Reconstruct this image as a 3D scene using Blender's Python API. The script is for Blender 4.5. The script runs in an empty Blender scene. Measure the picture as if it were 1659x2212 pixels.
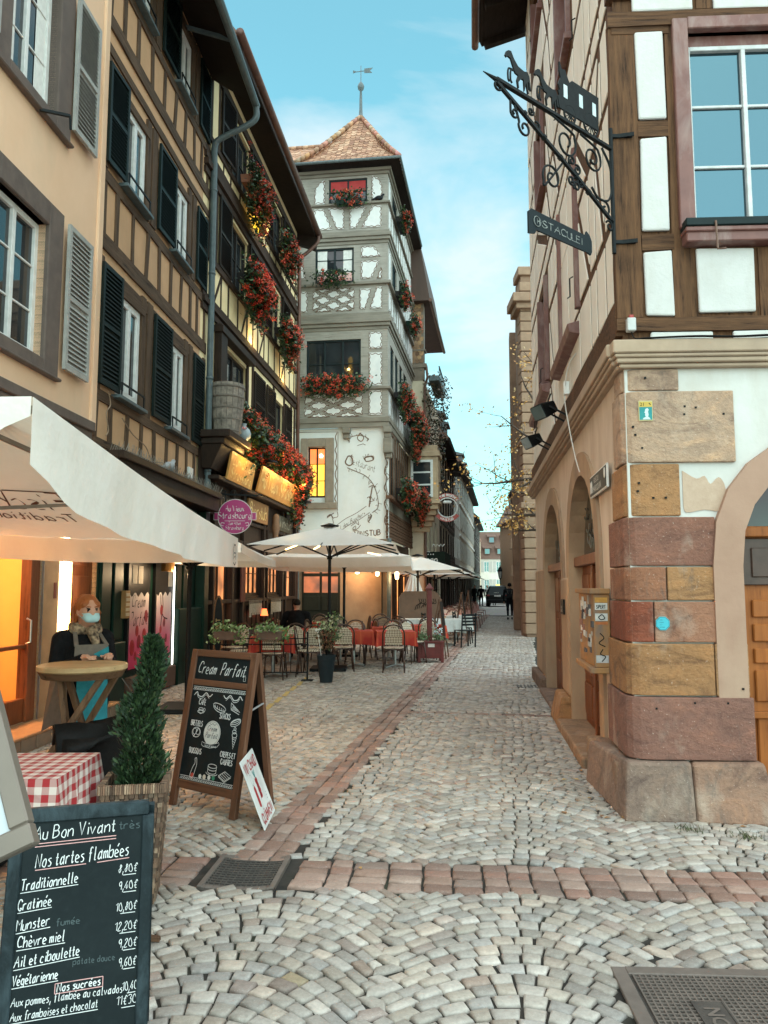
import bpy,math,random
import numpy as np
from mathutils import Vector,Matrix
R = math.radians
random.seed(7)
rng = np.random.default_rng(7)
scene = bpy.context.scene
COL = scene.collection

# ------------------------------------------------------------------ camera
cam_d = bpy.data.cameras.new('camera')
cam = bpy.data.objects.new('camera',cam_d)
COL.objects.link(cam)
cam.location = (0,0,1.6)
cam.rotation_euler = (R(95.7),0,0)
cam_d.sensor_fit = 'HORIZONTAL'
cam_d.sensor_width = 36.0
cam_d.lens = 36.0 * 1640 / 1659
cam_d.clip_start = 0.05
cam_d.clip_end = 3000
scene.camera = cam

# ------------------------------------------------------------------ world, sun, exposure
SUN_EL,SUN_AZ = R(54),R(170)          # azimuth clockwise from +Y: behind the camera's right shoulder, veiled by cloud
w = bpy.data.worlds.new('World')
scene.world = w
w.use_nodes = True
nt = w.node_tree
nt.nodes.clear()
def wn(t,**k):
    n = nt.nodes.new(t)
    for a,b in k.items():
        setattr(n,a,b)
    return n
out = wn('ShaderNodeOutputWorld')
bg = wn('ShaderNodeBackground')
bg.inputs['Strength'].default_value = 0.15
sky = wn('ShaderNodeTexSky',sky_type='NISHITA',sun_disc=False,sun_elevation=SUN_EL,sun_rotation=SUN_AZ)
sky.air_density = 1.0
sky.dust_density = 0.6
sky.ozone_density = 1.6
geo = wn('ShaderNodeNewGeometry')
tint = wn('ShaderNodeMix',data_type='RGBA',blend_type='MULTIPLY')
tint.inputs['Factor'].default_value = 1.0
tint.inputs['B'].default_value = (0.36,0.82,0.60,1)
nt.links.new(sky.outputs['Color'],tint.inputs['A'])
tc = wn('ShaderNodeTexCoord')
mp = wn('ShaderNodeMapping')
mp.inputs['Scale'].default_value = (1.0,1.0,2.6)
mp.inputs['Rotation'].default_value = (0.1,0.35,0.5)
mp.inputs['Location'].default_value = (0.35,0.1,0.05)
nz = wn('ShaderNodeTexNoise')
nz.inputs['Scale'].default_value = 1.9
nz.inputs['Detail'].default_value = 7
nz.inputs['Roughness'].default_value = 0.54
nz.inputs['Distortion'].default_value = 0.35
rmp = wn('ShaderNodeValToRGB')
rmp.color_ramp.elements[0].position = 0.44
rmp.color_ramp.elements[0].color = (0.12,0.12,0.12,1)
rmp.color_ramp.elements[1].position = 0.62
rmp.color_ramp.elements[1].color = (0.88,0.88,0.88,1)
mixc = wn('ShaderNodeMix',data_type='RGBA')
mixc.inputs['B'].default_value = (1.82,2.05,2.14,1)
nt.links.new(tc.outputs['Generated'],mp.inputs['Vector'])
nt.links.new(mp.outputs['Vector'],nz.inputs['Vector'])
nt.links.new(nz.outputs['Fac'],rmp.inputs['Fac'])
nt.links.new(rmp.outputs['Color'],mixc.inputs['Factor'])
nt.links.new(tint.outputs['Result'],mixc.inputs['A'])
nt.links.new(mixc.outputs['Result'],bg.inputs['Color'])
nt.links.new(bg.outputs['Background'],out.inputs['Surface'])

sd = bpy.data.lights.new('sun','SUN')
sd.energy = 1.5
sd.angle = R(150)
sd.color = (1.0,0.93,0.90)
sun = bpy.data.objects.new('sun',sd)
COL.objects.link(sun)
dvec = Vector((math.sin(SUN_AZ) * math.cos(SUN_EL),math.cos(SUN_AZ) * math.cos(SUN_EL),math.sin(SUN_EL)))
sun.rotation_euler = dvec.to_track_quat('Z','Y').to_euler()

scene.view_settings.view_transform = 'Standard'
scene.view_settings.look = 'None'
scene.view_settings.gamma = 1.0
scene.view_settings.use_curve_mapping = False
scene.view_settings.exposure = 1.72
scene.cycles.max_bounces = 6
scene.cycles.diffuse_bounces = 4
scene.cycles.sample_clamp_indirect = 6.0

# ------------------------------------------------------------------ materials
def hexc(h):
    h = h.lstrip('#')
    c = [int(h[i:i + 2],16) / 255 for i in (0,2,4)]
    return tuple((x / 12.92 if x <= 0.04045 else ((x + 0.055) / 1.055) ** 2.4) for x in c)

class NT:
    def __init__(s,m):
        s.t = m.node_tree
        s.t.nodes.clear()
        s.out = s.n('ShaderNodeOutputMaterial')
        s.b = s.n('ShaderNodeBsdfPrincipled')
        s.l(s.b.outputs[0],s.out.inputs[0])
        s.tc = s.n('ShaderNodeTexCoord')
    def n(s,t,**k):
        x = s.t.nodes.new(t)
        for a,b in k.items():
            setattr(x,a,b)
        return x
    def l(s,a,b):
        s.t.links.new(a,b)
    def vec(s,scale=(1,1,1),src='Object',rot=(0,0,0)):
        m = s.n('ShaderNodeMapping')
        m.inputs['Scale'].default_value = scale
        m.inputs['Rotation'].default_value = rot
        s.l(s.tc.outputs[src],m.inputs['Vector'])
        return m.outputs['Vector']
    def noise(s,scale,detail=3,rough=0.5,vec=None,dist=0):
        x = s.n('ShaderNodeTexNoise')
        x.inputs['Scale'].default_value = scale
        x.inputs['Detail'].default_value = detail
        x.inputs['Roughness'].default_value = rough
        x.inputs['Distortion'].default_value = dist
        s.l(vec if vec is not None else s.vec(),x.inputs['Vector'])
        return x.outputs['Fac']
    def ramp(s,fac,stops):
        r = s.n('ShaderNodeValToRGB')
        e = r.color_ramp.elements
        while len(e) < len(stops):
            e.new(0.5)
        for q,(p,c) in zip(e,stops):
            q.position = p
            q.color = (c[0],c[1],c[2],1) if isinstance(c,(tuple,list)) else (c,c,c,1)
        s.l(fac,r.inputs['Fac'])
        return r.outputs['Color']
    def mix(s,fac,a,b,mode='MIX'):
        m = s.n('ShaderNodeMix',data_type='RGBA',blend_type=mode)
        for v,k in ((fac,'Factor'),(a,'A'),(b,'B')):
            i = m.inputs[k]
            if isinstance(v,(int,float)):
                i.default_value = v if k == 'Factor' else (v,v,v,1)
            elif isinstance(v,(tuple,list)):
                i.default_value = (v[0],v[1],v[2],1)
            else:
                s.l(v,i)
        return m.outputs['Result']
    def bump(s,h,strength=0.3,dist=0.01):
        b = s.n('ShaderNodeBump')
        b.inputs['Strength'].default_value = strength
        b.inputs['Distance'].default_value = dist
        s.l(h,b.inputs['Height'])
        s.l(b.outputs[0],s.b.inputs['Normal'])
    def setp(s,**k):
        for a,v in k.items():
            a = a.replace('_',' ')
            i = s.b.inputs[a]
            if isinstance(v,(tuple,list)):
                i.default_value = (v[0],v[1],v[2],1)
            elif isinstance(v,(int,float)):
                i.default_value = v
            else:
                s.l(v,i)

def newmat(name):
    m = bpy.data.materials.new(name)
    m.use_nodes = True
    return m,NT(m)

def M(name,c,c2=None,scale=6,detail=4,rough=0.7,bump=0.25,bscale=None,bdist=0.006,stretch=(1,1,1),metal=0,spec=None,attr=None,stain=None,stain_amt=0.5,stain_scale=1.2):
    """two-tone noisy surface; attr multiplies by a per-face colour attribute"""
    m,t = newmat(name)
    c2 = c2 or tuple(x * 0.72 for x in c)
    if max(c) < 0.06 and not metal:                         # dark paints and cloth: little sheen
        c,c2 = tuple(x * .6 for x in c),tuple(x * .6 for x in c2)
        spec = 0.15 if spec is None else spec
    f = t.noise(scale,detail,0.6,t.vec(stretch))
    col = t.mix(t.ramp(f,[(0.3,0.0),(0.72,1.0)]),c2,c)
    if attr:
        a = t.n('ShaderNodeAttribute')
        a.attribute_name = 'col'
        col = t.mix(1.0,col,a.outputs['Color'],'MULTIPLY')
    if stain:
        g = t.noise(stain_scale,5,0.65,t.vec((1,1,0.35)),0.4)
        g = t.ramp(g,[(0.48,0.0),(0.68,stain_amt)])
        col = t.mix(g,col,stain)
    t.setp(Base_Color=col,Roughness=rough,Metallic=metal)
    if spec is not None:
        t.b.inputs['Specular IOR Level'].default_value = spec
    if bump:
        h = t.noise(bscale or scale * 4,5,0.65,t.vec(stretch))
        t.bump(h,bump,bdist)
    return m

def ATTR(name,rough=0.7,var=0.3,scale=30,bump=0.2,bdist=0.004,spec=None,metal=0):
    m,t = newmat(name)
    a = t.n('ShaderNodeAttribute')
    a.attribute_name = 'col'
    f = t.noise(scale,4,0.6)
    col = t.mix(1.0,a.outputs['Color'],t.ramp(f,[(0.25,1 - var),(0.75,1 + var * 0.5)]),'MULTIPLY')
    t.setp(Base_Color=col,Roughness=rough,Metallic=metal)
    if spec is not None:
        t.b.inputs['Specular IOR Level'].default_value = spec
    if bump:
        t.bump(t.noise(scale * 2.5,4,0.6),bump,bdist)
    return m

def EMIT(name,c,strength,base=(0.1,0.1,0.1),vary=0.0,scale=4):
    m,t = newmat(name)
    if vary:
        f = t.noise(scale,3)
        col = t.mix(t.ramp(f,[(0.3,0.0),(0.7,1.0)]),tuple(x * (1 - vary) for x in c),c)
        t.l(col,t.b.inputs['Emission Color'])
    else:
        t.b.inputs['Emission Color'].default_value = (*c,1)
    t.setp(Base_Color=base,Roughness=0.4,Emission_Strength=strength)
    return m

def TIMBER(name,c,c2,axis=2,rough=0.8,bump=0.6,fine=26):
    """weathered wood, grain along one axis, with checks and worn patches"""
    m,t = newmat(name)
    sc = [fine,fine,fine]
    sc[axis] = fine / 14
    f = t.noise(1.0,6,0.7,t.vec(tuple(sc)),0.3)
    g = t.noise(2.3,4,0.6)
    col = t.mix(t.ramp(f,[(0.3,0.0),(0.66,1.0)]),c2,c)
    col = t.mix(t.ramp(g,[(0.45,0.0),(0.75,0.45)]),col,tuple(x * 1.35 for x in c))
    crack = t.ramp(f,[(0.30,0.25),(0.40,1.0)])
    col = t.mix(1.0,col,crack,'MULTIPLY')
    t.setp(Base_Color=col,Roughness=rough,Specular_IOR_Level=.2)
    t.bump(f,bump,0.012)
    return m

def GLASS(name,c=(0.015,0.018,0.02),refl=0.55,rough=0.03):
    m,t = newmat(name)
    f = t.noise(1.3,2)
    t.setp(Base_Color=t.mix(t.ramp(f,[(0.35,0.0),(0.7,1.0)]),c,tuple(x * 2.2 for x in c)),Roughness=rough,IOR=1.5)
    t.b.inputs['Specular IOR Level'].default_value = refl
    t.bump(t.noise(2.5,2),0.04,0.02)
    return m

MT = {}
MT['black'] = M('black_paint',(0.016,0.017,0.018),scale=20,rough=0.45,bump=0.1)
MT['iron'] = M('wrought_iron',(0.02,0.026,0.028),(0.012,0.014,0.015),scale=25,rough=0.55,bump=0.3,bdist=0.002)
MT['glass_dark'] = GLASS('window_glass_dark')
MT['glass_sky'] = None
mm,tt = newmat('window_glass_sky')
tt.setp(Base_Color=(0.085,0.14,0.165),Roughness=0.03,Metallic=0.9)
tt.bump(tt.noise(1.6,2),0.05,0.03)
MT['glass_sky'] = mm
MT['white_paint'] = M('white_paint',(0.78,0.77,0.74),(0.62,0.61,0.58),scale=9,rough=0.5,bump=0.15)
MT['zinc'] = M('painted_zinc',(0.10,0.13,0.135),(0.06,0.08,0.085),scale=8,rough=0.5,bump=0.15)

# ------------------------------------------------------------------ mesh builder
class MB:
    def __init__(s):
        s.v,s.f,s.c,s.m = [],[],[],[]
        s.M = None
    def add(s,vs,fs,col=(1,1,1),mi=0):
        o = len(s.v)
        if s.M is not None:
            vs = [tuple(s.M @ Vector(p)) for p in vs]
        s.v += [tuple(p) for p in vs]
        for f in fs:
            s.f.append(tuple(i + o for i in f))
            s.c.append(col)
            s.m.append(mi)
        return s
    def quad(s,a,b,c,d,**k):
        return s.add([a,b,c,d],[(0,1,2,3)],**k)
    def box(s,x0,x1,y0,y1,z0,z1,**k):
        vs = [(x0,y0,z0),(x1,y0,z0),(x1,y1,z0),(x0,y1,z0),(x0,y0,z1),(x1,y0,z1),(x1,y1,z1),(x0,y1,z1)]
        return s.add(vs,[(0,3,2,1),(4,5,6,7),(0,1,5,4),(1,2,6,5),(2,3,7,6),(3,0,4,7)],**k)
    def hexa(s,b,t,**k):
        """b, t: four bottom and four top corners, counter-clockwise from above"""
        return s.add(list(b) + list(t),[(3,2,1,0),(4,5,6,7),(0,1,5,4),(1,2,6,5),(2,3,7,6),(3,0,4,7)],**k)
    def prism(s,poly,y0,y1,**k):
        """poly of (x, z), extruded along y (front y0)"""
        n = len(poly)
        vs = [(x,y0,z) for x,z in poly] + [(x,y1,z) for x,z in poly]
        fs = [tuple(range(n)),tuple(range(2 * n - 1,n - 1,-1))]
        fs += [(i,i + n,(i + 1) % n + n,(i + 1) % n) for i in range(n)]
        return s.add(vs,fs,**k)
    def bar(s,p,q,w,h=None,up=(0,0,1),**k):
        p,q = Vector(p),Vector(q)
        h = h or w
        d = (q - p).normalized()
        u = Vector(up)
        if abs(d.dot(u)) > 0.98:
            u = Vector((0,1,0))
        a = d.cross(u).normalized()
        b = a.cross(d).normalized()
        c = [(-w / 2,-h / 2),(w / 2,-h / 2),(w / 2,h / 2),(-w / 2,h / 2)]
        vs = [tuple(p + a * x + b * y) for x,y in c] + [tuple(q + a * x + b * y) for x,y in c]
        return s.add(vs,[(0,1,2,3),(7,6,5,4),(0,4,5,1),(1,5,6,2),(2,6,7,3),(3,7,4,0)],**k)
    def tube(s,pts,r,n=8,closed=False,**k):
        pts = [Vector(p) for p in pts]
        N = len(pts)
        rs = r if isinstance(r,(list,tuple)) else [r] * N
        vs,fs = [],[]
        prev = None
        for i,p in enumerate(pts):
            if closed:
                d = pts[(i + 1) % N] - pts[i - 1]
            else:
                d = pts[min(i + 1,N - 1)] - pts[max(i - 1,0)]
            d = d.normalized() if d.length > 1e-9 else Vector((0,0,1))
            if prev is None:
                u = Vector((0,0,1)) if abs(d.z) < 0.9 else Vector((1,0,0))
            else:
                u = prev
            a = (u - d * u.dot(d))
            a = a.normalized() if a.length > 1e-6 else d.orthogonal().normalized()
            prev = a
            b = d.cross(a)
            for j in range(n):
                t = 2 * math.pi * j / n
                vs.append(tuple(p + (a * math.cos(t) + b * math.sin(t)) * rs[i]))
        m = N if closed else N - 1
        for i in range(m):
            for j in range(n):
                i2 = (i + 1) % N
                fs.append((i * n + j,i * n + (j + 1) % n,i2 * n + (j + 1) % n,i2 * n + j))
        if not closed:
            fs.append(tuple(range(n - 1,-1,-1)))
            fs.append(tuple((N - 1) * n + j for j in range(n)))
        return s.add(vs,fs,**k)
    def lathe(s,prof,n=20,c=(0,0,0),cap=True,**k):
        """prof: (r, z) from bottom to top"""
        vs,fs = [],[]
        for r,z in prof:
            for j in range(n):
                t = 2 * math.pi * j / n
                vs.append((c[0] + r * math.cos(t),c[1] + r * math.sin(t),c[2] + z))
        for i in range(len(prof) - 1):
            for j in range(n):
                fs.append((i * n + j,i * n + (j + 1) % n,(i + 1) * n + (j + 1) % n,(i + 1) * n + j))
        if cap:
            fs.append(tuple(range(n - 1,-1,-1)))
            fs.append(tuple((len(prof) - 1) * n + j for j in range(n)))
        return s.add(vs,fs,**k)

def mesh_from(name,mb,mats,smooth=False):
    me = bpy.data.meshes.new(name)
    me.from_pydata(mb.v,[],mb.f)
    mats = mats if isinstance(mats,(list,tuple)) else [mats]
    for m in mats:
        me.materials.append(m)
    if len(mats) > 1:
        me.polygons.foreach_set('material_index',mb.m)
    if any(c != (1,1,1) for c in mb.c):
        a = me.attributes.new('col','FLOAT_COLOR','CORNER')
        arr = []
        for f,c in zip(mb.f,mb.c):
            arr += [c[0],c[1],c[2],1.0] * len(f)
        a.data.foreach_set('color',arr)
    if smooth:
        me.polygons.foreach_set('use_smooth',[True] * len(me.polygons))
    me.update()
    return me

def ob_each(name,mb,mats,parent,gap=.05,**k):
    """one object for each separate piece of the builder"""
    n = len(mb.v)
    par = list(range(n))
    def find(i):
        while par[i] != i:
            par[i] = par[par[i]]
            i = par[i]
        return i
    for f in mb.f:
        for i in f[1:]:
            par[find(i)] = find(f[0])
    g = {}
    for i in range(n):
        g.setdefault(find(i),[]).append(i)
    cl = []
    for idx in g.values():
        P = [mb.v[i] for i in idx]
        cl.append([set(idx),[min(p[a] for p in P) - gap / 2 for a in range(3)],[max(p[a] for p in P) + gap / 2 for a in range(3)]])
    ch = True
    while ch:
        ch = False
        for i in range(len(cl)):
            for j in range(i + 1,len(cl)):
                if all(cl[i][1][a] <= cl[j][2][a] and cl[j][1][a] <= cl[i][2][a] for a in range(3)):
                    cl[i] = [cl[i][0] | cl[j][0],[min(a,b) for a,b in zip(cl[i][1],cl[j][1])],[max(a,b) for a,b in zip(cl[i][2],cl[j][2])]]
                    del cl[j]
                    ch = True
                    break
            if ch:
                break
    for c in cl:
        s = MB()
        mp = {}
        for f,col in zip(mb.f,mb.c):
            if f[0] in c[0]:
                q = []
                for i in f:
                    if i not in mp:
                        mp[i] = len(s.v)
                        s.v.append(mb.v[i])
                    q.append(mp[i])
                s.f.append(tuple(q))
                s.c.append(col)
                s.m.append(0)
        o = ob(name,s,mats,parent,**k)
    return o

def ob(name,mb,mats,parent=None,loc=(0,0,0),rot=(0,0,0),smooth=False,bev=0,seg=1,**tags):
    me = mb if isinstance(mb,bpy.types.Mesh) else mesh_from(name,mb,mats,smooth)
    o = bpy.data.objects.new(name,me)
    COL.objects.link(o)
    o.location,o.rotation_euler = loc,rot
    if parent:
        o.parent = parent
    if bev:
        b = o.modifiers.new('bevel','BEVEL')
        b.width,b.segments,b.limit_method,b.angle_limit = bev,seg,'ANGLE',R(40)
    for k,v in tags.items():
        o[k] = v
    return o

def thing(name,label,cat,loc=(0,0,0),rz=0,group=None,kind=None):
    o = bpy.data.objects.new(name,None)
    COL.objects.link(o)
    o.empty_display_size = 0.1
    o.location,o.rotation_euler = loc,(0,0,rz)
    o['label'],o['category'] = label,cat
    if group:
        o['group'] = group
    if kind:
        o['kind'] = kind
    return o

def tag(o,label,cat,group=None):
    o['label'],o['category'] = label,cat
    if group:
        o['group'] = group
    return o

def dup(root,loc,rz,label,group=None):
    r = root.copy()
    COL.objects.link(r)
    r.location,r.rotation_euler = loc,(0,0,rz)
    r['label'] = label
    if group:
        r['group'] = group
    for ch in list(root.children):
        c = ch.copy()
        COL.objects.link(c)
        c.parent = r
        for g in list(ch.children):
            d = g.copy()
            COL.objects.link(d)
            d.parent = c
    return r

def smoothpts(pts,n=6):
    """Catmull-Rom through 2-D or 3-D points"""
    P = [Vector(p) for p in pts]
    if len(P) < 3:
        return P
    P = [P[0] * 2 - P[1]] + P + [P[-1] * 2 - P[-2]]
    out = []
    for i in range(1,len(P) - 2):
        a,b,c,d = P[i - 1:i + 3]
        for j in range(n):
            t = j / n
            out.append(0.5 * ((2 * b) + (c - a) * t + (2 * a - 5 * b + 4 * c - d) * t * t + (3 * b - a - 3 * c + d) * t ** 3))
    out.append(P[-2])
    return out

# ------------------------------------------------------------------ lettering
def text_mb(mb,s,size,x=0,z=0,y=-0.003,align='LEFT',shear=0,sx=1.0,col=(1,1,1),ext=0.0015,bold=0,mi=0,T=None):
    """set words with the built-in face; lies in the local x-z plane, front towards -y"""
    cu = bpy.data.curves.new('t','FONT')
    cu.body = s
    cu.size = size
    cu.align_x = align
    cu.shear = shear
    cu.offset = bold
    cu.resolution_u = 2
    o = bpy.data.objects.new('t',cu)
    COL.objects.link(o)
    dg = bpy.context.evaluated_depsgraph_get()
    me = bpy.data.meshes.new_from_object(o.evaluated_get(dg))
    bpy.data.objects.remove(o)
    bpy.data.curves.remove(cu)
    vs = []
    for v in me.vertices:
        p = (v.co.x * sx + x,v.co.y + z)
        if T:
            p = T(p[0],p[1])
        vs.append((p[0],y,p[1]) if len(p) == 2 else p)
    mb.add(vs,[tuple(p.vertices) for p in me.polygons],col=col,mi=mi)
    bpy.data.meshes.remove(me)
    return mb

GL = {  # single-stroke hand: two hex digits per point (x, y+3), ';' lifts, '~' rounds the stroke
 'A': '036c93;1777','B': '0c03;~0c4c6a4808;~0858765403','C': '~9a7c3c1917347494','D': '0c03;~0c4c8a854303','E': '6c0c0363;0858','F': '6c0c03;0858',
 'G': '~8a6c3c1917346385;8555','N': '030c737c','M': '030c488c83','P': '030c;~0c5c6a5807','R': '030c;~0c5c6a5807;3763','S': '~7b4c1a388664331405','T': '0c8c;4c43','V': '0c437c',
 'L': '0c0363','U': '~0c053353656c','Z': '0c7c0363','O': '~4c1a154373867a4c','I': '2c23','K': '0c03;7c07;2873','H': '0c03;6c63;0868','W': '0c23486378'+'8c','X': '0c73;7c03','Q': '~4c1a154373867a4c;5583','J': '~6c653324',
 'a': '~674827143365;696373','b': '0c03;~073868643304','c': '~673816143363','d': '~673816143365;6c63','e': '~1566573817143363','f': '~6b5c3b3632;1858','g': '~673816143364;68612101','h': '0c03;~0638586663',
 'i': '2823;2b2a','k': '0c03;5805;2653','l': '~2c242343','m': '0803;~06283733;~36586763','n': '0803;~0638586663','o': '~3816143353665838','p': '0800;~073868643304','q': '~673816143364;6860','r': '0803;~062858','s': '~583817554313',
 't': '~2b243344;0848','u': '~0804234355;5853','v': '083368','w': '0823386388','x': '0863;6803','z': '08680363','y': '0834;6811',
 '0': '~4c1a154373864c','1': '0a4c43','2': '~1a3c5c6a480363','3': '~0b3c6b48675313','4': '5c0575;5853','5': '6c1c18;~18487653231 4'.replace(' ',''),'6': '~6c291533536637','8': '~483a4c6a4816335648','9': '~69371a4c6a63',',': '2410','€': '~8a6c4a364373;1969;1666','*': '0537;1824;0634',':': '2726;2423','-': '0656',
}
def hand(mb,s,x,z,h,y=-0.003,w=0.0025,slant=0.0,col=(1,1,1),sx=1.0,gap=1.3,T=None,pen=None,mi=0,jit=0.0,rg=random.Random(3)):
    """chalk or brush writing as ribbons; returns the end x"""
    k = h / 9.0
    ACC = {'é': ('e','4a6c'),'è': ('e','2c4a'),'ê': ('e','2a4c6a'),'É': ('E','3d5f'),'Ü': ('U','2d2e;5d5e'),'ü': ('u','1a1b;4a4b')}
    for ch in s:
        if ch == ' ':
            x += 4.5 * k * sx
            continue
        ch,acc = ACC.get(ch,(ch,''))
        g = GL.get(ch) or GL.get(ch.lower()) or GL.get(ch.upper()) or ''
        mx = 0
        oy = rg.uniform(-jit,jit)
        for st in (g + (';' + acc if acc else '')).split(';'):
            rnd = st.startswith('~')
            st = st.lstrip('~').replace(',','').replace(' ','')
            P = []
            for i in range(0,len(st) - 1,2):
                a,b = int(st[i],16),int(st[i + 1],16)
                mx = max(mx,a)
                P.append((a,b - 3))
            if len(P) < 2:
                continue
            if rnd:
                P = [(p[0],p[1]) for p in smoothpts([(a,b) for a,b in P],4)]
            Q = [(x + (a * sx + b * slant) * k,z + b * k + oy) for a,b in P]
            n = len(Q)
            vs = []
            for i in range(n):
                dx = Q[min(i + 1,n - 1)][0] - Q[max(i - 1,0)][0]
                dz = Q[min(i + 1,n - 1)][1] - Q[max(i - 1,0)][1]
                L = math.hypot(dx,dz) or 1
                if pen:
                    nx,nz = pen
                    e = 0.35 * w
                    nx,nz = nx * w - dz / L * e,nz * w + dx / L * e
                else:
                    nx,nz = -dz / L * w,dx / L * w
                vs += [(Q[i][0] + nx,Q[i][1] + nz),(Q[i][0] - nx,Q[i][1] - nz)]
            if T:
                vs = [T(*p) for p in vs]
            vs = [(p[0],y,p[1]) if len(p) == 2 else p for p in vs]
            mb.add(vs,[(2 * i,2 * i + 1,2 * i + 3,2 * i + 2) for i in range(n - 1)],col=col,mi=mi)
        x += (mx * sx + gap * 1.3) * k
    return x
def fit(mb,s,x0,x1,z,h,**k):
    tmp = MB()
    e = hand(tmp,s,0,0,h,sx=.7,w=.001)
    q = (x1 - x0) / e
    hand(mb,s,x0,z,h,sx=.7 * q,gap=1.3 * q,**k)
def line(mb,pts,w,y=-0.003,col=(1,1,1),mi=0,T=None,rnd=False):
    Q = [(p[0],p[1]) for p in (smoothpts(pts,5) if rnd else pts)]
    n = len(Q)
    vs = []
    for i in range(n):
        dx = Q[min(i + 1,n - 1)][0] - Q[max(i - 1,0)][0]
        dz = Q[min(i + 1,n - 1)][1] - Q[max(i - 1,0)][1]
        L = math.hypot(dx,dz) or 1
        vs += [(Q[i][0] - dz / L * w,Q[i][1] + dx / L * w),(Q[i][0] + dz / L * w,Q[i][1] - dx / L * w)]
    if T:
        vs = [T(*p) for p in vs]
    vs = [(p[0],y,p[1]) if len(p) == 2 else p for p in vs]
    mb.add(vs,[(2 * i,2 * i + 1,2 * i + 3,2 * i + 2) for i in range(n - 1)],col=col,mi=mi)

# ------------------------------------------------------------------ ground: bedding, granite setts in segmental arcs, red sandstone courses
SD = (0.167,1.0)                                            # the street's heading
STRIP = [((-0.91,4.73),0.168,0.34)]
def strip_x(y):                                              # left edge of the lengthwise sandstone course
    return -0.91 + 0.168 * (y - 4.73)
def cross_y(x):                                              # middle of the crosswise course
    return 4.48 - 0.08 * (x + 0.6)
def right_x(y):                                              # foot of the walls on the right
    if y < 5.5:
        return 1.75 + (5.5 - y) * 4
    return 1.80 + 0.112 * (y - 5.56) if y < 15 else 2.85 + min(0.19 * (y - 15),1.75 + .15 * (y - 24))
def left_x(y):
    if y < 14.3:
        return -4.0 + 0.058 * (y - 9.5)
    if y < 23.4:
        return -3.5 + 0.098 * (y - 14.3)
    return 0.1 + 0.16 * (y - 23.3)

m,t = newmat('paving_bed')
f = t.noise(9,5)
g = t.noise(1.1,4)
c = t.mix(t.ramp(f,[(0.3,0),(0.7,1)]),(0.012,0.010,0.008),(0.04,0.032,0.025))
c = t.mix(t.ramp(g,[(0.52,0),(0.7,0.75)]),c,(0.03,0.042,0.012))
far = t.noise(5.0,4,0.7)
t.setp(Base_Color=c,Roughness=0.95)
t.bump(f,0.6,0.02)
BED = m
m,t = newmat('granite_setts')
a = t.n('ShaderNodeAttribute')
a.attribute_name = 'col'
f1 = t.noise(55,5,0.7)
f2 = t.noise(7,4,0.6)
f3 = t.noise(0.45,4,0.6)
c = t.mix(1.0,a.outputs['Color'],t.ramp(f1,[(0.25,0.72),(0.75,1.12)]),'MULTIPLY')
c = t.mix(1.0,c,t.ramp(f2,[(0.3,0.82),(0.7,1.08)]),'MULTIPLY')
c = t.mix(1.0,c,t.ramp(f3,[(0.32,0.74),(0.68,1.08)]),'MULTIPLY')
speck = t.ramp(t.noise(170,2,0.5),[(0.62,0.0),(0.7,0.35)])
c = t.mix(speck,c,(0.55,0.53,0.5))
t.setp(Base_Color=c,Roughness=t.ramp(f2,[(0.3,0.5),(0.7,0.75)]))
t.bump(t.noise(38,5,0.7),0.5,0.008)
SETT = m
mb = MB()
mb.quad((-400,-60,-0.03),(400,-60,-0.03),(400,900,-0.03),(-400,900,-0.03))
m,t = newmat('distant_ground')
v = t.n('ShaderNodeTexVoronoi')
v.inputs['Scale'].default_value = 8
t.l(t.vec(),v.inputs['Vector'])
t.setp(Base_Color=t.mix(0.35,(0.62,0.58,0.54),v.outputs['Color'],'MULTIPLY'),Roughness=0.85)
ob('ground',mb,m,kind='structure')
mb = MB()
mb.quad((-9,-2,-0.016),(9,-2,-0.016),(17,45,-0.016),(-4,45,-0.016))
ob('paving_bed',mb,BED,kind='structure')

def in_drain(x,y):
    return (-0.985 < x < -0.572 and 4.25 < y < 4.72) or (0.93 < x < 1.95 and 2.55 < y < 3.37)
def zone(x,y):
    if in_drain(x,y):
        return None
    sx = strip_x(y)
    if abs(y - cross_y(x)) < 0.215 and x > -2.4:
        return 'cross'
    if y > cross_y(x) and sx < x < sx + 0.35:
        return 'strip'
    if y > cross_y(x) + 0.1:
        for yy in (9.95,15.4,19.3,25.0):
            if abs(y + 0.17 * (x - 1) - yy) < 0.065 and x > sx:
                return 'thin'
    return 'arc'
GRANITE = ['#b3aea6','#aaa49b','#b9b4ac','#a39d94','#b0a89c','#9f9a93','#bcb6ad','#aba296','#b6aa9d','#a8a5a0']
GRANITE = [tuple(x * q for x,q in zip(hexc(h),(1.17,1.11,1.085))) for h in GRANITE]
REDS = [tuple(x * 1.0 for x in hexc(h)) for h in ['#a5887a','#987a6b','#8f7062','#ab9082','#9a8276','#a27d6e','#8b7064']]
sv,sf,sc = [],[],[]
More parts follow.
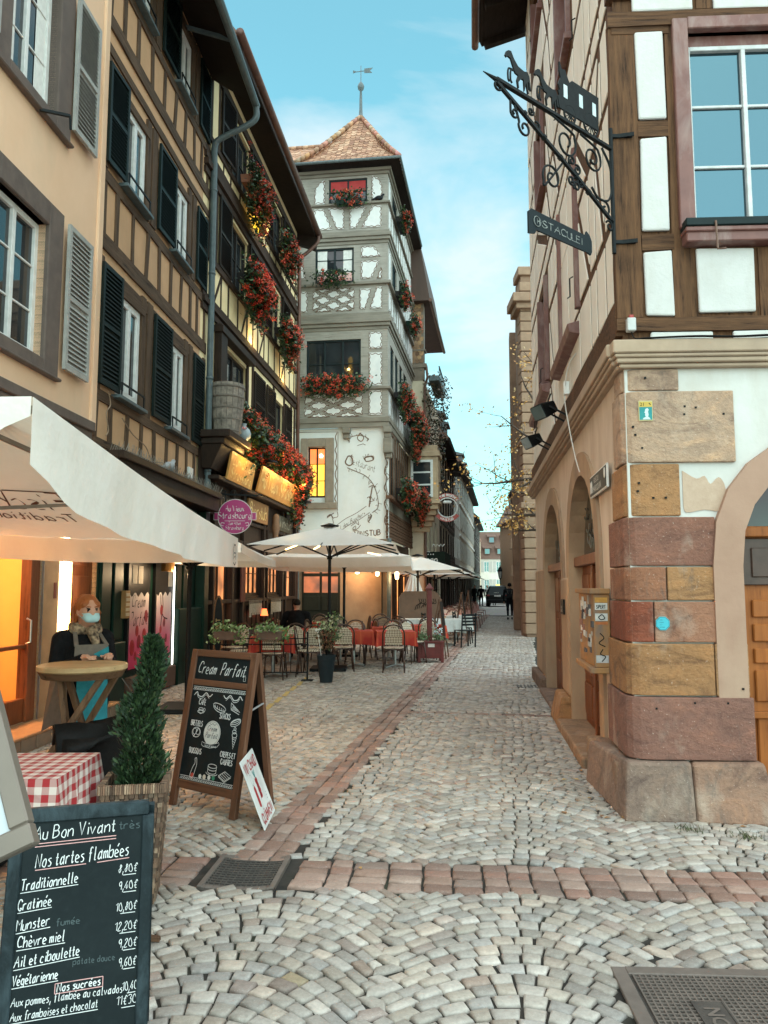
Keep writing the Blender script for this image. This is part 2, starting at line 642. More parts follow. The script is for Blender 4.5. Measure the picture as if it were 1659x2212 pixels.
def sett(P,col,near,h):
    """P: four plan corners (ccw); cushion-topped stone"""
    cx = sum(p[0] for p in P) / 4
    cy = sum(p[1] for p in P) / 4
    o = len(sv)
    def ring(k,z):
        for x,y in P:
            sv.append((cx + (x - cx) * k,cy + (y - cy) * k,z))
    ring(1.0,-0.02)
    ring(1.0,h - 0.010)
    if near:
        ring(0.93,h - 0.002)
        ring(0.72,h + 0.001)
        sv.append((cx + random.uniform(-.01,.01),cy + random.uniform(-.01,.01),h + random.uniform(0.0,0.0035)))
        L = 4
    else:
        ring(0.86,h)
        L = 3
    for k in range(L - 1):
        for i in range(4):
            j = (i + 1) % 4
            sf.append((o + 4 * k + i,o + 4 * k + j,o + 4 * k + 4 + j,o + 4 * k + 4 + i))
            sc.append(col)
    top = o + 4 * (L - 1)
    if near:
        for i in range(4):
            sf.append((top + i,top + (i + 1) % 4,top + 4))
            sc.append(col)
    else:
        sf.append((top,top + 1,top + 2,top + 3))
        sc.append(col)
def octo(P,rnd):
    """jitter and slightly shear a quad"""
    return [(x + random.uniform(-rnd,rnd),y + random.uniform(-rnd,rnd)) for x,y in P]
W,Aq,HH = 1.18,0.40,0.086
dn = Vector((SD[0],SD[1])).normalized()
rn = Vector((dn.y,-dn.x))
for lane in range(-5,6):
    for k in range(0,490):
        n = 13
        row = []
        tw = [0]
        for i in range(n):
            tw.append(tw[-1] + random.uniform(0.82,1.2))
        tw = [(q / tw[-1]) * 2 - 1 for q in tw]
        half = 0.5 * (k % 2) / n
        for i in range(n):
            a0,a1 = tw[i] + half * 0.6,tw[i + 1] + half * 0.6
            ja,jb = ((.09 if (k + lane + e) % 2 else -.09) for e in (0,1))     # courses of neighbouring fans interlock
            a0,a1 = max(-1 + ja,min(1 + jb,a0 * (1.1 if i == 0 else 1))),max(-1 + ja,min(1 + jb,a1 * (1.1 if i == n - 1 else 1)))
            if a1 - a0 < 0.05:
                continue
            q0 = k * HH + 1.2
            def pt(a,q):
                r = (lane + 0.5) * W + a * W / 2 - 0.55
                s = q + Aq * (1 - min(1,abs(a)) ** 1.9)
                p = rn * r + dn * s
                return (p.x,p.y)
            def up(a):                                       # joints stand square to the arc
                sl = -Aq * 1.9 * abs(a) ** 0.9 / (W / 2) * (1 if a > 0 else -1)
                return a if abs(a) > .98 else max(-1,min(1,a - sl * HH / (1 + sl * sl) / (W / 2)))
            P = [pt(a0,q0),pt(a1,q0),pt(up(a1),q0 + HH),pt(up(a0),q0 + HH)]
            if abs(up(a1) - up(a0)) < .04:
                continue
            cx = sum(p[0] for p in P) / 4
            cy = sum(p[1] for p in P) / 4
            if cy < 1.5 or cy > 44 or cx > right_x(cy) + 0.1 or cx < left_x(cy) or abs(cx) > 1.2 + cy * 0.62:
                continue
            if zone(cx,cy) != 'arc':
                continue
            near = cy < 9
            gapx,gapy = (0.905,0.87) if near else (0.89,0.86)
            P = [(cx + (x - cx) * gapx,cy + (y - cy) * gapy) for x,y in P]
            P = octo(P,0.0062 if near else 0.004)
            base = random.choice(GRANITE)
            q = random.random()
            if q < 0.05:
                base = tuple(.5 * a + .5 * b for a,b in zip(random.choice(REDS),base))
            elif q < 0.052:
                base = tuple(x * .9 for x in hexc('#b5a284'))
            v = random.uniform(0.72,1.06)
            warm = 1.0 if cx > strip_x(cy) else 0.95
            sett(P,(base[0] * v,base[1] * v * (0.985 if warm < 1 else 1),base[2] * v * warm),near,random.gauss(0,0.0028))
def course(p,d,nacross,acr,length,along,zn,cols):
    """straight courses laid in rows across a band"""
    d = Vector(d).normalized()
    n = Vector((d.y,-d.x))
    s = 0
    while s < length:
        L = along * random.uniform(0.75,1.3)
        o = 0
        ws = [random.uniform(0.85,1.15) for _ in range(nacross)]
        tot = sum(ws)
        for wq in ws:
            wq = wq / tot * acr
            P = [Vector(p) + d * a + n * b for a,b in ((s,o),(s,o + wq),(s + L,o + wq),(s + L,o))]
            o += wq
            c = sum(P,Vector((0,0))) / 4
            if in_drain(c.x,c.y) or c.x > right_x(c.y) + 0.1 or (zn and zone(c.x,c.y) != zn) or c.y > 46:
                continue
            P = [c + (q - c) * 0.925 for q in P]
            col = random.choice(cols)
            v = random.uniform(0.85,1.12)
            sett(octo([(q.x,q.y) for q in P],0.006),tuple(x * v for x in col),c.y < 10,random.gauss(0,0.003))
        s += L
course((-0.91 - 0.04,4.5),(0.168,1),3,0.34,42,0.17,'strip',REDS)
course((-2.4,4.48 - 0.08 * -1.8 + 0.215),(1,-0.08),4,0.43,6.4,0.165,'cross',REDS)
for yy in (9.95,15.4,19.3,25.0):
    course((strip_x(yy) + 0.3,yy - 0.17 * (strip_x(yy) + .3 - 1) + 0.06),(1,-0.17),1,0.12,6,0.2,None,REDS)
me = bpy.data.meshes.new('setts')
me.from_pydata(sv,[],sf)
ca = me.attributes.new('col','FLOAT_COLOR','FACE')
arr = np.ones((len(sf),4),dtype=np.float32)
arr[:,:3] = np.array(sc,dtype=np.float32)
ca.data.foreach_set('color',arr.ravel())
me.materials.append(SETT)
me.polygons.foreach_set('use_smooth',[True] * len(sf))
o = bpy.data.objects.new('street_paving',me)
COL.objects.link(o)
o['kind'] = 'structure'
# yellow painted terrace line on the setts
mb = MB()
for i in range(7):
    y = 9.6 + i * 0.62
    x = -1.62 + i * 0.035
    mb.box(x,x + 0.07,y,y + 0.5,0.002,0.007)
ob('paint_line',mb,M('yellow_road_paint',(0.55,0.36,0.07),(0.35,0.27,0.14),scale=22,rough=0.8),kind='structure')

# ironwork let into the paving
IRONF = M('cast_iron',(0.075,0.062,0.053),(0.04,0.034,0.03),scale=14,rough=0.6,bump=0.4,bdist=0.004)
RUST = M('worn_cast_iron',(0.16,0.125,0.105),(0.10,0.08,0.068),scale=9,rough=0.6,bump=0.4,bdist=0.004)
t = thing('gully_grate','dished cast iron gully grate sunk in the red stone crossing band','drain',(-0.78,4.485,0),R(-4))
mb = MB()
def dish(x):
    return -0.012 * (1 - (x / 0.21) ** 2) + 0.009
n = 10
for i in range(n):                                           # rim front/back follow the dish
    x0,x1 = -0.21 + 0.42 * i / n,-0.21 + 0.42 * (i + 1) / n
    for yy in (-0.25,0.21):
        mb.hexa([(x0,yy,dish(x0) - .03),(x1,yy,dish(x1) - .03),(x1,yy + .04,dish(x1) - .03),(x0,yy + .04,dish(x0) - .03)],
                [(x0,yy,dish(x0)),(x1,yy,dish(x1)),(x1,yy + .04,dish(x1)),(x0,yy + .04,dish(x0))])
for x in (-0.21,0.18):
    mb.box(x,x + 0.03,-0.25,0.25,-0.04,0.010)
ob('rim',mb,RUST,t,bev=0.003)
mb = MB()
for j in range(12):
    y0 = -0.205 + j * 0.0345
    for i in range(n):
        x0,x1 = -0.18 + 0.36 * i / n,-0.18 + 0.36 * (i + 1) / n
        mb.hexa([(x0,y0,-.0134),(x1,y0,-.0134),(x1,y0 + .017,-.0134),(x0,y0 + .017,-.0134)],
                [(x0,y0,dish(x0) - .004),(x1,y0,dish(x1) - .004),(x1,y0 + .017,dish(x1) - .004),(x0,y0 + .017,dish(x0) - .004)])
for i in range(12):
    x0 = -0.17 + i * 0.03
    mb.box(x0,x0 + 0.007,-0.21,0.21,-.0134,dish(x0) - 0.006)
ob('grille',mb,IRONF,t)
mb = MB()
mb.box(-0.2,0.2,-0.24,0.24,-0.03,-0.0135)
ob('pit_shade',mb,MT['black'],t)  # shallow black slab under the bars, painted darkness in place of a pit

t = thing('manhole_cover','rectangular cast iron manhole cover with raised grid and worn lettering','manhole cover',(1.44,2.96,0),R(-3))
mb = MB()
mb.box(-0.5,0.5,-0.40,0.40,-0.03,-0.004)
ob('cover_plate',mb,IRONF,t)
mb = MB()
for sx in (-1,1):
    mb.box(sx * 0.475 - 0.03,sx * 0.475 + 0.03,-0.40,0.40,-0.01,0.008)
    mb.box(-0.445,0.445,sx * 0.375 - 0.03,sx * 0.375 + 0.03,-0.01,0.008)
ob('rim',mb,RUST,t,bev=0.003)
mb = MB()
for i in range(36):
    x = -0.43 + i * 0.0245
    if abs(x - 0.0) < 0.008:
        continue
    mb.box(x,x + 0.007,-0.345,0.345,-0.005,0.006)
for j in range(29):
    y = -0.34 + j * 0.0243
    mb.box(-0.43,0.43,y,y + 0.007,-0.005,0.0055)
ob('grid',mb,RUST,t)
mb = MB()
lt = MB()
for cx,wd in ((-0.20,'NSDN'),(0.18,'RETIEN')):
    mb.M = Matrix.Translation((cx,-0.02,0))
    mb.box(-0.062,0.062,-0.16,0.16,0.0,0.0075)
    for a,b in ((-0.062,-0.055),(0.055,0.062)):
        mb.box(a,b,-0.16,0.16,0.0075,0.0105)
    text_mb(lt,wd,0.085,align='CENTER',T=lambda x,z,cx=cx: (cx - z + 0.03,-0.02 + x,0.0098),bold=0.002)
mb.M = None
ob_each('name_plate',mb,IRONF,t)
ob('lettering',lt,RUST,t)
t = thing('drain_cover','small slotted drain grate at the foot of the far arch pier','drain',(2.36,12.6,0),R(-7))
mb = MB()
mb.box(-0.2,0.2,-0.2,0.2,-0.02,-0.002,col=(0.2,0.2,0.2))
for i in range(7):
    mb.box(-0.19 + i * 0.057,-0.165 + i * 0.057,-0.18,0.18,-0.002,0.006)
ob('grate',mb,IRONF,t)
t = thing('wood_offcut','small broken piece of brown wood lying on the setts','wood',(-1.06,3.62,0.012),R(-12))
mb = MB()
mb.hexa([(-.045,-.016,-.004),(.05,-.012,-.004),(.045,.016,-.004),(-.04,.018,-.004)],[(-.042,-.015,.02),(.046,-.01,.017),(.043,.015,.015),(-.038,.015,.019)])
ob('offcut',mb,TIMBER('offcut_wood',(0.13,0.07,0.04),(0.05,0.025,0.014),0),t,bev=0.003)

# ------------------------------------------------------------------ facade kit: local x along the wall, z up, -y out to the street
def house(name,label,p,d,cat='house',group=None):
    return thing(name,label,cat,(p[0],p[1],0),math.atan2(d[1],d[0]),group)
def wall(mb,s0,s1,z0,z1,ops=(),y=0.0,rev=0.16,**k):
    xs = sorted({s0,s1,*[v for o in ops for v in o[:2] if s0 < v < s1]})
    zs = sorted({z0,z1,*[v for o in ops for v in o[2:4] if z0 < v < z1]})
    for i in range(len(xs) - 1):
        for j in range(len(zs) - 1):
            cx,cz = (xs[i] + xs[i + 1]) / 2,(zs[j] + zs[j + 1]) / 2
            if any(o[0] < cx < o[1] and o[2] < cz < o[3] for o in ops):
                continue
            mb.quad((xs[i],y,zs[j]),(xs[i + 1],y,zs[j]),(xs[i + 1],y,zs[j + 1]),(xs[i],y,zs[j + 1]),**k)
    for a,b,c,d in [o[:4] for o in ops]:
        for q in (((a,y,c),(a,y,d),(a,y + rev,d),(a,y + rev,c)),((b,y,d),(b,y,c),(b,y + rev,c),(b,y + rev,d)),
                  ((a,y,d),(b,y,d),(b,y + rev,d),(a,y + rev,d)),((b,y,c),(a,y,c),(a,y + rev,c),(b,y + rev,c))):
            mb.quad(*q,**k)
def window(root,a,b,c,d,y=0.11,frame=None,glass=None,nx=2,ny=3,fw=0.055,mw=0.022,casement=True,curtain=None,inside=None,label=None,M_=None):
    mb = MB()
    mb.M = M_
    mb.box(a,a + fw,y - .03,y + .03,c,d)
    mb.box(b - fw,b,y - .03,y + .03,c,d)
    mb.box(a + fw,b - fw,y - .03,y + .03,c,c + fw * 1.15)
    mb.box(a + fw,b - fw,y - .03,y + .03,d - fw,d)
    n = nx
    for i in range(1,n):
        x = a + (b - a) * i / n
        w_ = fw * 0.95 if casement else mw
        mb.box(x - w_ / 2,x + w_ / 2,y - .034,y + .02,c + fw,d - fw)
    for j in range(1,ny):
        z = c + (d - c) * j / ny
        for i in range(n):
            x0 = a + (b - a) * i / n + (fw if i == 0 else fw / 2)
            x1 = a + (b - a) * (i + 1) / n - (fw if i == n - 1 else fw / 2)
            mb.box(x0,x1,y - .015,y + .012,z - mw / 2,z + mw / 2)
    o = ob('window',mb,frame or MT['white_paint'],root,bev=0.004)
    if label:
        o['label'] = label
    g = MB()
    g.M = M_
    g.quad((a + .01,y + .006,c + .01),(b - .01,y + .006,c + .01),(b - .01,y + .006,d - .01),(a + .01,y + .006,d - .01))
    ob('pane',g,glass or MT['glass_dark'],o)
    if curtain:
        cm = MB()
        cm.M = M_
        for s0,s1 in ((a + fw,a + (b - a) * 0.30),(a + (b - a) * 0.72,b - fw)):
            nn = 12
            for i in range(nn):
                x0,x1 = s0 + (s1 - s0) * i / nn,s0 + (s1 - s0) * (i + 1) / nn
                cm.quad((x0,y - .002 - .006 * (i % 2),c + .06),(x1,y - .002 - .006 * ((i + 1) % 2),c + .06),(x1,y - .002 - .006 * ((i + 1) % 2),d - .06),(x0,y - .002 - .006 * (i % 2),d - .06))
        ob('curtain',cm,curtain,o)
    return o
def shutter(root,a,b,c,d,mat,y=-0.045,ang=0,hinge='L',slat=0.058,M_=None,tilt=0.012):
    mb = MB()
    w_ = b - a
    T = Matrix.Translation((a if hinge == 'L' else b,y,0)) @ Matrix.Rotation(R(ang),4,'Z')
    mb.M = (M_ @ T) if M_ is not None else T
    o = 0 if hinge == 'L' else -w_
    st = 0.055
    for x in (o,o + w_ - st):
        mb.box(x,x + st,-.02,.02,c,d)
    for z in (c,(c + d) / 2 - .03,d - .06):
        mb.box(o + st,o + w_ - st,-.018,.018,z,z + 0.06)
    z = c + .075
    while z < d - .075:
        if abs(z - (c + d) / 2) > .05:
            mb.add([(o + st,-.016,z - tilt),(o + w_ - st,-.016,z - tilt),(o + w_ - st,.016,z + slat * .62),(o + st,.016,z + slat * .62),
                    (o + st,-.016,z - tilt + .008),(o + w_ - st,-.016,z - tilt + .008),(o + w_ - st,.016,z + slat * .62 + .008),(o + st,.016,z + slat * .62 + .008)],
                   [(0,1,2,3),(7,6,5,4),(0,4,5,1),(2,6,7,3)])
        z += slat
    mb.box(o + st,o + w_ - st,.012,.0165,c + .05,d - .05)
    return ob('shutter',mb,mat,root)
def tbeam(mb,p,q,w_,y0=-0.03,y1=0.02,jit=0.006,seg=None,**k):
    """a hewn timber drawn on the wall from p to q (x, z); edges wander a little"""
    p,q = Vector(p),Vector(q)
    L = (q - p).length
    n = seg or max(1,int(L / 0.35))
    d = (q - p) / L
    nn = Vector((-d.y,d.x))
    vs,fs = [],[]
    for i in range(n + 1):
        c = p + d * (L * i / n)
        a,b = w_ / 2 + random.uniform(-jit,jit),w_ / 2 + random.uniform(-jit,jit)
        dy = random.uniform(-jit,jit) * .5
        for e,yy in ((a,y0 + dy),(-b,y0 + dy),(-b,y1),(a,y1)):
            s = c + nn * e
            vs.append((s.x,yy,s.y))
    for i in range(n):
        for j in range(4):
            fs.append((i * 4 + j,i * 4 + (j + 1) % 4,i * 4 + 4 + (j + 1) % 4,i * 4 + 4 + j))
    fs += [(3,2,1,0),(n * 4,n * 4 + 1,n * 4 + 2,n * 4 + 3)]
    mb.add(vs,fs,**k)

# materials for the left-hand houses
PEACH = M('peach_plaster',(0.80,0.53,0.35),(0.74,0.475,0.30),scale=1.6,detail=6,rough=0.85,bump=0.35,bscale=45,bdist=0.004,stain=(0.60,0.43,0.28),stain_amt=0.45)
OCHRE = M('ochre_plaster',(0.62,0.365,0.20),(0.52,0.30,0.155),scale=2.6,detail=6,rough=0.85,bump=0.5,bscale=30,bdist=0.008,stain=(0.40,0.25,0.14),stain_amt=0.5)
YELLOW = M('yellow_plaster',(0.86,0.70,0.42),(0.80,0.62,0.34),scale=1.8,detail=5,rough=0.85,bump=0.25,bscale=40,bdist=0.004,stain=(0.55,0.38,0.18),stain_amt=0.35)
BROWNSTONE = M('brown_window_stone',(0.145,0.105,0.085),(0.10,0.072,0.06),scale=7,rough=0.8,bump=0.3,stain=(0.07,0.05,0.04))
GREYSH = M('grey_shutter_paint',(0.38,0.365,0.335),(0.28,0.27,0.25),scale=8,rough=0.6,bump=0.15)
GREENSH = M('dark_green_shutter_paint',(0.016,0.026,0.022),(0.010,0.017,0.015),scale=8,rough=0.5,bump=0.15)
BROWNSH = M('dark_brown_shutter_paint',(0.045,0.03,0.022),(0.026,0.018,0.014),scale=8,rough=0.55,bump=0.15)
TB_V = TIMBER('dark_timber_upright',(0.115,0.070,0.042),(0.045,0.027,0.018),2)
TB_H = TIMBER('dark_timber_rail',(0.12,0.074,0.046),(0.045,0.027,0.018),0)
DKWOOD = TIMBER('stained_shopfront_wood',(0.036,0.020,0.013),(0.014,0.009,0.007),2,rough=0.5,bump=0.2)
REDWOOD = TIMBER('red_brown_door_wood',(0.20,0.062,0.022),(0.10,0.03,0.012),2,rough=0.45,bump=0.2)
WARMSTONE = M('warm_pier_stone',(0.42,0.25,0.13),(0.32,0.18,0.09),scale=5,rough=0.8,bump=0.4)
GREENSHOP = M('bottle_green_shop_paint',(0.012,0.05,0.034),(0.008,0.03,0.022),scale=6,rough=0.4,bump=0.08)
ROOFT = M('old_roof_tiles',(0.22,0.115,0.075),(0.13,0.075,0.055),scale=4,rough=0.85,bump=0.8,bscale=14,bdist=0.03)
SOFFIT = M('dark_soffit_boards',(0.045,0.03,0.023),(0.025,0.017,0.013),scale=5,rough=0.8,bump=0.4,stretch=(6,1,1))
CURTAIN = M('white_net_curtain',(0.75,0.74,0.70),(0.6,0.59,0.56),scale=12,rough=0.9,bump=0.2)

AB_P,AB_D = (-3.75,9.5),(0.058,1.0)
# ---- peach house at the left edge
A = house('peach_house','peach plastered house with grey louvred shutters and a lit shop doorway',AB_P,AB_D)
opsA = [(-2.2,-1.22,7.02,8.75),(-2.28,-1.28,4.14,5.68),(-4.1,-1.02,0.17,2.75),(-0.62,-0.3,0.9,2.55),(-0.3,0.38,0.17,2.6)]
mb = MB()
wall(mb,-9,0.0,3.0,12.5,opsA[:2])
mb.quad((-9,0,12.5),(0,0,12.5),(0,6,12.5),(-9,6,12.5))
mb.quad((-9,6,0),(-9,0,0),(-9,0,12.5),(-9,6,12.5))
ob('wall',mb,PEACH,A)
mb = MB()
mb.box(-0.02,0.12,-0.035,0.03,3.6,12.5)
ob('corner_pilaster',mb,PEACH,A,bev=0.01)
mb = MB()
wall(mb,-9,0.4,0,3.0,opsA[2:],rev=0.2)
ob('shop_wall',mb,WARMSTONE,A)
mb = MB()
for (a,b,c,d),t_ in ((opsA[0],.33),(opsA[1],.33)):
    mb.box(b,b + t_,-.05,.10,c - .14,d + .28)
    mb.box(a - t_,a,-.05,.10,c - .14,d + .28)
    mb.box(a,b,-.05,.10,d,d + .28)
    mb.box(a,b,-.05,.10,c - .14,c)
    mb.box(a - t_ - .03,b + t_ + .03,-.085,.0,c - .18,c - .143)
ob_each('window_surround',mb,BROWNSTONE,A,bev=0.012)
mb = MB()
mb.box(-9,-.03,-.10,.03,3.56,3.68)
mb.box(-9,-.03,-.06,.03,3.45,3.56)
ob('string_course',mb,BROWNSTONE,A,bev=0.01)
window(A,*opsA[0],nx=2,ny=3,glass=MT['glass_dark'],fw=0.07,curtain=CURTAIN)
window(A,*opsA[1],nx=2,ny=3,fw=0.07)
shutter(A,-0.90,-0.29,7.06,8.80,GREYSH,y=-.085)
shutter(A,-0.90,-0.29,4.13,5.88,GREYSH,y=-.085)
shutter(A,-3.08,-2.5,7.06,8.80,GREYSH,y=-.085)
shutter(A,-3.15,-2.57,4.13,5.88,GREYSH,y=-.085)
mb = MB()
mb.bar((-1.62,-.05,6.84),(-1.46,-.32,6.86),.03,.03)
mb.bar((-1.46,-.32,6.86),(-1.46,-.33,6.70),.02,.02)
ob('iron_bracket',mb,MT['iron'],A)
mb = MB()
for i in range(6):
    mb.box(-4.4,0.34,-0.40 + .001 * i,0.02,0.145,0.17) if i == 0 else None
mb.box(-4.4,0.34,-0.38,0.0,0.0,0.145)
ob('threshold_step',mb,M('terracotta_step',(0.45,0.24,0.11),(0.33,0.17,0.08),scale=6,rough=0.6),A,bev=0.006)
mb = MB()
for i in range(16):
    mb.box(-4.38 + i * .295,-4.10 + i * .295,-0.392,-0.38,0.012,0.14)
ob('riser_tiles',mb,M('grey_riser_tiles',(0.22,0.155,0.11),(0.15,0.11,0.08),scale=5,rough=0.5),A,bev=0.004)
# the lit shop behind the open door
ROOM = M('shop_room_plaster',(0.72,0.43,0.13),(0.66,0.37,0.10),scale=2,rough=0.8,bump=0.05)
mb = MB()
mb.quad((-5,3.2,0),(0.3,3.2,0),(0.3,3.2,3.0),(-5,3.2,3.0))
mb.quad((-5,.21,0),(-5,3.2,0),(-5,3.2,3),(-5,.21,3))
mb.quad((0.3,3.2,0),(0.3,.21,0),(0.3,.21,3),(0.3,3.2,3))
mb.quad((-5,.21,2.95),(.3,.21,2.95),(.3,3.2,2.95),(-5,3.2,2.95))
ob('shop_room',mb,ROOM,A)
mb = MB()
mb.quad((-5,.0,.165),(.3,.0,.165),(.3,3.2,.165),(-5,3.2,.165))
ob('shop_floor',mb,TIMBER('red_shop_floor',(0.42,0.13,0.04),(0.22,0.06,0.02),0,rough=0.35,bump=0.1),A)
mb = MB()
mb.box(-1.1,-.45,2.6,3.15,.17,1.05)
mb.box(-1.05,-.5,2.95,3.15,1.85,2.3)
mb.box(-2.1,-1.35,2.7,3.15,.17,.95)
ob('counter',mb,M('black_shop_counter',(0.03,0.02,0.016),scale=6,rough=0.4),A,bev=0.01)
mb = MB()
text_mb(mb,'MI',.11,-.95,.86,y=2.59)
text_mb(mb,'CAFE',.11,-1.0,.66,y=2.59)
ob('counter_lettering',mb,M('sand_lettering',(0.5,0.33,0.15)),A)
mb = MB()
mb.box(-1.04,-.55,2.75,3.15,1.72,1.85)
mb.box(-1.0,-.8,2.7,2.8,1.05,1.35)
ob('wall_shelf',mb,M('cream_shop_shelf',(0.6,0.5,0.35),scale=6),A)
mb = MB()
for a,b in ((-1.20,-1.02),(-2.55,-2.4)):
    mb.box(a,b,.02,.14,.17,2.75)
mb.box(-2.4,-1.2,.04,.12,2.6,2.75)
mb.box(-2.4,-1.2,.05,.11,.17,.42)
mb.box(-2.4,-1.2,.05,.11,.95,.99)
o_ = ob('shop_door',mb,REDWOOD,A,bev=0.006)
mb = MB()
mb.box(-1.02,-1.0,-.02,.04,.17,2.75)
mb.tube([(-1.26,.02,1.0),(-1.26,-.03,1.02),(-1.26,-.03,1.25),(-1.26,.02,1.27)],.012)
ob('door_pull',mb,M('steel_pull',(0.5,0.48,0.45),metal=0.9,rough=0.3),o_)
mb = MB()
mb.box(-.3,.38,.06,.11,.17,2.6)
for z0,z1 in ((.3,1.0),(1.12,1.75),(1.87,2.45)):
    mb.box(-.2,.28,.045,.06,z0,z1)
ob('panelled_door',mb,REDWOOD,A,bev=0.008)
mb = MB()
mb.quad((-.62,.10,.9),(-.3,.10,.9),(-.3,.10,2.55),(-.62,.10,2.55))
o_ = ob('blind_window',mb,EMIT('lit_cream_blind',(1.0,0.62,0.22),1.1,vary=0.25,scale=6),A)
mb = MB()
mb.box(-.40,-.35,.02,.07,.95,2.52)
ob('light_tube',mb,EMIT('light_tube_glow',(1.0,0.80,0.48),9.0),o_,bev=0.012,seg=2)
mb = MB()
mb.box(-.68,-.24,-.05,.12,.86,.895)
ob('window_shelf',mb,MT['black'],A)
mb = MB()
mb.box(-.74,-.69,-.012,0,1.48,1.66)
ob('menu_slip',mb,M('dark_menu_slip',(0.22,0.05,0.03)),A)
ld = bpy.data.lights.new('shop_lamp','POINT')
ld.energy,ld.color,ld.shadow_soft_size = 110,(1.0,0.60,0.27),0.25
lo = bpy.data.objects.new('shop_lamp',ld)
COL.objects.link(lo)
lo.parent = A
lo.location = (-1.7,1.3,2.6)
ld = bpy.data.lights.new('tube_lamp','AREA')
ld.energy,ld.color,ld.shape,ld.size,ld.size_y = 34,(1.0,0.66,0.32),'RECTANGLE',0.06,1.5
lo = bpy.data.objects.new('tube_lamp',ld)
COL.objects.link(lo)
lo.parent = A
lo.location = (-.375,-.02,1.7)
lo.rotation_euler = (R(90),0,0)

# ---- ochre half-timbered house
B = house('ochre_timbered_house','ochre half-timbered house with dark green shutters above a green snack shop',AB_P,AB_D)
rows = [(4.25,5.68),(7.28,8.50),(10.30,11.45)]
wins = [(0.76,1.53),(2.84,3.54)]
opsB = [(a,b,c,d) for c,d in rows for a,b in wins]
mb = MB()
wall(mb,0.12,4.86,3.4,11.9,opsB,y=0.01)
ob('wall',mb,OCHRE,B)
tv,th = MB(),MB()
for z,w_ in ((3.50,.10),(4.12,.14),(5.86,.16),(6.20,.22),(7.12,.16),(8.93,.13),(9.33,.20),(10.16,.14),(11.62,.16)):
    tbeam(th,(0.12,z),(4.84,z),w_,y0=-.02)
for z0,z1 in ((3.55,4.06),(6.31,7.04),(9.43,10.09)):
    for s in (0.17,0.62,1.17,1.74,2.28,2.82,3.36,3.88,4.30,4.72):
        tbeam(tv,(s + random.uniform(-.03,.03),z0),(s + random.uniform(-.04,.04),z1),random.uniform(.08,.11),y0=-.014)
for c,d in rows:
    z0,z1 = c - .06,d + .3
    for s,w_ in ((0.17,.1),(1.64,.16),(1.90,.22),(3.66,.18),(3.93,.2),(4.74,.14)):
        tbeam(tv,(s,z0),(s,z1),w_,y0=-.028)
    for a,b in wins:
        tbeam(th,(a - .08,d + .06),(b + .1,d + .06),.12,y0=-.04)
ob('timber_posts',tv,TB_V,B)
ob('timber_rails',th,TB_H,B)
BOXGREY = M('grey_window_stone',(0.30,0.22,0.16),(0.22,0.16,0.12),scale=6)
for c,d in rows:
    for a,b in wins:
        o_ = window(B,a,b,c,d,y=0.025,nx=2,ny=1,fw=0.10)
        mb = MB()
        mb.box(a - .12,b + .12,-.13,.03,c - .07,c - .02)
        ob('sill',mb,MT['zinc'],o_,bev=0.006)
        mb = MB()
        mb.bar((a - .03,-.10,c + .16),(b + .03,-.10,c + .16),.022)
        for x in (a - .02,b + .02):
            mb.bar((x,-.10,c - .03),(x,-.10,c + .17),.018)
        ob('guard_rail',mb,MT['black'],o_)
    shutter(B,0.12,0.72,c,d + .2,GREENSH,y=-.05,ang=-2)
    shutter(B,2.04,2.80,c,d + .2,GREENSH,y=-.05,ang=-1)
    shutter(B,4.04,4.70,c,d + .2,GREENSH,y=-.05,ang=1)
mb = MB()                                                   # roof and eaves
mb.add([(-.1,-.85,11.25),(4.9,-.85,11.25),(4.9,.05,11.85),(-.1,.05,11.85)],[(0,1,2,3)])
ob('soffit',mb,SOFFIT,B)
mb = MB()
mb.hexa([(-.1,-.92,11.28),(4.92,-.92,11.28),(4.92,5,17),(-.1,5,17)],[(-.1,-.92,11.36),(4.92,-.92,11.36),(4.92,5,17.1),(-.1,5,17.1)])
ob('roof',mb,ROOFT,B)
mb = MB()
mb.tube([(-.2,-.90,11.29),(4.95,-.90,11.24)],.075,10)
mb.bar((1.2,-.88,11.25),(1.4,.02,11.62),.05,.07)
mb.bar((3.1,-.88,11.25),(3.2,.02,11.62),.05,.07)
ob('gutter',mb,MT['zinc'],B)
mb = MB()
mb.tube(smoothpts([(4.90,-.90,11.22),(4.92,-.90,10.98),(4.90,-.72,10.80),(4.85,-.22,10.52),(4.84,-.10,10.36),(4.84,-.10,10.0)],5) + [Vector((4.86,-.10,3.2)),Vector((4.86,-.10,0.05))],.062,10)
for z in (9.4,7.7,5.6,3.8):
    mb.tube([(4.85,-.1,z),(4.85,-.1,z + .05)],.072,10)
o_ = ob('downpipe',mb,MT['zinc'],B,smooth=True)
mb = MB()
for i in range(22):
    x = 2.6 + i * .1
    mb.bar((x,-.60,11.66),(x - .05,-.72,11.9),.012)
ob('snow_guard',mb,MT['zinc'],B)
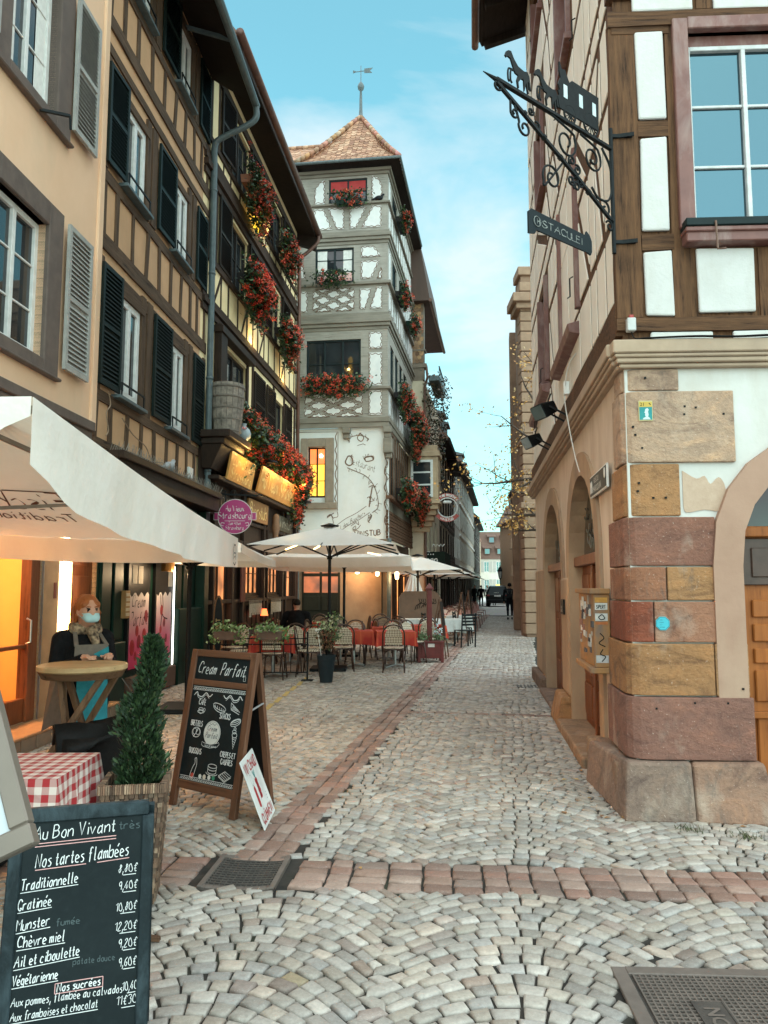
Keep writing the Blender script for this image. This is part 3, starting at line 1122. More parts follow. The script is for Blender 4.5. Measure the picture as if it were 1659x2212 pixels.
# shop canopy with pigeon spikes
mb = MB()
mb.box(.1,4.78,-.42,.02,3.26,3.36)
mb.box(.1,4.78,-.36,.02,3.02,3.26)
mb.box(.1,4.78,-.40,.02,2.55,2.64)
ob('shop_canopy',mb,DKWOOD,B,bev=0.008)
mb = MB()
for i in range(230):
    x = .15 + 4.6 * i / 230
    yy = -.40 + .1 * (i % 3)
    mb.bar((x,yy,3.36),(x + random.uniform(-.04,.04),yy - random.uniform(.0,.05),3.47),.0045)
ob('bird_spikes',mb,M('spike_steel',(0.32,0.28,0.24),metal=0.4,rough=0.5),B)
mb = MB()
mb.box(.38,4.78,-.02,.3,0,3.02)
ob('shop_front',mb,GREENSHOP,B)
mb = MB()
for a,b in ((.42,.72),(.82,1.12),(3.35,3.62),(3.72,4.1)):
    mb.box(a,b,-.06,-.02,.9,2.9)
    mb.box(a,b,-.05,-.02,.1,.8)
mb.box(3.25,4.5,-.16,-.02,0,1.25)
mb.box(4.5,4.76,-.20,-.02,0,3.0)
mb.box(.40,1.2,-.09,-.02,0,.86)
ob_each('shop_panel',mb,GREENSHOP,B,bev=0.01)
mb = MB()
mb.box(1.3,3.2,-.14,-.02,0.02,.34)
ob('plinth',mb,M('brown_plinth',(0.11,0.055,0.035),scale=5),B,bev=0.012)
mb = MB()
mb.box(1.28,2.12,-.07,-.02,.42,2.0)
mb.box(2.34,3.12,-.07,-.02,.42,2.0)
ob_each('poster_case',mb,MT['black'],B)
# posters: photo-like pink fruit panel built as flat print
m,t = newmat('pink_fruit_poster')
sep = t.n('ShaderNodeSeparateXYZ')
t.l(t.tc.outputs['Object'],sep.inputs[0])
mr = t.n('ShaderNodeMapRange')
mr.inputs['From Min'].default_value,mr.inputs['From Max'].default_value = .45,1.5
t.l(sep.outputs['Z'],mr.inputs['Value'])
t.setp(Base_Color=t.ramp(mr.outputs[0],[(0.0,(0.55,0.03,0.10)),(0.35,(0.60,0.09,0.18)),(0.65,(0.62,0.36,0.38)),(1.0,(0.66,0.60,0.57))]),Roughness=0.3)
POSTER = m
for a,b in ((1.34,2.06),(2.40,3.06)):
    mb = MB()
    n = 14
    pts = [(a,.45),(b,.45)] + [(b - (b - a) * i / n,1.5 + .035 * math.sin(i * 1.35)) for i in range(n + 1)]
    mb.prism(pts,-.076,-.071)
    p_ = ob('poster',mb,POSTER,B)
    fr = MB()
    for cx,cz,r in ([(1.45,.75,.1),(1.62,.98,.07),(1.7,.82,.085),(1.9,.9,.09),(1.96,1.18,.08),(1.58,.62,.06)] if a < 2 else [(2.62,1.25,.07),(2.75,1.05,.06),(2.6,.95,.05),(2.85,.8,.06)]):
        k = 14
        fr.prism([(cx + r * .8 * math.cos(6.283 * i / k),cz + r * 1.15 * math.sin(6.283 * i / k)) for i in range(k)],-.079 - r * .01,-.0765,col=random.choice([(0.42,.02,.03),(0.25,.015,.03),(.5,.05,.06)]))
    ob('fruit_print',fr,ATTR('fruit_print',0.35,.5,14),p_)
mb = MB()
hand(mb,'Cream',1.38,1.32,.17,y=-.078,w=.008,slant=.28,sx=.62,pen=(.6,.6))
hand(mb,'Parfait',1.35,1.06,.19,y=-.078,w=.009,slant=.28,sx=.58,pen=(.6,.6))
line(mb,[(2.55,1.5),(2.6,1.3),(2.7,1.15),(2.9,1.1)],.01,y=-.078,rnd=True)
line(mb,[(2.65,1.5),(2.68,1.3),(2.62,1.1),(2.55,.8)],.012,y=-.078,rnd=True)
ob('poster_lettering',mb,M('poster_ink',(0.05,0.012,0.015)),B)
mb = MB()
for x,z in ((1.40,1.66),(1.62,1.66),(2.92,1.62)):
    mb.box(x,x + .18,-.078,-.071,z,z + .26)
o_ = ob_each('notice_sheet',mb,M('notice_paper',(0.55,0.5,0.42)),B)
mb = MB()
mb.box(1.06,1.22,-.12,-.06,1.18,1.56)
ob('card_holder',mb,M('wood_card_holder',(0.36,0.2,0.07)),B)
mb = MB()
for j in range(5):
    mb.box(1.08,1.20,-.128,-.121,1.21 + .068 * j,1.255 + .068 * j)
ob('cards',mb,M('cards',(0.6,0.5,0.35)),B)
mb = MB()
mb.tube([(3.18,-.08,.35),(3.18,-.08,1.95)],.014,8)
ob('light_strip',mb,EMIT('white_light_strip',(1,.95,.85),1.6),B)
mb = MB()
mb.box(1.1,3.75,-.22,-.14,1.98,2.45)
o_ = ob('sandwich_board',mb,MT['black'],B)
mb = MB()
hand(mb,'SANDWICHS',1.2,2.03,.3,y=-.224,w=.02,sx=.92)
ob('sandwich_lettering',mb,M('blue_neon_paint',(0.04,0.42,0.55)),o_)
mb = MB()
mb.lathe([(.10,1.85),(.10,2.12),(.095,2.13)],14,c=(2.22,-.3,0))
ob('wall_lamp',mb,M('brass_lamp',(0.32,0.17,0.05),metal=.7,rough=.4),B,smooth=False)
mb = MB()
mb.box(3.9,4.12,-.06,.0,3.55,3.75)
ob('junction_box',mb,MT['white_paint'],B,bev=.01)
mb = MB()
for z0,pts in ((0,[(.42,4.2),(.5,4.05),(.38,3.9),(.46,3.7),(.4,3.6)]),(1,[(.9,3.95),(1.3,3.8),(1.8,3.72),(2.1,3.55),(2.7,3.6),(3.4,3.5),(3.9,3.62)])):
    mb.tube([(p.x,-.05,p.y) for p in smoothpts(pts,4)],.008,5)
ob('cable',mb,M('old_cable',(0.3,0.2,0.13)),B)
ld = bpy.data.lights.new('snack_lamp','POINT')
ld.energy,ld.color,ld.shadow_soft_size = 9,(1.0,0.7,0.4),0.08
lo = bpy.data.objects.new('snack_lamp',ld)
COL.objects.link(lo)
lo.parent = B
lo.location = (2.22,-.42,1.82)

# ---- yellow restaurant house
C_P,C_D = (-3.47,14.3),(0.098,1.0)
CH = house('yellow_restaurant_house','yellow half-timbered restaurant house with brown shutters and gilded sign boards',C_P,C_D)
TBC_V = TIMBER('brown_black_timber_upright',(0.05,0.031,0.022),(0.024,0.015,0.011),2,bump=0.4)
TBC_H = TIMBER('brown_black_timber_rail',(0.055,0.034,0.024),(0.024,0.015,0.011),0,bump=0.4)
opsC = [(1.45,2.85,10.62,11.95),(4.85,6.2,10.62,11.95),(1.45,2.84,8.2,9.6),(4.8,6.1,8.2,9.6),(1.15,2.9,5.1,6.65),(5.52,6.6,5.1,6.65)]
mb = MB()
wall(mb,-.32,8.15,3.3,12.5,opsC)
wall(mb,0,1.0,3.3,12.5,y=0,M_=None) if False else None
mb.quad((8.15,0,0),(8.15,3,0),(8.15,3,12.5),(8.15,0,12.5))
ob('wall',mb,YELLOW,CH)
tv,th = MB(),MB()
for z,w_,y0 in ((6.98,.12,-.05),(7.12,.10,-.09),(7.24,.10,-.05),(9.72,.12,-.05),(9.88,.12,-.10),(10.04,.12,-.06),(10.20,.1,-.03),(12.1,.2,-.05),(8.08,.13,-.05),(10.52,.12,-.04)):
    tbeam(th,(-.3,z),(8.1,z),w_,y0=y0,jit=.004)
for z0,z1 in ((7.3,8.02),(10.25,10.5)):
    for s in (.3,.9,1.4,2.1,2.85,3.35,3.8,4.4,4.85,5.5,6.1,6.7,7.3,7.9):
        tbeam(tv,(s,z0),(s,z1),.065,y0=-.014)
    if z0 < 8:
        for s in (.9,2.85,4.4,6.7):
            tbeam(tv,(s - .45,z0),(s,z1),.065,y0=-.014)
for z0,z1 in ((8.1,9.66),(10.5,12.05)):
    for s in (.1,.55,1.43,2.88,3.75,4.75,6.15,7.2,7.95):
        tbeam(tv,(s,z0),(s,z1),.085,y0=-.014)
for z0,z1 in ((3.4,6.9),):
    for s in (.3,1.1,2.95,3.4,5.45,6.65,7.55,8.0):
        tbeam(tv,(s,z0),(s,z1),.14)
ob('timber_posts',tv,TBC_V,CH)
ob('timber_rails',th,TBC_H,CH)
FRD = M('dark_window_frame',(0.05,0.035,0.028),scale=8,rough=0.5)
MT['glass_warm'] = GLASS('window_glass_warm',(0.045,0.024,0.012),0.5)
for o_ in opsC:
    window(CH,*o_,y=.10,frame=FRD,nx=2,ny=2,glass=MT['glass_dark'],fw=.07)
for z0,z1 in ((10.58,12.0),(8.15,9.66)):
    for a,b in ((.62,1.42),(2.88,3.66),(3.9,4.75),(6.2,7.1)):
        shutter(CH,a,b,z0,z1,BROWNSH,y=-.05,ang=random.choice([0,-4]))
for a,b in ((3.43,4.42),(4.62,5.5),(6.68,7.5)):
    shutter(CH,a,b,5.3,6.75,BROWNSH,y=-.05)
mb = MB()
mb.hexa([(-.3,-.6,12.42),(8.4,-.6,12.42),(8.4,4.5,19.5),(-.3,4.5,19.5)],[(-.3,-.6,12.52),(8.4,-.6,12.52),(8.4,4.5,19.6),(-.3,4.5,19.6)])
ob('roof',mb,ROOFT,CH)
mb = MB()
mb.hexa([(-.3,-.57,12.34),(8.38,-.57,12.34),(8.38,.05,12.48),(-.3,.05,12.48)],[(-.3,-.57,12.40),(8.38,-.57,12.40),(8.38,.05,12.6),(-.3,.05,12.6)])
mb.hexa([(8.18,-.56,11.95),(8.40,-.56,11.95),(8.40,.1,12.2),(8.18,.1,12.2)],[(8.18,-.6,12.5),(8.40,-.6,12.5),(8.40,.1,12.9),(8.18,.1,12.9)])
ob('eaves_boards',mb,SOFFIT,CH)
COPPER = M('brown_copper_gutter',(0.16,0.075,0.05),(0.09,0.045,0.035),scale=5,rough=0.5,metal=.3)
mb = MB()
mb.tube([(-.3,-.66,12.50),(8.42,-.66,12.44)],.085,10)
ob('gutter',mb,COPPER,CH,smooth=True)
mb = MB()
mb.tube(smoothpts([(8.2,-.66,12.4),(8.2,-.62,12.15),(8.14,-.3,11.8),(8.1,-.10,11.6),(8.1,-.10,11.0)],4) + [Vector((8.1,-.10,.1))],.055,8)
ob('downpipe',mb,COPPER,CH,smooth=True)
# oriel shelf that carries the barrel
mb = MB()
mb.box(-.28,1.2,-.62,0,4.42,4.56)
mb.box(-.22,1.12,-.5,0,4.30,4.42)
mb.hexa([(-.1,-.2,3.85),(1.0,-.2,3.85),(1.0,0,3.85),(-.1,0,3.85)],[(-.2,-.45,4.3),(1.1,-.45,4.3),(1.1,0,4.3),(-.2,0,4.3)])
mb.box(1.2,7.9,-.20,0,4.42,4.56)
ob('oriel_shelf',mb,DKWOOD,CH,bev=.012)
mb = MB()
mb.box(.55,.95,-.16,.0,4.56,6.9)
mb.box(.5,3.0,-.2,0,6.72,6.86)
ob('window_casing',mb,DKWOOD,CH,bev=.01)
# timber restaurant front
mb = MB()
ops = [(2.65,4.25,1.42,2.45),(4.75,6.25,1.42,2.45),(.55,1.7,.1,2.6),(6.75,7.85,1.3,2.5)]
wall(mb,-.32,8.15,0,4.4,ops,y=-.04,rev=.16)
ob('restaurant_front',mb,DKWOOD,CH)
mb = MB()
for s in (.1,.5,1.75,2.55,4.35,4.68,6.32,6.7,7.95):
    mb.box(s - .06,s + .06,-.13,-.04,0,4.0)
for z in (.32,1.28,2.55,3.02,3.66):
    mb.box(0,8.1,-.12 if z != 3.66 else -.34,-.04,z,z + .08)
for s in (2.7,3.1,3.5,3.9,4.8,5.2,5.6,6.0):
    mb.box(s,s + .3,-.07,-.04,.5,1.2)
ob('front_framing',mb,DKWOOD,CH,bev=.01)
LITW = EMIT('lamplit_room',(1.0,0.34,0.10),0.55,vary=0.85,scale=2.6)
for a,b,c,d in ops:
    o_ = window(CH,a,b,c,d,y=.04,frame=DKWOOD,glass=LITW,nx=4 if b - a > 1.2 else 2,ny=2,fw=.06)
mb = MB()
mb.box(2.3,2.62,-.15,-.12,1.3,2.4)
ob('menu_panel',mb,M('red_menu_panel',(0.17,0.035,0.02),(0.09,0.02,0.012),scale=12),CH)
for a in (2.95,4.95):
    mb = MB()
    n = 10
    for i in range(n):
        x0,x1 = a + 1.1 * i / n,a + 1.1 * (i + 1) / n
        zb = .98 + .05 * (i % 2) - .04 * (i in (0,n - 1))
        mb.quad((x0,-.15 - .02 * (i % 2),zb),(x1,-.15 - .02 * ((i + 1) % 2),zb),(x1,-.15 - .02 * ((i + 1) % 2),1.24),(x0,-.15 - .02 * (i % 2),1.24))
        mb.box(x0 + .02,x0 + .05,-.152,-.148,1.24,1.32)
    ob('lace_curtain',mb,M('lace',(0.5,0.43,0.34),(0.3,0.22,0.15),scale=30),CH)
# gilded boards
GOLDB = M('gilded_sign_board',(0.62,0.30,0.07),(0.5,0.22,0.045),scale=3,rough=0.5,bump=0.1)
GOLDL = M('gold_leaf_letters',(0.85,0.62,0.24),(0.75,0.5,0.16),scale=6,rough=0.4,bump=0.05)
def board(name,s0,s1,z0,z1,y0,y1,mat,words,size,lx,lz,lmat,pen=(.5,.75),sx=.72,w_=.018):
    mb = MB()
    mb.hexa([(s0,y0,z0),(s1,y0,z0),(s1,y0 + .05,z0),(s0,y0 + .05,z0)],[(s0,y1,z1),(s1,y1,z1),(s1,y1 + .05,z1),(s0,y1 + .05,z1)])
    o_ = ob(name,mb,mat,CH,bev=.008)
    mb = MB()
    for k,wd in enumerate(words):
        fit(mb,wd,lx,s1 - (lx - s0),lz - k * size * 1.3,size,y=0,w=w_,pen=pen,T=lambda x,z: (x,y0 + (y1 - y0) * (z - z0) / (z1 - z0) - .006,z))
    ob('lettering',mb,lmat,o_)
board('sign_board',2.68,6.85,3.76,4.34,-.36,-.5,GOLDB,['Au Vieux Strasbourg'],.34,2.8,3.90,GOLDL,sx=.88,w_=.028)
board('sign_board',.45,2.2,3.72,4.28,-.36,-.46,GOLDB,['Zum alten','Strassburg'],.2,.6,4.04,GOLDL,sx=.8,w_=.018)
board('sign_board',2.68,4.45,3.14,3.62,-.16,-.18,M('amber_board',(0.36,0.17,0.06),scale=4),['Bierstub'],.30,2.82,3.24,GOLDL,sx=.85,w_=.02)
board('sign_board',5.5,7.2,3.10,3.5,-.16,-.18,M('olive_board',(0.085,0.07,0.04),scale=4),['Winstub'],.27,5.65,3.2,M('pale_letters',(.5,.46,.36)),sx=.9,w_=.018)
board('sign_board',.5,1.7,3.05,3.45,-.16,-.18,M('dark_board',(0.05,0.035,0.025),scale=4),['CAFE'],.25,.68,3.14,M('pale_letters_b',(.3,.24,.17)),sx=1.0,w_=.015)
ob('carved_figure',MB().lathe([(.02,2.66),(.09,2.75),(.07,2.95),(.11,3.1),(.08,3.25),(.09,3.38),(.05,3.46)],10,c=(4.95,-.24,0)),M('carved_wood',(0.2,0.11,0.06),scale=12),CH,smooth=True)
for s,z in ((2.9,4.02),(6.95,3.55)):
    mb = MB()
    mb.lathe([(.02,.06),(.13,.03),(.15,0),(.14,-.012)],14,c=(s,-.62,z + .42))
    mb.tube([(s,-.05,z + .5),(s,-.62,z + .48)],.012)
    o_ = ob('sign_lamp',mb,MT['black'],CH)
for sx_,zz in ((1.2,4.36),(3.6,4.40),(4.9,4.42),(6.1,4.42)):
    ld = bpy.data.lights.new('sign_lamp_glow','POINT')
    ld.energy,ld.color,ld.shadow_soft_size = 7.5,(1.0,0.58,0.16),0.05
    lo = bpy.data.objects.new('sign_lamp_glow',ld)
    COL.objects.link(lo)
    lo.parent = CH
    lo.location = (sx_,-.72,zz)
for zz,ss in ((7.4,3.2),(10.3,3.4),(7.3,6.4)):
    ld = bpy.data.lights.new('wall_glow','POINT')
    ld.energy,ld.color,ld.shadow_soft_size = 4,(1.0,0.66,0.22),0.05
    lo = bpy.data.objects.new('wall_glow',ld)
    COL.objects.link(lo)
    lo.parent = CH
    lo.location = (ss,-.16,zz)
mb = MB()
mb.lathe([(.11,0),(.09,.35),(.10,.7),(.05,.78)],10,c=(3.02,-.16,10.15),cap=True)
mb.box(2.9,3.14,-.22,-.1,10.05,10.16)
ob('yellow_wall_lantern',mb,EMIT('yellow_lantern_glow',(1.0,0.58,0.04),0.75,base=(.6,.4,.05)),CH,smooth=True)

# ---- grey timbered tower house
D_O,D_D = (0.12,23.3),(1.0,-0.13)
D = house('grey_timbered_tower_house','grey half-timbered tower house with painted mural and pointed tiled roof',D_O,D_D)
rel = math.atan2(1.0,0.16) - math.atan2(-0.13,1.0)
MS = Matrix.Rotation(rel,4,'Z')
GREYT = TIMBER('grey_painted_timber',(0.33,0.305,0.265),(0.22,0.20,0.175),0,rough=0.7,bump=0.3)
GREYD = M('grey_brown_moulding',(0.24,0.21,0.17),(0.16,0.14,0.11),scale=6,rough=0.7,bump=0.3,stretch=(.3,1,1))
WPAN = M('white_infill',(0.72,0.72,0.70),(0.62,0.63,0.62),scale=5,rough=0.8,bump=0.15)
ORN = M('brown_ornament_paint',(0.16,0.085,0.05))
TEAL = M('dark_teal_frame',(0.028,0.045,0.048),(0.018,0.03,0.032),scale=8,rough=0.5)
mb = MB()
W4 = [(-2.62,-.86,7.9,9.46),(-2.36,-1.10,11.34,12.5),(-1.93,-.67,14.0,14.82)]
wall(mb,-4.2,0,6.6,15.1,W4,y=0)
mb.M = MS
WS = [(.55,1.35,7.9,9.4),(1.6,2.4,7.9,9.4),(2.65,3.45,7.9,9.4),(3.7,4.5,7.9,9.4),(1.0,2.0,11.4,12.45),(2.6,3.6,11.4,12.45),(1.0,2.2,13.95,14.8),(.9,1.75,4.5,6.0),(2.1,2.95,4.5,6.0),(3.3,4.15,4.5,6.0)]
wall(mb,0,6.65,6.6,15.1,WS[:7],y=0)
mb.M = None
ob('wall',mb,GREYT,D)
mb = MB()
wall(mb,-4.2,.02,3.1,6.62,[(-2.55,-1.98,4.42,6.02)],y=.12)
MURALW = M('white_mural_wall',(0.74,0.75,0.74),(0.66,0.68,0.67),scale=2.2,rough=0.85,bump=0.15,stain=(0.62,0.55,0.45),stain_amt=.25)
ob('mural_wall',mb,MURALW,D)
def panel(wm,om,poly,M_=None,k=random):
    """white infill field with a wandering painted border"""
    n = len(poly)
    cx,cz = sum(p[0] for p in poly) / n,sum(p[1] for p in poly) / n
    wm.M = om.M = M_
    wm.prism(poly,-.012,.002)
    ins = [(cx + (x - cx) * .90,cz + (z - cz) * .90) for x,z in poly]
    for i in range(n):
        a,b = Vector(ins[i]),Vector(ins[(i + 1) % n])
        L = (b - a).length
        m_ = max(3,int(L / .09))
        nn = Vector((-(b - a).y,(b - a).x)) / max(L,1e-4)
        pts = [a + (b - a) * j / m_ + nn * (.022 * (1 if j % 2 else -.6) + random.uniform(-.008,.008)) for j in range(m_ + 1)]
        line(om,[(p.x,p.y) for p in pts],.011,y=-.0145,rnd=True)
    thin = [(cx + (x - cx) * .985,cz + (z - cz) * .985) for x,z in poly]
    line(om,thin + [thin[0]],.006,y=-.0145)
    wm.M = om.M = None
wm,om = MB(),MB()
for a,b,c,d in ((-.6,-.18,9.12,9.66),(-.6,-.18,7.92,9.0),(-.6,-.18,6.98,7.78)):
    panel(wm,om,[(a,c),(b,c),(b,d),(a,d)])
for (x0,x1,z0,z1) in ((-2.66,-.80,6.96,7.70),(-2.42,-1.08,10.40,11.14)):
    ux,uz = (x1 - x0) / 4,(z1 - z0) / 4
    g = .8
    for i,j in ((1,2),(2,1),(2,3),(3,2)):
        cx,cz = x0 + ux * i,z0 + uz * j
        panel(wm,om,[(cx - ux * g,cz),(cx,cz - uz * g),(cx + ux * g,cz),(cx,cz + uz * g)])
    for j in (1,3):
        cz = z0 + uz * j
        panel(wm,om,[(x0,cz - uz * g),(x0 + ux * g,cz),(x0,cz + uz * g)])
        panel(wm,om,[(x1,cz - uz * g),(x1,cz + uz * g),(x1 - ux * g,cz)])
    for i in (1,3):
        cx = x0 + ux * i
        panel(wm,om,[(cx - ux * g,z0),(cx + ux * g,z0),(cx,z0 + uz * g)])
        panel(wm,om,[(cx - ux * g,z1),(cx,z1 - uz * g),(cx + ux * g,z1)])
for poly in ([(-.86,12.14),(-.2,12.14),(-.45,12.5),(-.86,12.5)],[(-.86,11.42),(-.52,11.42),(-.26,12.02),(-.86,12.02)],[(-.34,11.42),(-.2,11.42),(-.2,11.8)],
             [(-.9,10.42),(-.72,10.42),(-.52,11.1),(-.9,11.1)],[(-.58,10.42),(-.18,10.42),(-.18,11.14),(-.36,11.14)],
             [(-3.0,11.5),(-2.66,11.5),(-2.8,12.1),(-3.0,12.1)],[(-2.98,10.4),(-2.6,10.4),(-2.6,11.1),(-2.98,11.1)],
             [(-.52,14.04),(-.18,14.04),(-.18,14.5),(-.3,14.78),(-.52,14.88)],[(-2.4,14.0),(-2.06,14.0),(-2.06,14.84),(-2.26,14.74),(-2.4,14.5)],
             [(-2.42,13.12),(-1.8,13.12),(-2.1,13.85),(-2.42,13.85)],[(-1.66,13.12),(-1.42,13.12),(-1.42,13.85),(-1.96,13.85)],[(-1.24,13.12),(-1.02,13.12),(-.68,13.85),(-1.24,13.85)],[(-.86,13.12),(-.2,13.12),(-.2,13.85),(-.5,13.85)]):
    panel(wm,om,poly)
for z0,z1 in ((6.98,7.75),(10.42,11.1),(11.4,12.45),(13.12,13.85),(14.0,14.85)):
    for i in range(11):
        a = .15 + i * .58
        if any(a < o[1] and a + .4 > o[0] and z0 < o[3] and z1 > o[2] for o in WS[:7]):
            continue
        panel(wm,om,[(a,z0),(a + .42,z0),(a + .42,z1),(a,z1)],MS)
ob('white_infill',wm,WPAN,D)
ob('painted_border',om,ORN,D)
mb = MB()
def moulding(z0,z1,outs):
    n = len(outs)
    for i,o in enumerate(outs):
        a,b = z0 + (z1 - z0) * i / n,z0 + (z1 - z0) * (i + 1) / n
        mb.box(-4.2,o,-o,.02,a + .002,b - .002)
        mb.M = MS
        mb.box(o * .0 + .004,6.6,-o,.02,a + .002,b - .002)
        mb.M = None
moulding(9.74,10.3,(.02,.07,.12,.08,.05))
moulding(12.58,13.02,(.03,.08,.12,.06))
moulding(6.6,6.92,(.03,.06))
moulding(7.80,7.88,(.10,))
moulding(11.22,11.31,(.10,))
moulding(13.91,13.98,(.08,))
moulding(14.9,15.1,(.05,.12))
ob('mouldings',mb,GREYD,D,bev=.008)
mb = MB()
for x in (-1.32,-.02):
    mb.box(x - .13,x + .13,-.06,.14,6.42,6.6)
    mb.box(x - .10,x + .10,.0,.14,6.25,6.42)
mb.box(-.14,.14,-.04,.16,5.78,6.25)
mb.box(-.10,.12,.04,.16,5.62,5.78)
ob_each('carved_bracket',mb,GREYD,D,bev=.02)
MT['red_curtain'] = M('red_curtain',(0.5,0.03,0.03),scale=6)
for o_,nx,ny in zip(W4,(3,2,2),(2,3,2)):
    w_ = window(D,*o_,y=.07,frame=TEAL,nx=nx,ny=ny,fw=.06,mw=.03,curtain=CURTAIN if ny == 3 else None)
mb = MB()
mb.quad((-1.87,.05,14.42),(-.73,.05,14.42),(-.73,.05,14.78),(-1.87,.05,14.78))
ob('red_blind',mb,M('red_blind',(0.45,0.035,0.03),(0.33,0.02,0.02),scale=5),D)
mb = MB()
mb.quad((-2.3,.055,11.4),(-1.16,.055,11.4),(-1.16,.055,11.68),(-2.3,.055,11.68))
ob('pink_valance',mb,M('pink_valance',(0.62,0.22,0.2),(0.7,0.5,0.45),scale=14),D)
for o_ in WS:
    window(D,*o_,y=.07 if o_[2] > 7 else .14,frame=TEAL,nx=2,ny=2,fw=.06,M_=MS)
mb = MB()                                                    # side wall first floor
mb.M = MS
wall(mb,.0,6.65,3.1,6.62,WS[7:],y=.06)
ob('side_wall',mb,GREYD,D)
mb = MB()
mb.M = MS
for i in range(12):
    mb.box(.15 + i * .55,.25 + i * .55,.02,.06,4.5,6.55)
for i in range(9):
    mb.box(0,6.6,.0 + .012 * (i % 2),.06,3.12 + i * .1,3.2 + i * .1)
mb.box(-.02,6.6,-.12,.06,4.35,4.45)
ob('side_boarding',mb,TIMBER('brown_side_boards',(0.14,0.075,0.045),(0.07,0.04,0.026),0),D)
# lit window and its painted stone surround
mb = MB()
mb.box(-2.55 - .22,-2.55,.0,.12,4.25,6.3)
mb.box(-1.98,-1.72,.0,.12,4.25,6.3)
mb.box(-2.55,-1.98,.0,.12,6.02,6.3)
mb.box(-2.95,-1.6,-.04,.12,4.05,4.25)
ob('window_surround',mb,M('painted_stone_surround',(0.30,0.235,0.175),(0.22,0.17,0.125),scale=6),D,bev=.012)
mlit = EMIT('lit_amber_room',(1.0,0.47,0.04),0.85,vary=0.2,scale=2)
o_ = window(D,-2.55,-1.98,4.42,6.02,y=.16,frame=MT['black'],glass=mlit,nx=2,ny=3,fw=.05,mw=.02)
mb = MB()
mb.quad((-2.5,.155,5.5),(-2.03,.155,5.5),(-2.03,.155,5.97),(-2.5,.155,5.97))
ob('orange_blind',mb,EMIT('orange_blind',(1.0,0.20,0.03),0.6,vary=.3),o_)
mb = MB()
mb.lathe([(.001,-.06),(.05,-.035),(.055,0),(.04,.04),(.001,.06)],10,c=(-2.14,.13,5.75),cap=False)
ob('ceiling_globe',mb,EMIT('globe_glow',(1,.8,.5),6),o_,smooth=True)
# mural line work
mb = MB()
yM = .112
fit(mb,'Restaurant',-1.22,-.42,5.50,.24,y=yM,w=.008,slant=.2,T=lambda x,z: (x,yM,z - (x + 1.22) * .40),pen=(.3,.8))
vine = smoothpts([(-1.30,5.35),(-1.0,5.22),(-.72,5.08),(-.5,4.85),(-.36,4.5),(-.32,4.1),(-.5,3.92)],6)
line(mb,[(p.x,p.y) for p in vine],.012,y=yM)
for i in range(2,len(vine) - 1,2):
    p = vine[i]
    a = random.uniform(0,6.28)
    L = random.uniform(.07,.16)
    line(mb,[(p.x,p.y),(p.x + L * .6 * math.cos(a),p.y + L * .6 * math.sin(a) + .02),(p.x + L * math.cos(a + .3),p.y + L * math.sin(a + .3))],.007,y=yM,rnd=True)
for cx,cz,r in ((-.95,6.22,.28),(-.62,5.62,.13)):
    pts = [(cx + r * (1.1 + .1 * math.sin(9 * q)) * math.cos(q),cz + r * .6 * math.sin(q) * (1 if r < .2 else .9)) for q in [(-.3 + 3.9 * i / 22) for i in range(23)]]
    line(mb,pts,.011,y=yM,rnd=True)
    for q in pts[::2]:
        line(mb,[q,(q[0] + random.uniform(-.06,.06),q[1] + random.uniform(.02,.09))],.007,y=yM)
line(mb,[(-.9,6.45),(-.98,6.28),(-.86,6.18),(-.78,6.3),(-.9,6.45)],.014,y=yM,rnd=True)
line(mb,[(-.98,6.05),(-.8,6.1),(-.72,6.06)],.009,y=yM)
line(mb,[(-.74,5.66),(-.5,5.7),(-.48,5.58),(-.7,5.54),(-.74,5.66)],.016,y=yM,rnd=True)
line(mb,[(-1.28,5.72),(-1.36,5.52),(-1.24,5.42),(-1.12,5.5),(-1.18,5.7),(-1.28,5.72)],.02,y=yM,rnd=True)
line(mb,[(-1.14,5.76),(-1.2,5.7)],.012,y=yM)
ban = [(-1.62,3.36),(-1.3,3.6),(-.95,3.78),(-.62,4.0)]
for o in (-.07,.13):
    line(mb,[(a - o * .5,b + o) for a,b in ban],.008,y=yM,rnd=True)
fit(mb,"L'Anc Bouchers",-1.50,-.72,3.38,.14,y=yM,w=.007,T=lambda x,z: (x,yM,z + (x + 1.52) * .62),pen=(.3,.8))
for cx,cz,s in ((-1.72,3.75,1.0),(-.62,3.75,.6),(-.55,4.35,.55),(-1.02,3.5,.7)):
    for q in range(6):
        a = random.uniform(0,6.28)
        line(mb,[(cx,cz + .2 * s * math.sin(q)),(cx + .14 * s * math.cos(a),cz + .16 * s * math.sin(a)),(cx + .22 * s * math.cos(a + .6),cz + .26 * s * math.sin(a + .6))],.009,y=yM,rnd=True)
line(mb,[(-.50,4.75),(-.56,4.4),(-.6,4.1)],.02,y=yM,rnd=True)
line(mb,[(-.62,4.72),(-.5,4.78),(-.38,4.72)],.013,y=yM)
side = [(-.08 + .05 * math.sin(i * 1.9),3.3 + i * .155) for i in range(17)]
line(mb,side,.016,y=yM,rnd=True)
line(mb,[(x + .07 * (1 if i % 2 else .3),z + .05) for i,(x,z) in enumerate(side)],.008,y=yM,rnd=True)
line(mb,[(-1.66 + .03 * math.sin(i * 2.3),4.1 + i * .14) for i in range(18)],.014,y=yM,rnd=True)
line(mb,[(-1.60,4.0),(-1.60,6.5),(-3.1,6.52)],.010,y=yM)
fit(mb,'WINSTUB',-1.05,-.22,3.2,.17,y=yM,w=.014,T=lambda x,z: (x,yM,z + (x + .6) * .08))
ob('mural_drawing',mb,M('mural_sepia',(0.20,0.12,0.08),(0.14,0.08,0.05),scale=20),D)
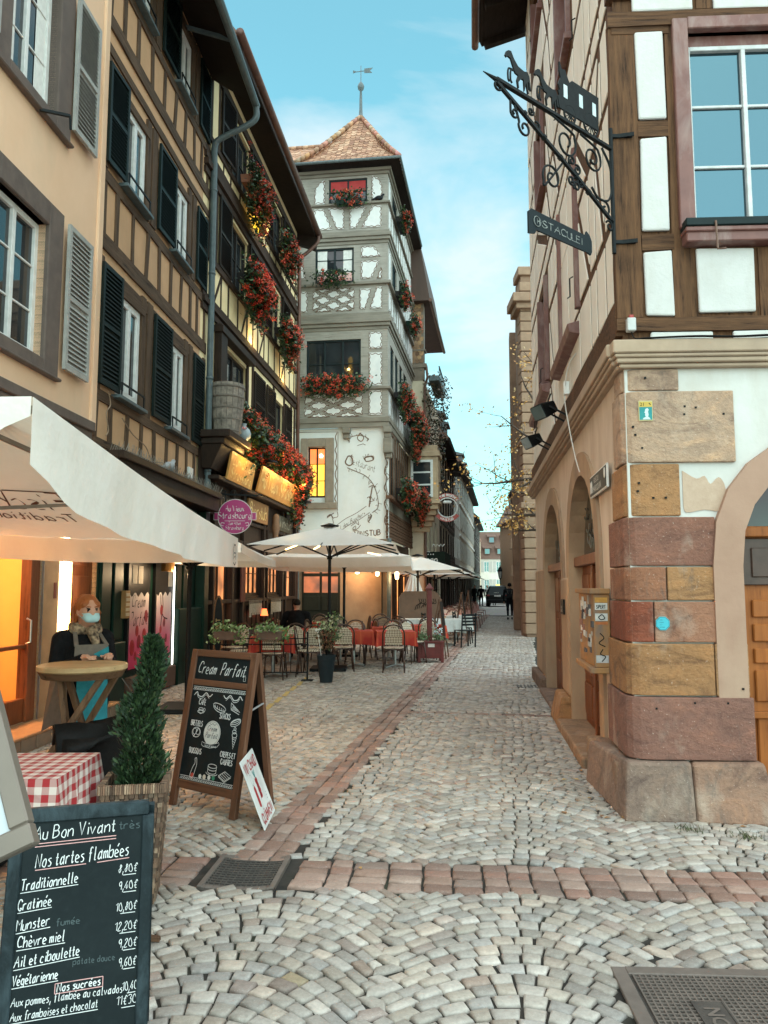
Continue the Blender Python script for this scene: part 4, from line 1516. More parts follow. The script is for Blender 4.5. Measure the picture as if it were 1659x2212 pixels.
# ground floor
mb = MB()
mb.box(-4.2,-.0,.22,.5,0,3.1)
ob('ground_floor_wall',mb,M('sandstone_ground_floor',(0.40,0.255,0.155),(0.30,0.18,0.11),scale=3,rough=.85,bump=.5),D)
mb = MB()
mb.M = MS
ops = [(.8,1.5,.1,2.5),(1.7,2.9,.3,2.5),(3.2,4.4,.1,2.6),(4.8,6.2,.3,2.5)]
wall(mb,0,6.65,0,3.1,ops,y=.2,rev=.2)
ob('side_ground_floor',mb,DKWOOD,D)
for o_ in ops:
    window(D,*o_,y=.3,frame=DKWOOD,glass=EMIT('amber_interior',(1.0,0.36,0.10),0.9,vary=.8,scale=3) if o_ is not ops[1] else LITW,nx=2,ny=1,fw=.1,M_=MS)
mb = MB()
mb.box(-2.72,-1.52,.14,.22,0,2.75)
for x0,x1 in ((-2.66,-2.16),(-2.08,-1.58)):
    for z0,z1 in ((.15,.8),(.9,1.35)):
        mb.box(x0,x1,.11,.14,z0,z1)
ob('double_door',mb,M('dark_olive_door',(0.042,0.04,0.028),scale=5,rough=.5),D,bev=.01)
mb = MB()
for x0,x1 in ((-2.66,-2.16),(-2.08,-1.58)):
    for z0,z1 in ((1.45,1.95),(2.05,2.6)):
        mb.quad((x0,.135,z0),(x1,.135,z0),(x1,.135,z1),(x0,.135,z1))
ob_each('door_pane',mb,EMIT('dim_orange_panes',(1.0,0.22,0.05),0.28,vary=.9,scale=2.5),D)
mb = MB()
mb.tube([(-2.86,.1,0),(-2.86,.1,4.0)],.06,8)
mb.tube([(.05,-.1,0),(.05,-.1,3.1)],.07,8)
ob_each('metal_post',mb,MT['zinc'],D)
mb = MB()
mb.box(-1.45,-.45,.06,.16,2.2,2.75)
ob('menu_lightbox',mb,M('white_light_panel',(.8,.82,.82)),D)
mb = MB()
mb.lathe([(.001,0),(.06,.02),(.07,.08),(.001,.12)],10,c=(-.95,.0,2.02),cap=False)
mb.lathe([(.001,0),(.05,.02),(.06,.2),(.001,.25)],10,c=(-.3,-.2,1.95),cap=False)
mb.lathe([(.001,0),(.05,.02),(.06,.2),(.001,.25)],10,c=(.3,-.2,1.85),cap=False)
ob_each('lamp_bulb',mb,EMIT('lamp_bulb_glow',(1,.72,.38),5),D,smooth=True)
for x,y,z,e in ((-.95,-.25,2.0,8),(.25,-.4,1.9,9),(-2.2,-.3,2.5,2)):
    ld = bpy.data.lights.new('terrace_lamp','POINT')
    ld.energy,ld.color,ld.shadow_soft_size = e,(1.0,0.58,0.25),0.08
    lo = bpy.data.objects.new('terrace_lamp',ld)
    COL.objects.link(lo)
    lo.parent = D
    lo.location = (x,y,z)
# roof: bell-cast pyramid clad in beaver-tail tiles
TILE = ATTR('beaver_tail_tiles',0.8,.35,9,.5,.01)
apex = Vector((-1.15,1.62,17.95))
corn = [Vector((-2.95,-.42,15.20)),Vector((.42,-.42,15.20)),Vector((.50,3.7,15.22)),Vector((-2.95,3.7,15.22))]
TC = [hexc(h) for h in ('#b98d70','#ae8166','#c49a7c','#a47a60','#bd9074','#9a6f58','#c9a285')]
def tile_face(mb,a,b,ap,rows,tw,flare=.16,ridge=None):
    """tile the face a-b-ap (or a trapezoid to the ridge line) with overlapping round-tailed tiles"""
    nrm = (b - a).cross((ap if ridge is None else ridge[0]) - a).normalized()
    if nrm.z < 0:
        nrm = -nrm
    for r in range(rows):
        t0 = r / rows
        t1 = (r + 1.6) / rows
        f0 = -flare * (1 - (1 - t0) ** 2.4) * 0 + 0
        def at_(u,tt):
            tt = min(tt,1)
            L = a.lerp(ap if ridge is None else ridge[0],tt)
            Rr = b.lerp(ap if ridge is None else ridge[1],tt)
            p = L.lerp(Rr,u)
            sag = -flare * math.sin(math.pi * min(1,tt)) ** 1.0 * (1 - tt) * 1.6
            return p + nrm * sag
        wid = (at_(1,t0) - at_(0,t0)).length
        n = max(1,int(wid / tw))
        for i in range(-1,n + 1):
            u0 = (i + (.5 if r % 2 else 0)) / n
            u1 = u0 + .96 / n
            u0,u1 = max(0,u0),min(1,u1)
            if u1 - u0 < .2 / n:
                continue
            um = (u0 + u1) / 2
            lift = nrm * random.uniform(.018,.03)
            top = nrm * .004
            dd = (t1 - t0) * .28
            vs = [at_(u0,t0 + dd) + lift,at_(u0 + (um - u0) * .35,t0 + dd * .3) + lift,at_(um,t0) + lift,at_(u1 - (u1 - um) * .35,t0 + dd * .3) + lift,at_(u1,t0 + dd) + lift,at_(u1,t1) + top,at_(u0,t1) + top]
            lo_ = [v - nrm * .022 for v in vs[:5]]
            c = random.choice(TC)
            q = random.uniform(.75,1.1)
            mb.add([tuple(v) for v in vs + lo_],[(0,1,2,3,4,5,6),(7,8,1,0),(8,9,2,1),(9,10,3,2),(10,11,4,3)],col=tuple(x * q for x in c))
mb = MB()
tile_face(mb,corn[0],corn[1],apex,21,.17)
tile_face(mb,corn[1],corn[2],apex,21,.2)
tile_face(mb,corn[2],corn[3],apex,6,.6)
tile_face(mb,corn[3],corn[0],apex,12,.4)
tile_face(mb,Vector((-6.5,-.42,15.2)),Vector((-2.2,-.42,15.2)),None,9,.17,flare=.05,ridge=(Vector((-6.5,.95,16.55)),Vector((-1.95,.95,16.55))))
tile_face(mb,Vector((.40,3.4,15.24)),Vector((.40,6.2,15.3)),None,10,.25,flare=.05,ridge=(Vector((-1.1,3.4,17.0)),Vector((-1.1,6.2,17.0))))
mb.M = None
ob('roof_tiles',mb,TILE,D)
mb = MB()
for p,q in ((corn[0],apex),(corn[1],apex)):
    for i in range(15):
        t_ = i / 15
        a = p.lerp(q,t_)
        b = p.lerp(q,t_ + .075)
        sag = -.16 * math.sin(math.pi * t_) * (1 - t_) * 1.3
        dz = Vector((0,-.03,.02 + sag * .6))
        mb.tube([a + dz,b + dz + Vector((0,-.008,.01))],[.085,.062],8,col=tuple(x * random.uniform(.7,1.0) for x in random.choice(TC)))
for i in range(22):
    x = -6.4 + i * .21
    mb.tube([(x,.95,16.58),(x + .22,.95,16.60)],[.08,.06],8,col=random.choice(TC))
ob('ridge_tiles',mb,TILE,D,smooth=True)
mb = MB()
c4 = [v + Vector((0,0,-.03)) for v in corn]
mb.add([tuple(v) for v in c4] + [tuple(apex - Vector((0,0,.75)))],[(3,2,1,0),(0,1,4),(1,2,4),(2,3,4),(3,0,4)])
mb.hexa([(-6.5,-.42,15.12),(-2.9,-.42,15.12),(-2.9,1,15.12),(-6.5,1,15.12)],[(-6.5,-.42,15.17),(-2.9,-.42,15.17),(-2.9,1,16.3),(-6.5,1,16.3)])
mb.M = MS
mb.hexa([(3.6,-.44,15.08),(6.0,-.44,15.08),(6.0,.3,15.0),(3.6,.3,15.0)],[(3.6,-.44,15.2),(6.0,-.44,15.24),(6.0,.3,15.5),(3.6,.3,15.5)])
mb.M = None
ob('eaves_boards',mb,SOFFIT,D)
mb = MB()
mb.tube([(-6.4,-.47,15.17),(.46,-.47,15.17),(.60,6.0,15.2)],.05,8)
ob('gutter',mb,MT['zinc'],D)
mb = MB()
mb.lathe([(.12,17.75),(.10,18.0),(.07,18.05),(.055,18.3),(.05,18.7),(.035,18.95),(.10,19.02),(.12,19.12),(.08,19.22),(.015,19.3),(.012,19.9)],12,c=(apex.x,apex.y,0))
o_ = ob('finial',mb,MT['zinc'],D,smooth=True)
mb = MB()
mb.bar((apex.x - .28,apex.y,19.68),(apex.x + .2,apex.y,19.70),.02)
mb.prism([(apex.x + .12,19.62),(apex.x + .4,19.60),(apex.x + .32,19.69),(apex.x + .42,19.79),(apex.x + .12,19.78)],apex.y - .008,apex.y + .008)
mb.prism([(apex.x - .28,19.64),(apex.x - .14,19.69),(apex.x - .28,19.75)],apex.y - .008,apex.y + .008)
ob('weather_vane',mb,MT['zinc'],o_)

# ---- neighbour with scale-clad gable, ivy and stone oriel
E_P,E_D = (1.60,29.5),(0.16,1.0)
EH = house('scale_clad_house','narrow house with brown scale-clad gable, hanging ivy and a stone oriel',E_P,E_D)
CREAMST = M('cream_oriel_stone',(0.55,0.40,0.26),(0.42,0.29,0.18),scale=4,rough=.85,bump=.4,stain=(.25,.17,.11))
CREAMPL = M('cream_house_plaster',(0.62,0.52,0.39),(0.54,0.44,0.32),scale=3,rough=.85,bump=.2,stain=(.4,.31,.22))
mb = MB()
wall(mb,0,6.5,0,9.8,[(.7,1.5,5.6,7.1),(2.4,3.2,5.6,7.1),(4.2,5.0,5.6,7.1),(.7,1.5,3.1,4.5),(2.4,3.2,3.1,4.5),(4.2,5.0,3.1,4.5),(.5,3,.1,2.4),(3.6,6,.1,2.4)])
mb.quad((0,.6,0),(0,0,0),(0,0,9.8),(0,.6,9.8))
ob('wall',mb,CREAMPL,EH)
for o_ in ((.7,1.5,5.6,7.1),(2.4,3.2,5.6,7.1),(4.2,5.0,5.6,7.1),(.7,1.5,3.1,4.5),(2.4,3.2,3.1,4.5),(4.2,5.0,3.1,4.5),(.5,3,.1,2.4),(3.6,6,.1,2.4)):
    window(EH,*o_,y=.1,frame=MT['white_paint'] if o_[2] > 3 else DKWOOD,nx=2,ny=2,fw=.08)
mb = MB()
for r in range(17):
    z = 10.5 + r * .15
    for i in range(7):
        y = .02 + i * .17 + (.085 if r % 2 else 0)
        if y > 1.05:
            continue
        c = random.choice([hexc(h) for h in ('#7a5c45','#8b6a50','#6a4c38','#94745a','#a5805c')])
        mb.add([(-.03 - random.uniform(0,.015),y,z + .18),(-.03,y + .16,z + .18),(-.045,y + .16,z + .06),(-.05,y + .12,z),(-.05,y + .04,z),(-.045,y,z + .06)],[(5,4,3,2,1,0)],col=c)
ob('gable_scales',mb,ATTR('wood_scales',.85,.4,12,.5),EH)
mb = MB()
mb.box(-.02,.3,-.0,1.6,9.8,13.0)
mb.box(-.06,.4,-.1,1.7,10.32,10.48)
mb.box(-.06,.4,-.06,1.7,11.0,11.06)
ob('gable',mb,M('grey_brown_gable',(.2,.15,.11),scale=5),EH)
mb = MB()
mb.hexa([(-.35,-.28,12.95),(6.5,-.28,12.95),(6.5,1.4,12.95),(-.35,1.2,12.95)],[(-.35,.15,15.5),(6.5,.15,15.5),(6.5,1.6,15.5),(-.35,1.25,15.5)])
ob('roof',mb,M('dark_brown_cladding',(0.085,0.047,0.035),(0.06,0.035,0.026),scale=3,rough=.8,stretch=(1,1,.2)),EH)
mb = MB()
mb.tube([(-.38,-.3,12.95),(6.5,-.3,12.95)],.07,8)
mb.tube([(-.1,-.1,10.3),(-.1,-.14,9.9),(-.06,-.02,9.5),(-.06,-.02,0)],.05,8)
mb.tube([(-.12,.75,8.3),(-.12,.75,0)],.10,8)
ob('downpipe',mb,COPPER,EH)
mb = MB()
mb.box(-1.05,-.0,-.62,.55,4.9,6.55)
mb.box(-1.12,0,-.68,.6,6.55,6.75)
mb.box(-1.12,0,-.68,.6,4.75,4.9)
for k in range(5):
    mb.box(-1.0 + .2 * k,0,-.6 + .1 * k,.5,4.55 - .2 * k,4.75 - .2 * k)
mb.box(-1.0,0,-.58,.5,6.75,7.0)
ob('stone_oriel',mb,CREAMST,EH,bev=.02)
MO = Matrix.Translation((-1.06,0,0)) @ Matrix.Rotation(R(-90),4,'Z')
window(EH,-.42,.42,5.0,6.42,y=-.02,frame=MT['white_paint'],nx=1,ny=3,fw=.09,mw=.06,M_=MO)
mb = MB()
for k in range(1500):
    t_ = random.random()
    x = random.uniform(-.5,2.8)
    z = 10.1 - t_ * 4.2
    d_ = random.uniform(-.95,.1) * (1 - .4 * t_)
    if z < 7.2 and random.random() < .7:
        x = random.choice([-.3,.1,.7,1.3,2.0]) + random.gauss(0,.07)
    p = Vector((x,d_,z))
    u = Vector((random.gauss(0,1),random.gauss(0,1),random.gauss(-.6,.6))).normalized() * random.uniform(.05,.12)
    v = u.orthogonal().normalized() * random.uniform(.04,.09)
    c = random.choice([(.03,.035,.014),(.05,.045,.018),(.02,.025,.012),(.09,.05,.02),(.06,.03,.015)])
    mb.add([p,p + u * .5 + v,p + u,p + u * .5 - v],[(0,1,2,3)],col=c)
LEAF = ATTR('leaves',.55,.3,40,0)
ob('ivy',mb,LEAF,EH)
o_ = COL.objects[-1]
mb = MB()
mb.box(-.3,2.6,-.62,-.2,9.7,9.9)
mb.tube([(-.3,-.62,10.25),(2.6,-.62,10.25)],.03)
for i in range(6):
    mb.bar((-.3 + i * .55,-.62,9.8),(-.3 + i * .55,-.62,10.25),.03)
ob('roof_terrace',mb,MT['zinc'],EH)
mb = MB()
mb.box(.2,3.2,-.75,-.05,2.55,3.0)
o_ = ob('hotel_canopy',mb,M('dark_green_canopy',(.014,.03,.02),scale=4),EH)
mb = MB()
MC_ = Matrix.Translation((.18,0,0)) @ Matrix.Rotation(R(-90),4,'Z')
mb.M = MC_
hand(mb,'Rohan',-.28,2.62,.19,y=-.03,w=.018,sx=.9)
hand(mb,'L',.02,3.0,.22,y=-.03,w=.018)
line(mb,[(.25 + .07 * i,3.2 + .1 * (i % 2)) for i in range(8)],.014,y=-.03)
for i in range(5):
    k = 8
    mb.prism([(-.1 + .1 * i + .025 * math.cos(6.283 * j / k),2.9 + .025 * math.sin(6.283 * j / k)) for j in range(k)],-.035,-.02)
mb.M = None
ob('hotel_lettering',mb,MT['white_paint'],EH)

# ---- the row further down the street
def row_house(name,label,s0,s1,h,wallm,frame,n,floors,roofh=2.4,timber=False,shut=None,ground=DKWOOD,z0=3.0,ledge=False,awn=None):
    p = (E_P[0] + .16 * s0,E_P[1] + s0)
    L = (s1 - s0) * math.hypot(.16,1)
    r = house(name,label,p,(.16,1.0))
    fh = (h - z0) / floors
    ops = []
    for f in range(floors):
        for i in range(n):
            c = L * (i + .5) / n
            wd = min(.55,L / n * .3)
            ops.append((c - wd,c + wd,z0 + fh * f + fh * .22,z0 + fh * f + fh * .86))
    mb = MB()
    wall(mb,0,L,z0,h,ops,rev=.12)
    mb.quad((0,5,0),(0,0,0),(0,0,h),(0,5,h))
    ob('wall',mb,wallm,r)
    for o_ in ops:
        window(r,*o_,y=.08,frame=frame,nx=2,ny=2,fw=.09)
        if shut:
            sm = MB()
            w_ = o_[1] - o_[0]
            for a,b in ((o_[0] - w_ * .52,o_[0] - .01),(o_[1] + .01,o_[1] + w_ * .52)):
                sm.box(a,b,-.05,-.005,o_[2],o_[3])
                for q in range(3):
                    sm.box(a + .05,b - .05,-.062,-.05,o_[2] + (o_[3] - o_[2]) * (.06 + .31 * q),o_[2] + (o_[3] - o_[2]) * (.32 + .31 * q))
            ob_each('shutter',sm,shut,r)
    mb = MB()
    wall(mb,0,L,0,z0,[(L * i / n + .4,L * (i + 1) / n - .3,.2,z0 - .5) for i in range(n)],y=.0,rev=.3)
    mb.box(0,L,-.12,.0,z0 - .32,z0)
    ob('shop_front',mb,ground,r)
    mb = MB()
    mb.quad((0,.28,.1),(L,.28,.1),(L,.28,z0 - .3),(0,.28,z0 - .3))
    ob('shop_glass',mb,MT['glass_dark'],r)
    mb = MB()
    mb.hexa([(-.1,-.5,h),(L + .1,-.5,h),(L + .1,5,h),(-.1,5,h)],[(-.1,-.55,h + .16),(L + .1,-.55,h + .16),(L + .1,5,h + .16),(-.1,5,h + .16)])
    ob('eaves_boards',mb,SOFFIT,r)
    mb = MB()
    mb.hexa([(-.1,-.55,h + .16),(L + .1,-.55,h + .16),(L + .1,5,h + .16),(-.1,5,h + .16)],[(-.1,2.0,h + roofh),(L + .1,2.0,h + roofh),(L + .1,4.9,h + roofh),(-.1,4.9,h + roofh)])
    ob('roof',mb,ROOFT,r)
    if timber:
        tv,th = MB(),MB()
        for f in range(floors + 1):
            tbeam(th,(0,z0 + fh * f),(L,z0 + fh * f),.2)
            if f < floors:
                tbeam(th,(0,z0 + fh * (f + .18)),(L,z0 + fh * (f + .18)),.14)
                for i in range(n * 2 + 1):
                    tbeam(tv,(L * i / (n * 2),z0 + fh * f),(L * i / (n * 2),z0 + fh * (f + 1)),.14)
        ob('timber_rails',th,TBC_H,r)
        ob('timber_posts',tv,TBC_V,r)
    if ledge:
        mb = MB()
        for f in range(floors):
            mb.box(0,L,-.09,.01,z0 + fh * f - .08,z0 + fh * f + .08)
        ob('string_course',mb,MT['white_paint'],r)
    if awn:
        mb = MB()
        mb.hexa([(.3,-1.3,z0 - .75),(L - .3,-1.3,z0 - .75),(L - .3,0,z0 - .2),(.3,0,z0 - .2)],[(.3,-1.3,z0 - .7),(L - .3,-1.3,z0 - .7),(L - .3,0,z0 - .14),(.3,0,z0 - .14)])
        ob('awning',mb,awn,r)
    return r
WHITEPL = M('pale_far_plaster',(0.62,0.60,0.55),(0.52,0.50,0.46),scale=2,rough=.85,bump=.1,stain=(.4,.38,.34))
GREYPL = M('cream_far_plaster',(0.60,0.54,0.44),(0.50,0.45,0.37),scale=2,rough=.85,bump=.1,stain=(.4,.35,.28))
PALESH = M('pale_grey_shutter',(0.48,0.46,0.42),(0.40,0.385,0.35),scale=4,rough=.6)
AWN = M('cream_awning',(0.62,0.54,0.43),(0.55,0.47,0.36),scale=3,rough=.8)
r1 = row_house('timbered_row_house','dark half-timbered house beyond the ivy with grey dormer',6.6,11.6,8.6,CREAMPL,MT['black'],3,3,2.6,timber=True)
r2 = row_house('timbered_row_house','white and black timbered house between ivy house and long pale house',11.7,16.8,8.4,WHITEPL,MT['black'],3,3,2.6,timber=True)
r3 = row_house('white_row_house','slim white house with white shutters before the long pale house',16.9,22,9.2,WHITEPL,MT['white_paint'],3,3,2.0,shut=MT['white_paint'])
r4 = row_house('pale_row_house','long pale house with many shuttered windows and tiled mansard roof',22.1,45,9.6,GREYPL,MT['white_paint'],10,3,3.2,shut=PALESH,ledge=True,awn=AWN)
r5 = row_house('timbered_row_house','last dark timbered house at the far end of the left row',45.2,62,8.4,WHITEPL,MT['black'],6,3,2.4,timber=True)
for r,xs in ((r1,(1.2,3.6)),(r4,(3,7,11,15,19))):
    h = 8.6 if r is r1 else 9.6
    for x in xs:
        mb = MB()
        mb.box(x - .6,x + .6,-.1,2.0,h + .3,h + 1.5)
        mb.hexa([(x - .75,-.25,h + 1.5),(x + .75,-.25,h + 1.5),(x + .75,2.2,h + 1.5),(x - .75,2.2,h + 1.5)],[(x - .75,-.25,h + 1.58),(x + .75,-.25,h + 1.58),(x + .75,2.2,h + 2.3),(x - .75,2.2,h + 2.3)])
        ob('dormer',mb,M('slate_dormer',(.13,.135,.135),(.09,.095,.1),scale=4) if x == xs[0] else bpy.data.materials['slate_dormer'],r)
mb = MB()
mb.box(1.2,2.6,1.6,2.8,10,14.2)
mb.box(1.1,2.7,1.5,2.9,13.2,13.4)
ob('chimney',mb,CREAMPL,r1)
mb = MB()
for x in (1.55,2.2):
    mb.tube([(x - .22,2.2,14.2),(x - .2,2.2,14.55),(x,2.2,14.72),(x + .2,2.2,14.55),(x + .22,2.2,14.2)],.04,6)
ob_each('chimney_cowl',mb,MT['iron'],r1)
mb = MB()
mb.box(.5,3.0,1.4,2.6,9.5,12.6)
ob('chimney',mb,CREAMPL,r3)
mb = MB()
mb.box(0,.9,.9,2.2,9.0,12.4)
ob('chimney',mb,M('buff_chimney',(.5,.36,.2),scale=4),r5)

# ---- house closing the street
Z_ = house('white_gable_end_house','white house with steep brown roof and dormers closing the street',(15.6,128),(1.0,-.02))
opsZ = [(i * 2.05 + 1.2,i * 2.05 + 2.1,4.2,6.0) for i in range(6)] + [(i * 2.05 + 1.2,i * 2.05 + 2.1,1.2,3.0) for i in range(6)]
mb = MB()
wall(mb,-.6,13,0,6.4,opsZ)
ob('wall',mb,M('white_end_plaster',(.72,.68,.60),(.64,.6,.53),scale=1,bump=.1),Z_)
for o_ in opsZ:
    window(Z_,*o_,y=.08,frame=MT['white_paint'],glass=MT['glass_sky'],nx=2,ny=2,fw=.1)
    mb = MB()
    mb.box(o_[0] - .5,o_[0] - .02,-.06,0,o_[2],o_[3])
    mb.box(o_[1] + .02,o_[1] + .5,-.06,0,o_[2],o_[3])
    ob_each('shutter',mb,PALESH,Z_)
mb = MB()
mb.hexa([(-.7,-.3,6.4),(13,-.3,6.4),(13,7,6.4),(-.7,7,6.4)],[(-.7,2.6,11.2),(13,2.6,11.2),(13,4,11.2),(-.7,4,11.2)])
ob('roof',mb,M('brown_end_roof',(.16,.09,.065),(.11,.065,.05),scale=2,rough=.85,bump=.6),Z_)
mb = MB()
for z,xs in ((7.2,(1.8,3.9,6.1,8.3)),(9.2,(2.7,4.9,7.1))):
    for x in xs:
        y = -.3 + 2.9 * (z - 6.4) / 4.8
        mb.box(x - .5,x + .5,y - .2,y + 1.5,z,z + 1.0)
        mb.hexa([(x - .75,y - .35,z + 1.0),(x + .75,y - .35,z + 1.0),(x + .75,y + 1.4,z + 1.3),(x - .75,y + 1.4,z + 1.3)],[(x - .75,y - .35,z + 1.1),(x + .75,y - .35,z + 1.1),(x + .75,y + 1.4,z + 1.7),(x - .75,y + 1.4,z + 1.7)])
ob_each('dormer',mb,bpy.data.materials['brown_end_roof'],Z_)
mb = MB()
for z,xs in ((7.2,(1.8,3.9,6.1,8.3)),(9.2,(2.7,4.9,7.1))):
    for x in xs:
        y = -.3 + 2.9 * (z - 6.4) / 4.8
        mb.quad((x - .38,y - .21,z + .1),(x + .38,y - .21,z + .1),(x + .38,y - .21,z + .92),(x - .38,y - .21,z + .92))
ob_each('dormer_glass',mb,MT['glass_sky'],Z_)
mb = MB()
mb.box(-.9,.1,1,2.2,6.4,13.6)
ob('chimney',mb,CREAMPL,Z_)
for lab,x,y,h,mt_ in (('buff gable wall left of the house closing the street',13.8,122,9.0,CREAMPL),):
    r = house('buff_gable_house',lab,(x,y),(1,0))
    mb = MB()
    mb.box(-1.2,1.7,0,6,0,h)
    ob('wall',mb,mt_,r)
    mb = MB()
    mb.hexa([(-1.4,-.2,h),(1.9,-.2,h),(1.9,6,h),(-1.4,6,h)],[(-1.3,2,h + 1.8),(1.5,2,h + 1.8),(1.5,4,h + 1.8),(-1.3,4,h + 1.8)])
    ob('roof',mb,ROOFT,r)

# ---- sandstone building on the right, behind the corner house
SAND = M('red_brown_sandstone',(0.30,0.185,0.12),(0.21,0.125,0.082),scale=3,rough=.85,bump=.6,bscale=10,bdist=.02,stain=(.12,.08,.055))
SANDL = M('buff_quoin_stone',(0.36,0.235,0.155),(0.27,0.17,0.11),scale=4,rough=.85,bump=.4)
G = house('sandstone_palace','tall weathered sandstone palace wing with rusticated quoins behind the tree',(4.66,25.0),(1.0,0.0))
mb = MB()
mb.box(0,12,0,1,0,12.2)
mb.hexa([(0,1,0),(12,1,0),(18,38,0),(6.3,38,0)],[(0,1,12.2),(12,1,12.2),(18,38,12.2),(6.3,38,12.2)])
ob('wall',mb,SAND,G)
mb = MB()
for k in range(34):
    z = .1 + k * .35
    w_ = .62 if k % 2 else .45
    mb.box(-.05,w_,-.06,.5,z,z + .32)
    mb.box(1.5,1.5 + w_,-.06,.1,z,z + .32)
ob_each('quoins',mb,SANDL,G,bev=.02)
mb = MB()
mb.box(-.32,12,-.34,1.0,11.2,11.5)
mb.box(-.2,12,-.2,1.0,11.0,11.2)
mb.box(-.1,12,-.1,.9,12.2,12.5)
mb.box(-.12,12,-.14,.9,6.4,6.6)
mb.box(-.16,12,-.2,.9,4.2,4.4)
ob('cornice',mb,SANDL,G,bev=.02)
mb = MB()
for i in range(9):
    y = 4 + i * 3.6
    x = .17 * (y - 1)
    mb.hexa([(x - .25,y,0),(x + .3,y,0),(x + .4,y + .9,0),(x - .12,y + .9,0)],[(x - .25,y,11.6),(x + .3,y,11.6),(x + .4,y + .9,11.6),(x - .12,y + .9,11.6)])
ob_each('pilaster',mb,SAND,G,bev=.03)
G2 = house('balcony_house','orange-brown corner house with glazed balconies beyond the sandstone palace',(12.4,72),(1.0,0.0))
mb = MB()
mb.box(0,6,0,9,0,8.0)
ob('wall',mb,M('orange_brown_plaster',(.42,.24,.13),(.34,.18,.1),scale=3),G2)
mb = MB()
mb.hexa([(-.5,-.5,8.0),(6,-.5,8.0),(6,9,8.0),(-.5,9,8.0)],[(.6,.6,10.2),(6,.6,10.2),(6,8,10.2),(.6,8,10.2)])
ob('roof',mb,ROOFT,G2)
for z in (2.9,5.4):
    mb = MB()
    mb.box(-.5,3.6,-1.0,0,z - .2,z)
    mb.box(-.5,3.6,-1.0,-.9,z,z + .8)
    ob('balcony',mb,SANDL,G2,bev=.03)
    window(G2,.2,3.2,z + .2,z + 1.9,y=-.06,frame=DKWOOD,nx=3,ny=2,fw=.12)

# ---- right-hand corner house
H_O,H_D = (1.80,5.56),(1.0,-0.05)
HH_ = house('corner_timbered_house','corner house with white infill, hewn brown timbers and a coloured sandstone base',H_O,H_D)
relh = math.atan2(-1.0,-0.117) - math.atan2(-0.05,1.0)
MH = Matrix.Rotation(relh,4,'Z')
OAK_V = TIMBER('hewn_oak_upright',(0.15,0.072,0.034),(0.035,0.017,0.010),2,bump=1.0,fine=30)
OAK_H = TIMBER('hewn_oak_rail',(0.14,0.068,0.033),(0.032,0.016,0.010),0,bump=1.0,fine=30)
WH = M('white_lime_infill',(0.60,0.585,0.56),(0.53,0.515,0.49),scale=3.5,rough=.85,bump=.6,bscale=18,bdist=.01,stain=(.44,.40,.34),stain_amt=.45,stain_scale=2.6)
CR = M('cream_lime_infill',(0.84,0.77,0.68),(0.78,0.70,0.60),scale=3,rough=.85,bump=.3,bscale=22,bdist=.006,stain=(.6,.52,.42),stain_amt=.45)
MAROON = M('maroon_window_paint',(0.20,0.085,0.068),(0.15,0.06,0.05),scale=6,rough=.55,bump=.15,stain=(.5,.42,.38),stain_amt=.28,stain_scale=5)
mb = MB()                                                   # timber-coloured backing, all infill sits proud of it
wall(mb,0,4.2,3.43,12.6,[(.555,1.46,4.36,5.91)],y=.0,rev=.14)
ob('timber_wall',mb,OAK_V,HH_)
mb = MB()
mb.M = MH
wall(mb,-8.3,0,3.43,12.6,[(-6.45,-5.28,4.62,6.2),(-6.6,-5.4,7.7,9.05),(-6.7,-5.3,10.5,11.6),(-3.45,-2.3,7.7,9.05)],y=.0,rev=.3)
ob('side_timber_wall',mb,OAK_V,HH_)
pm = MB()
def pan(a,b,c,d):
    j = lambda: random.uniform(-.008,.008)
    pm.prism([(a + j(),c + j()),(b + j(),c + j()),(b + j(),d + j()),(a + j(),d + j())],-.032,.0)
for q in ((.16,.375,5.20,5.915),(.165,.375,4.29,5.045),(.165,.385,3.63,4.135),(.56,.985,3.65,4.15),(1.12,1.5,3.65,4.15),(1.62,1.85,3.65,4.15),(.20,.655,3.435,3.505),(.81,1.5,3.435,3.508),(.14,.61,6.09,7.0),(.765,1.4,6.08,7.0),(1.72,1.9,4.3,5.9),(.14,.6,7.2,8.4),(.75,1.5,7.2,8.4)):
    pan(*q)
ob('white_infill',pm,WH,HH_,bev=.014,seg=2)
pm = MB()
pm.M = MH
rails = [3.78,4.5,5.55,6.28,6.58,7.45,8.55,9.5,10.35,11.5,12.5]
posts = [.2,.55,1.0,1.36,2.08,2.9,3.6,4.15,4.55,5.1,6.65,7.3,7.85,8.25]
for i in range(len(rails) - 1):
    for j in range(len(posts) - 1):
        a,b = posts[j] + .032,posts[j + 1] - .032
        c,d = rails[i] + .05,rails[i + 1] - .05
        if j in (4,5) and 4.5 <= rails[i] < 6.2:
            c = rails[i] + .0
            d = rails[i + 1] - .01
        if d - c < .12 or any(-b < o[1] and -a > o[0] and c < o[3] and d > o[2] for o in ((-6.45,-5.28,4.5,6.25),(-6.6,-5.4,7.5,9.1),(-6.7,-5.3,10.4,11.6),(-3.45,-2.3,7.6,9.1))):
            continue
        q = random.random()
        if b - a > .3 and q < .42 and j not in (4,5) and d - c > .5:      # a brace splits the field
            t_ = .10
            if random.random() < .75:
                pm.prism([(-b,c),(-a - t_,c),(-b,d - t_)],-.014,0)
                pm.prism([(-a,c + t_),(-a,d),(-b + t_,d)],-.014,0)
            else:
                pm.prism([(-b,c + t_),(-a - t_,d),(-b,d)],-.014,0)
                pm.prism([(-b + t_,c),(-a,c),(-a,d - t_)],-.014,0)
        else:
            pm.prism([(-b,c),(-a,c),(-a,d),(-b,d)],-.014,0)
pm.M = None
ob('cream_infill',pm,CR,HH_,bev=.012)
tv,th = MB(),MB()
tbeam(tv,(.055,3.62),(.055,6.0),.20,-.022,.05,.006)
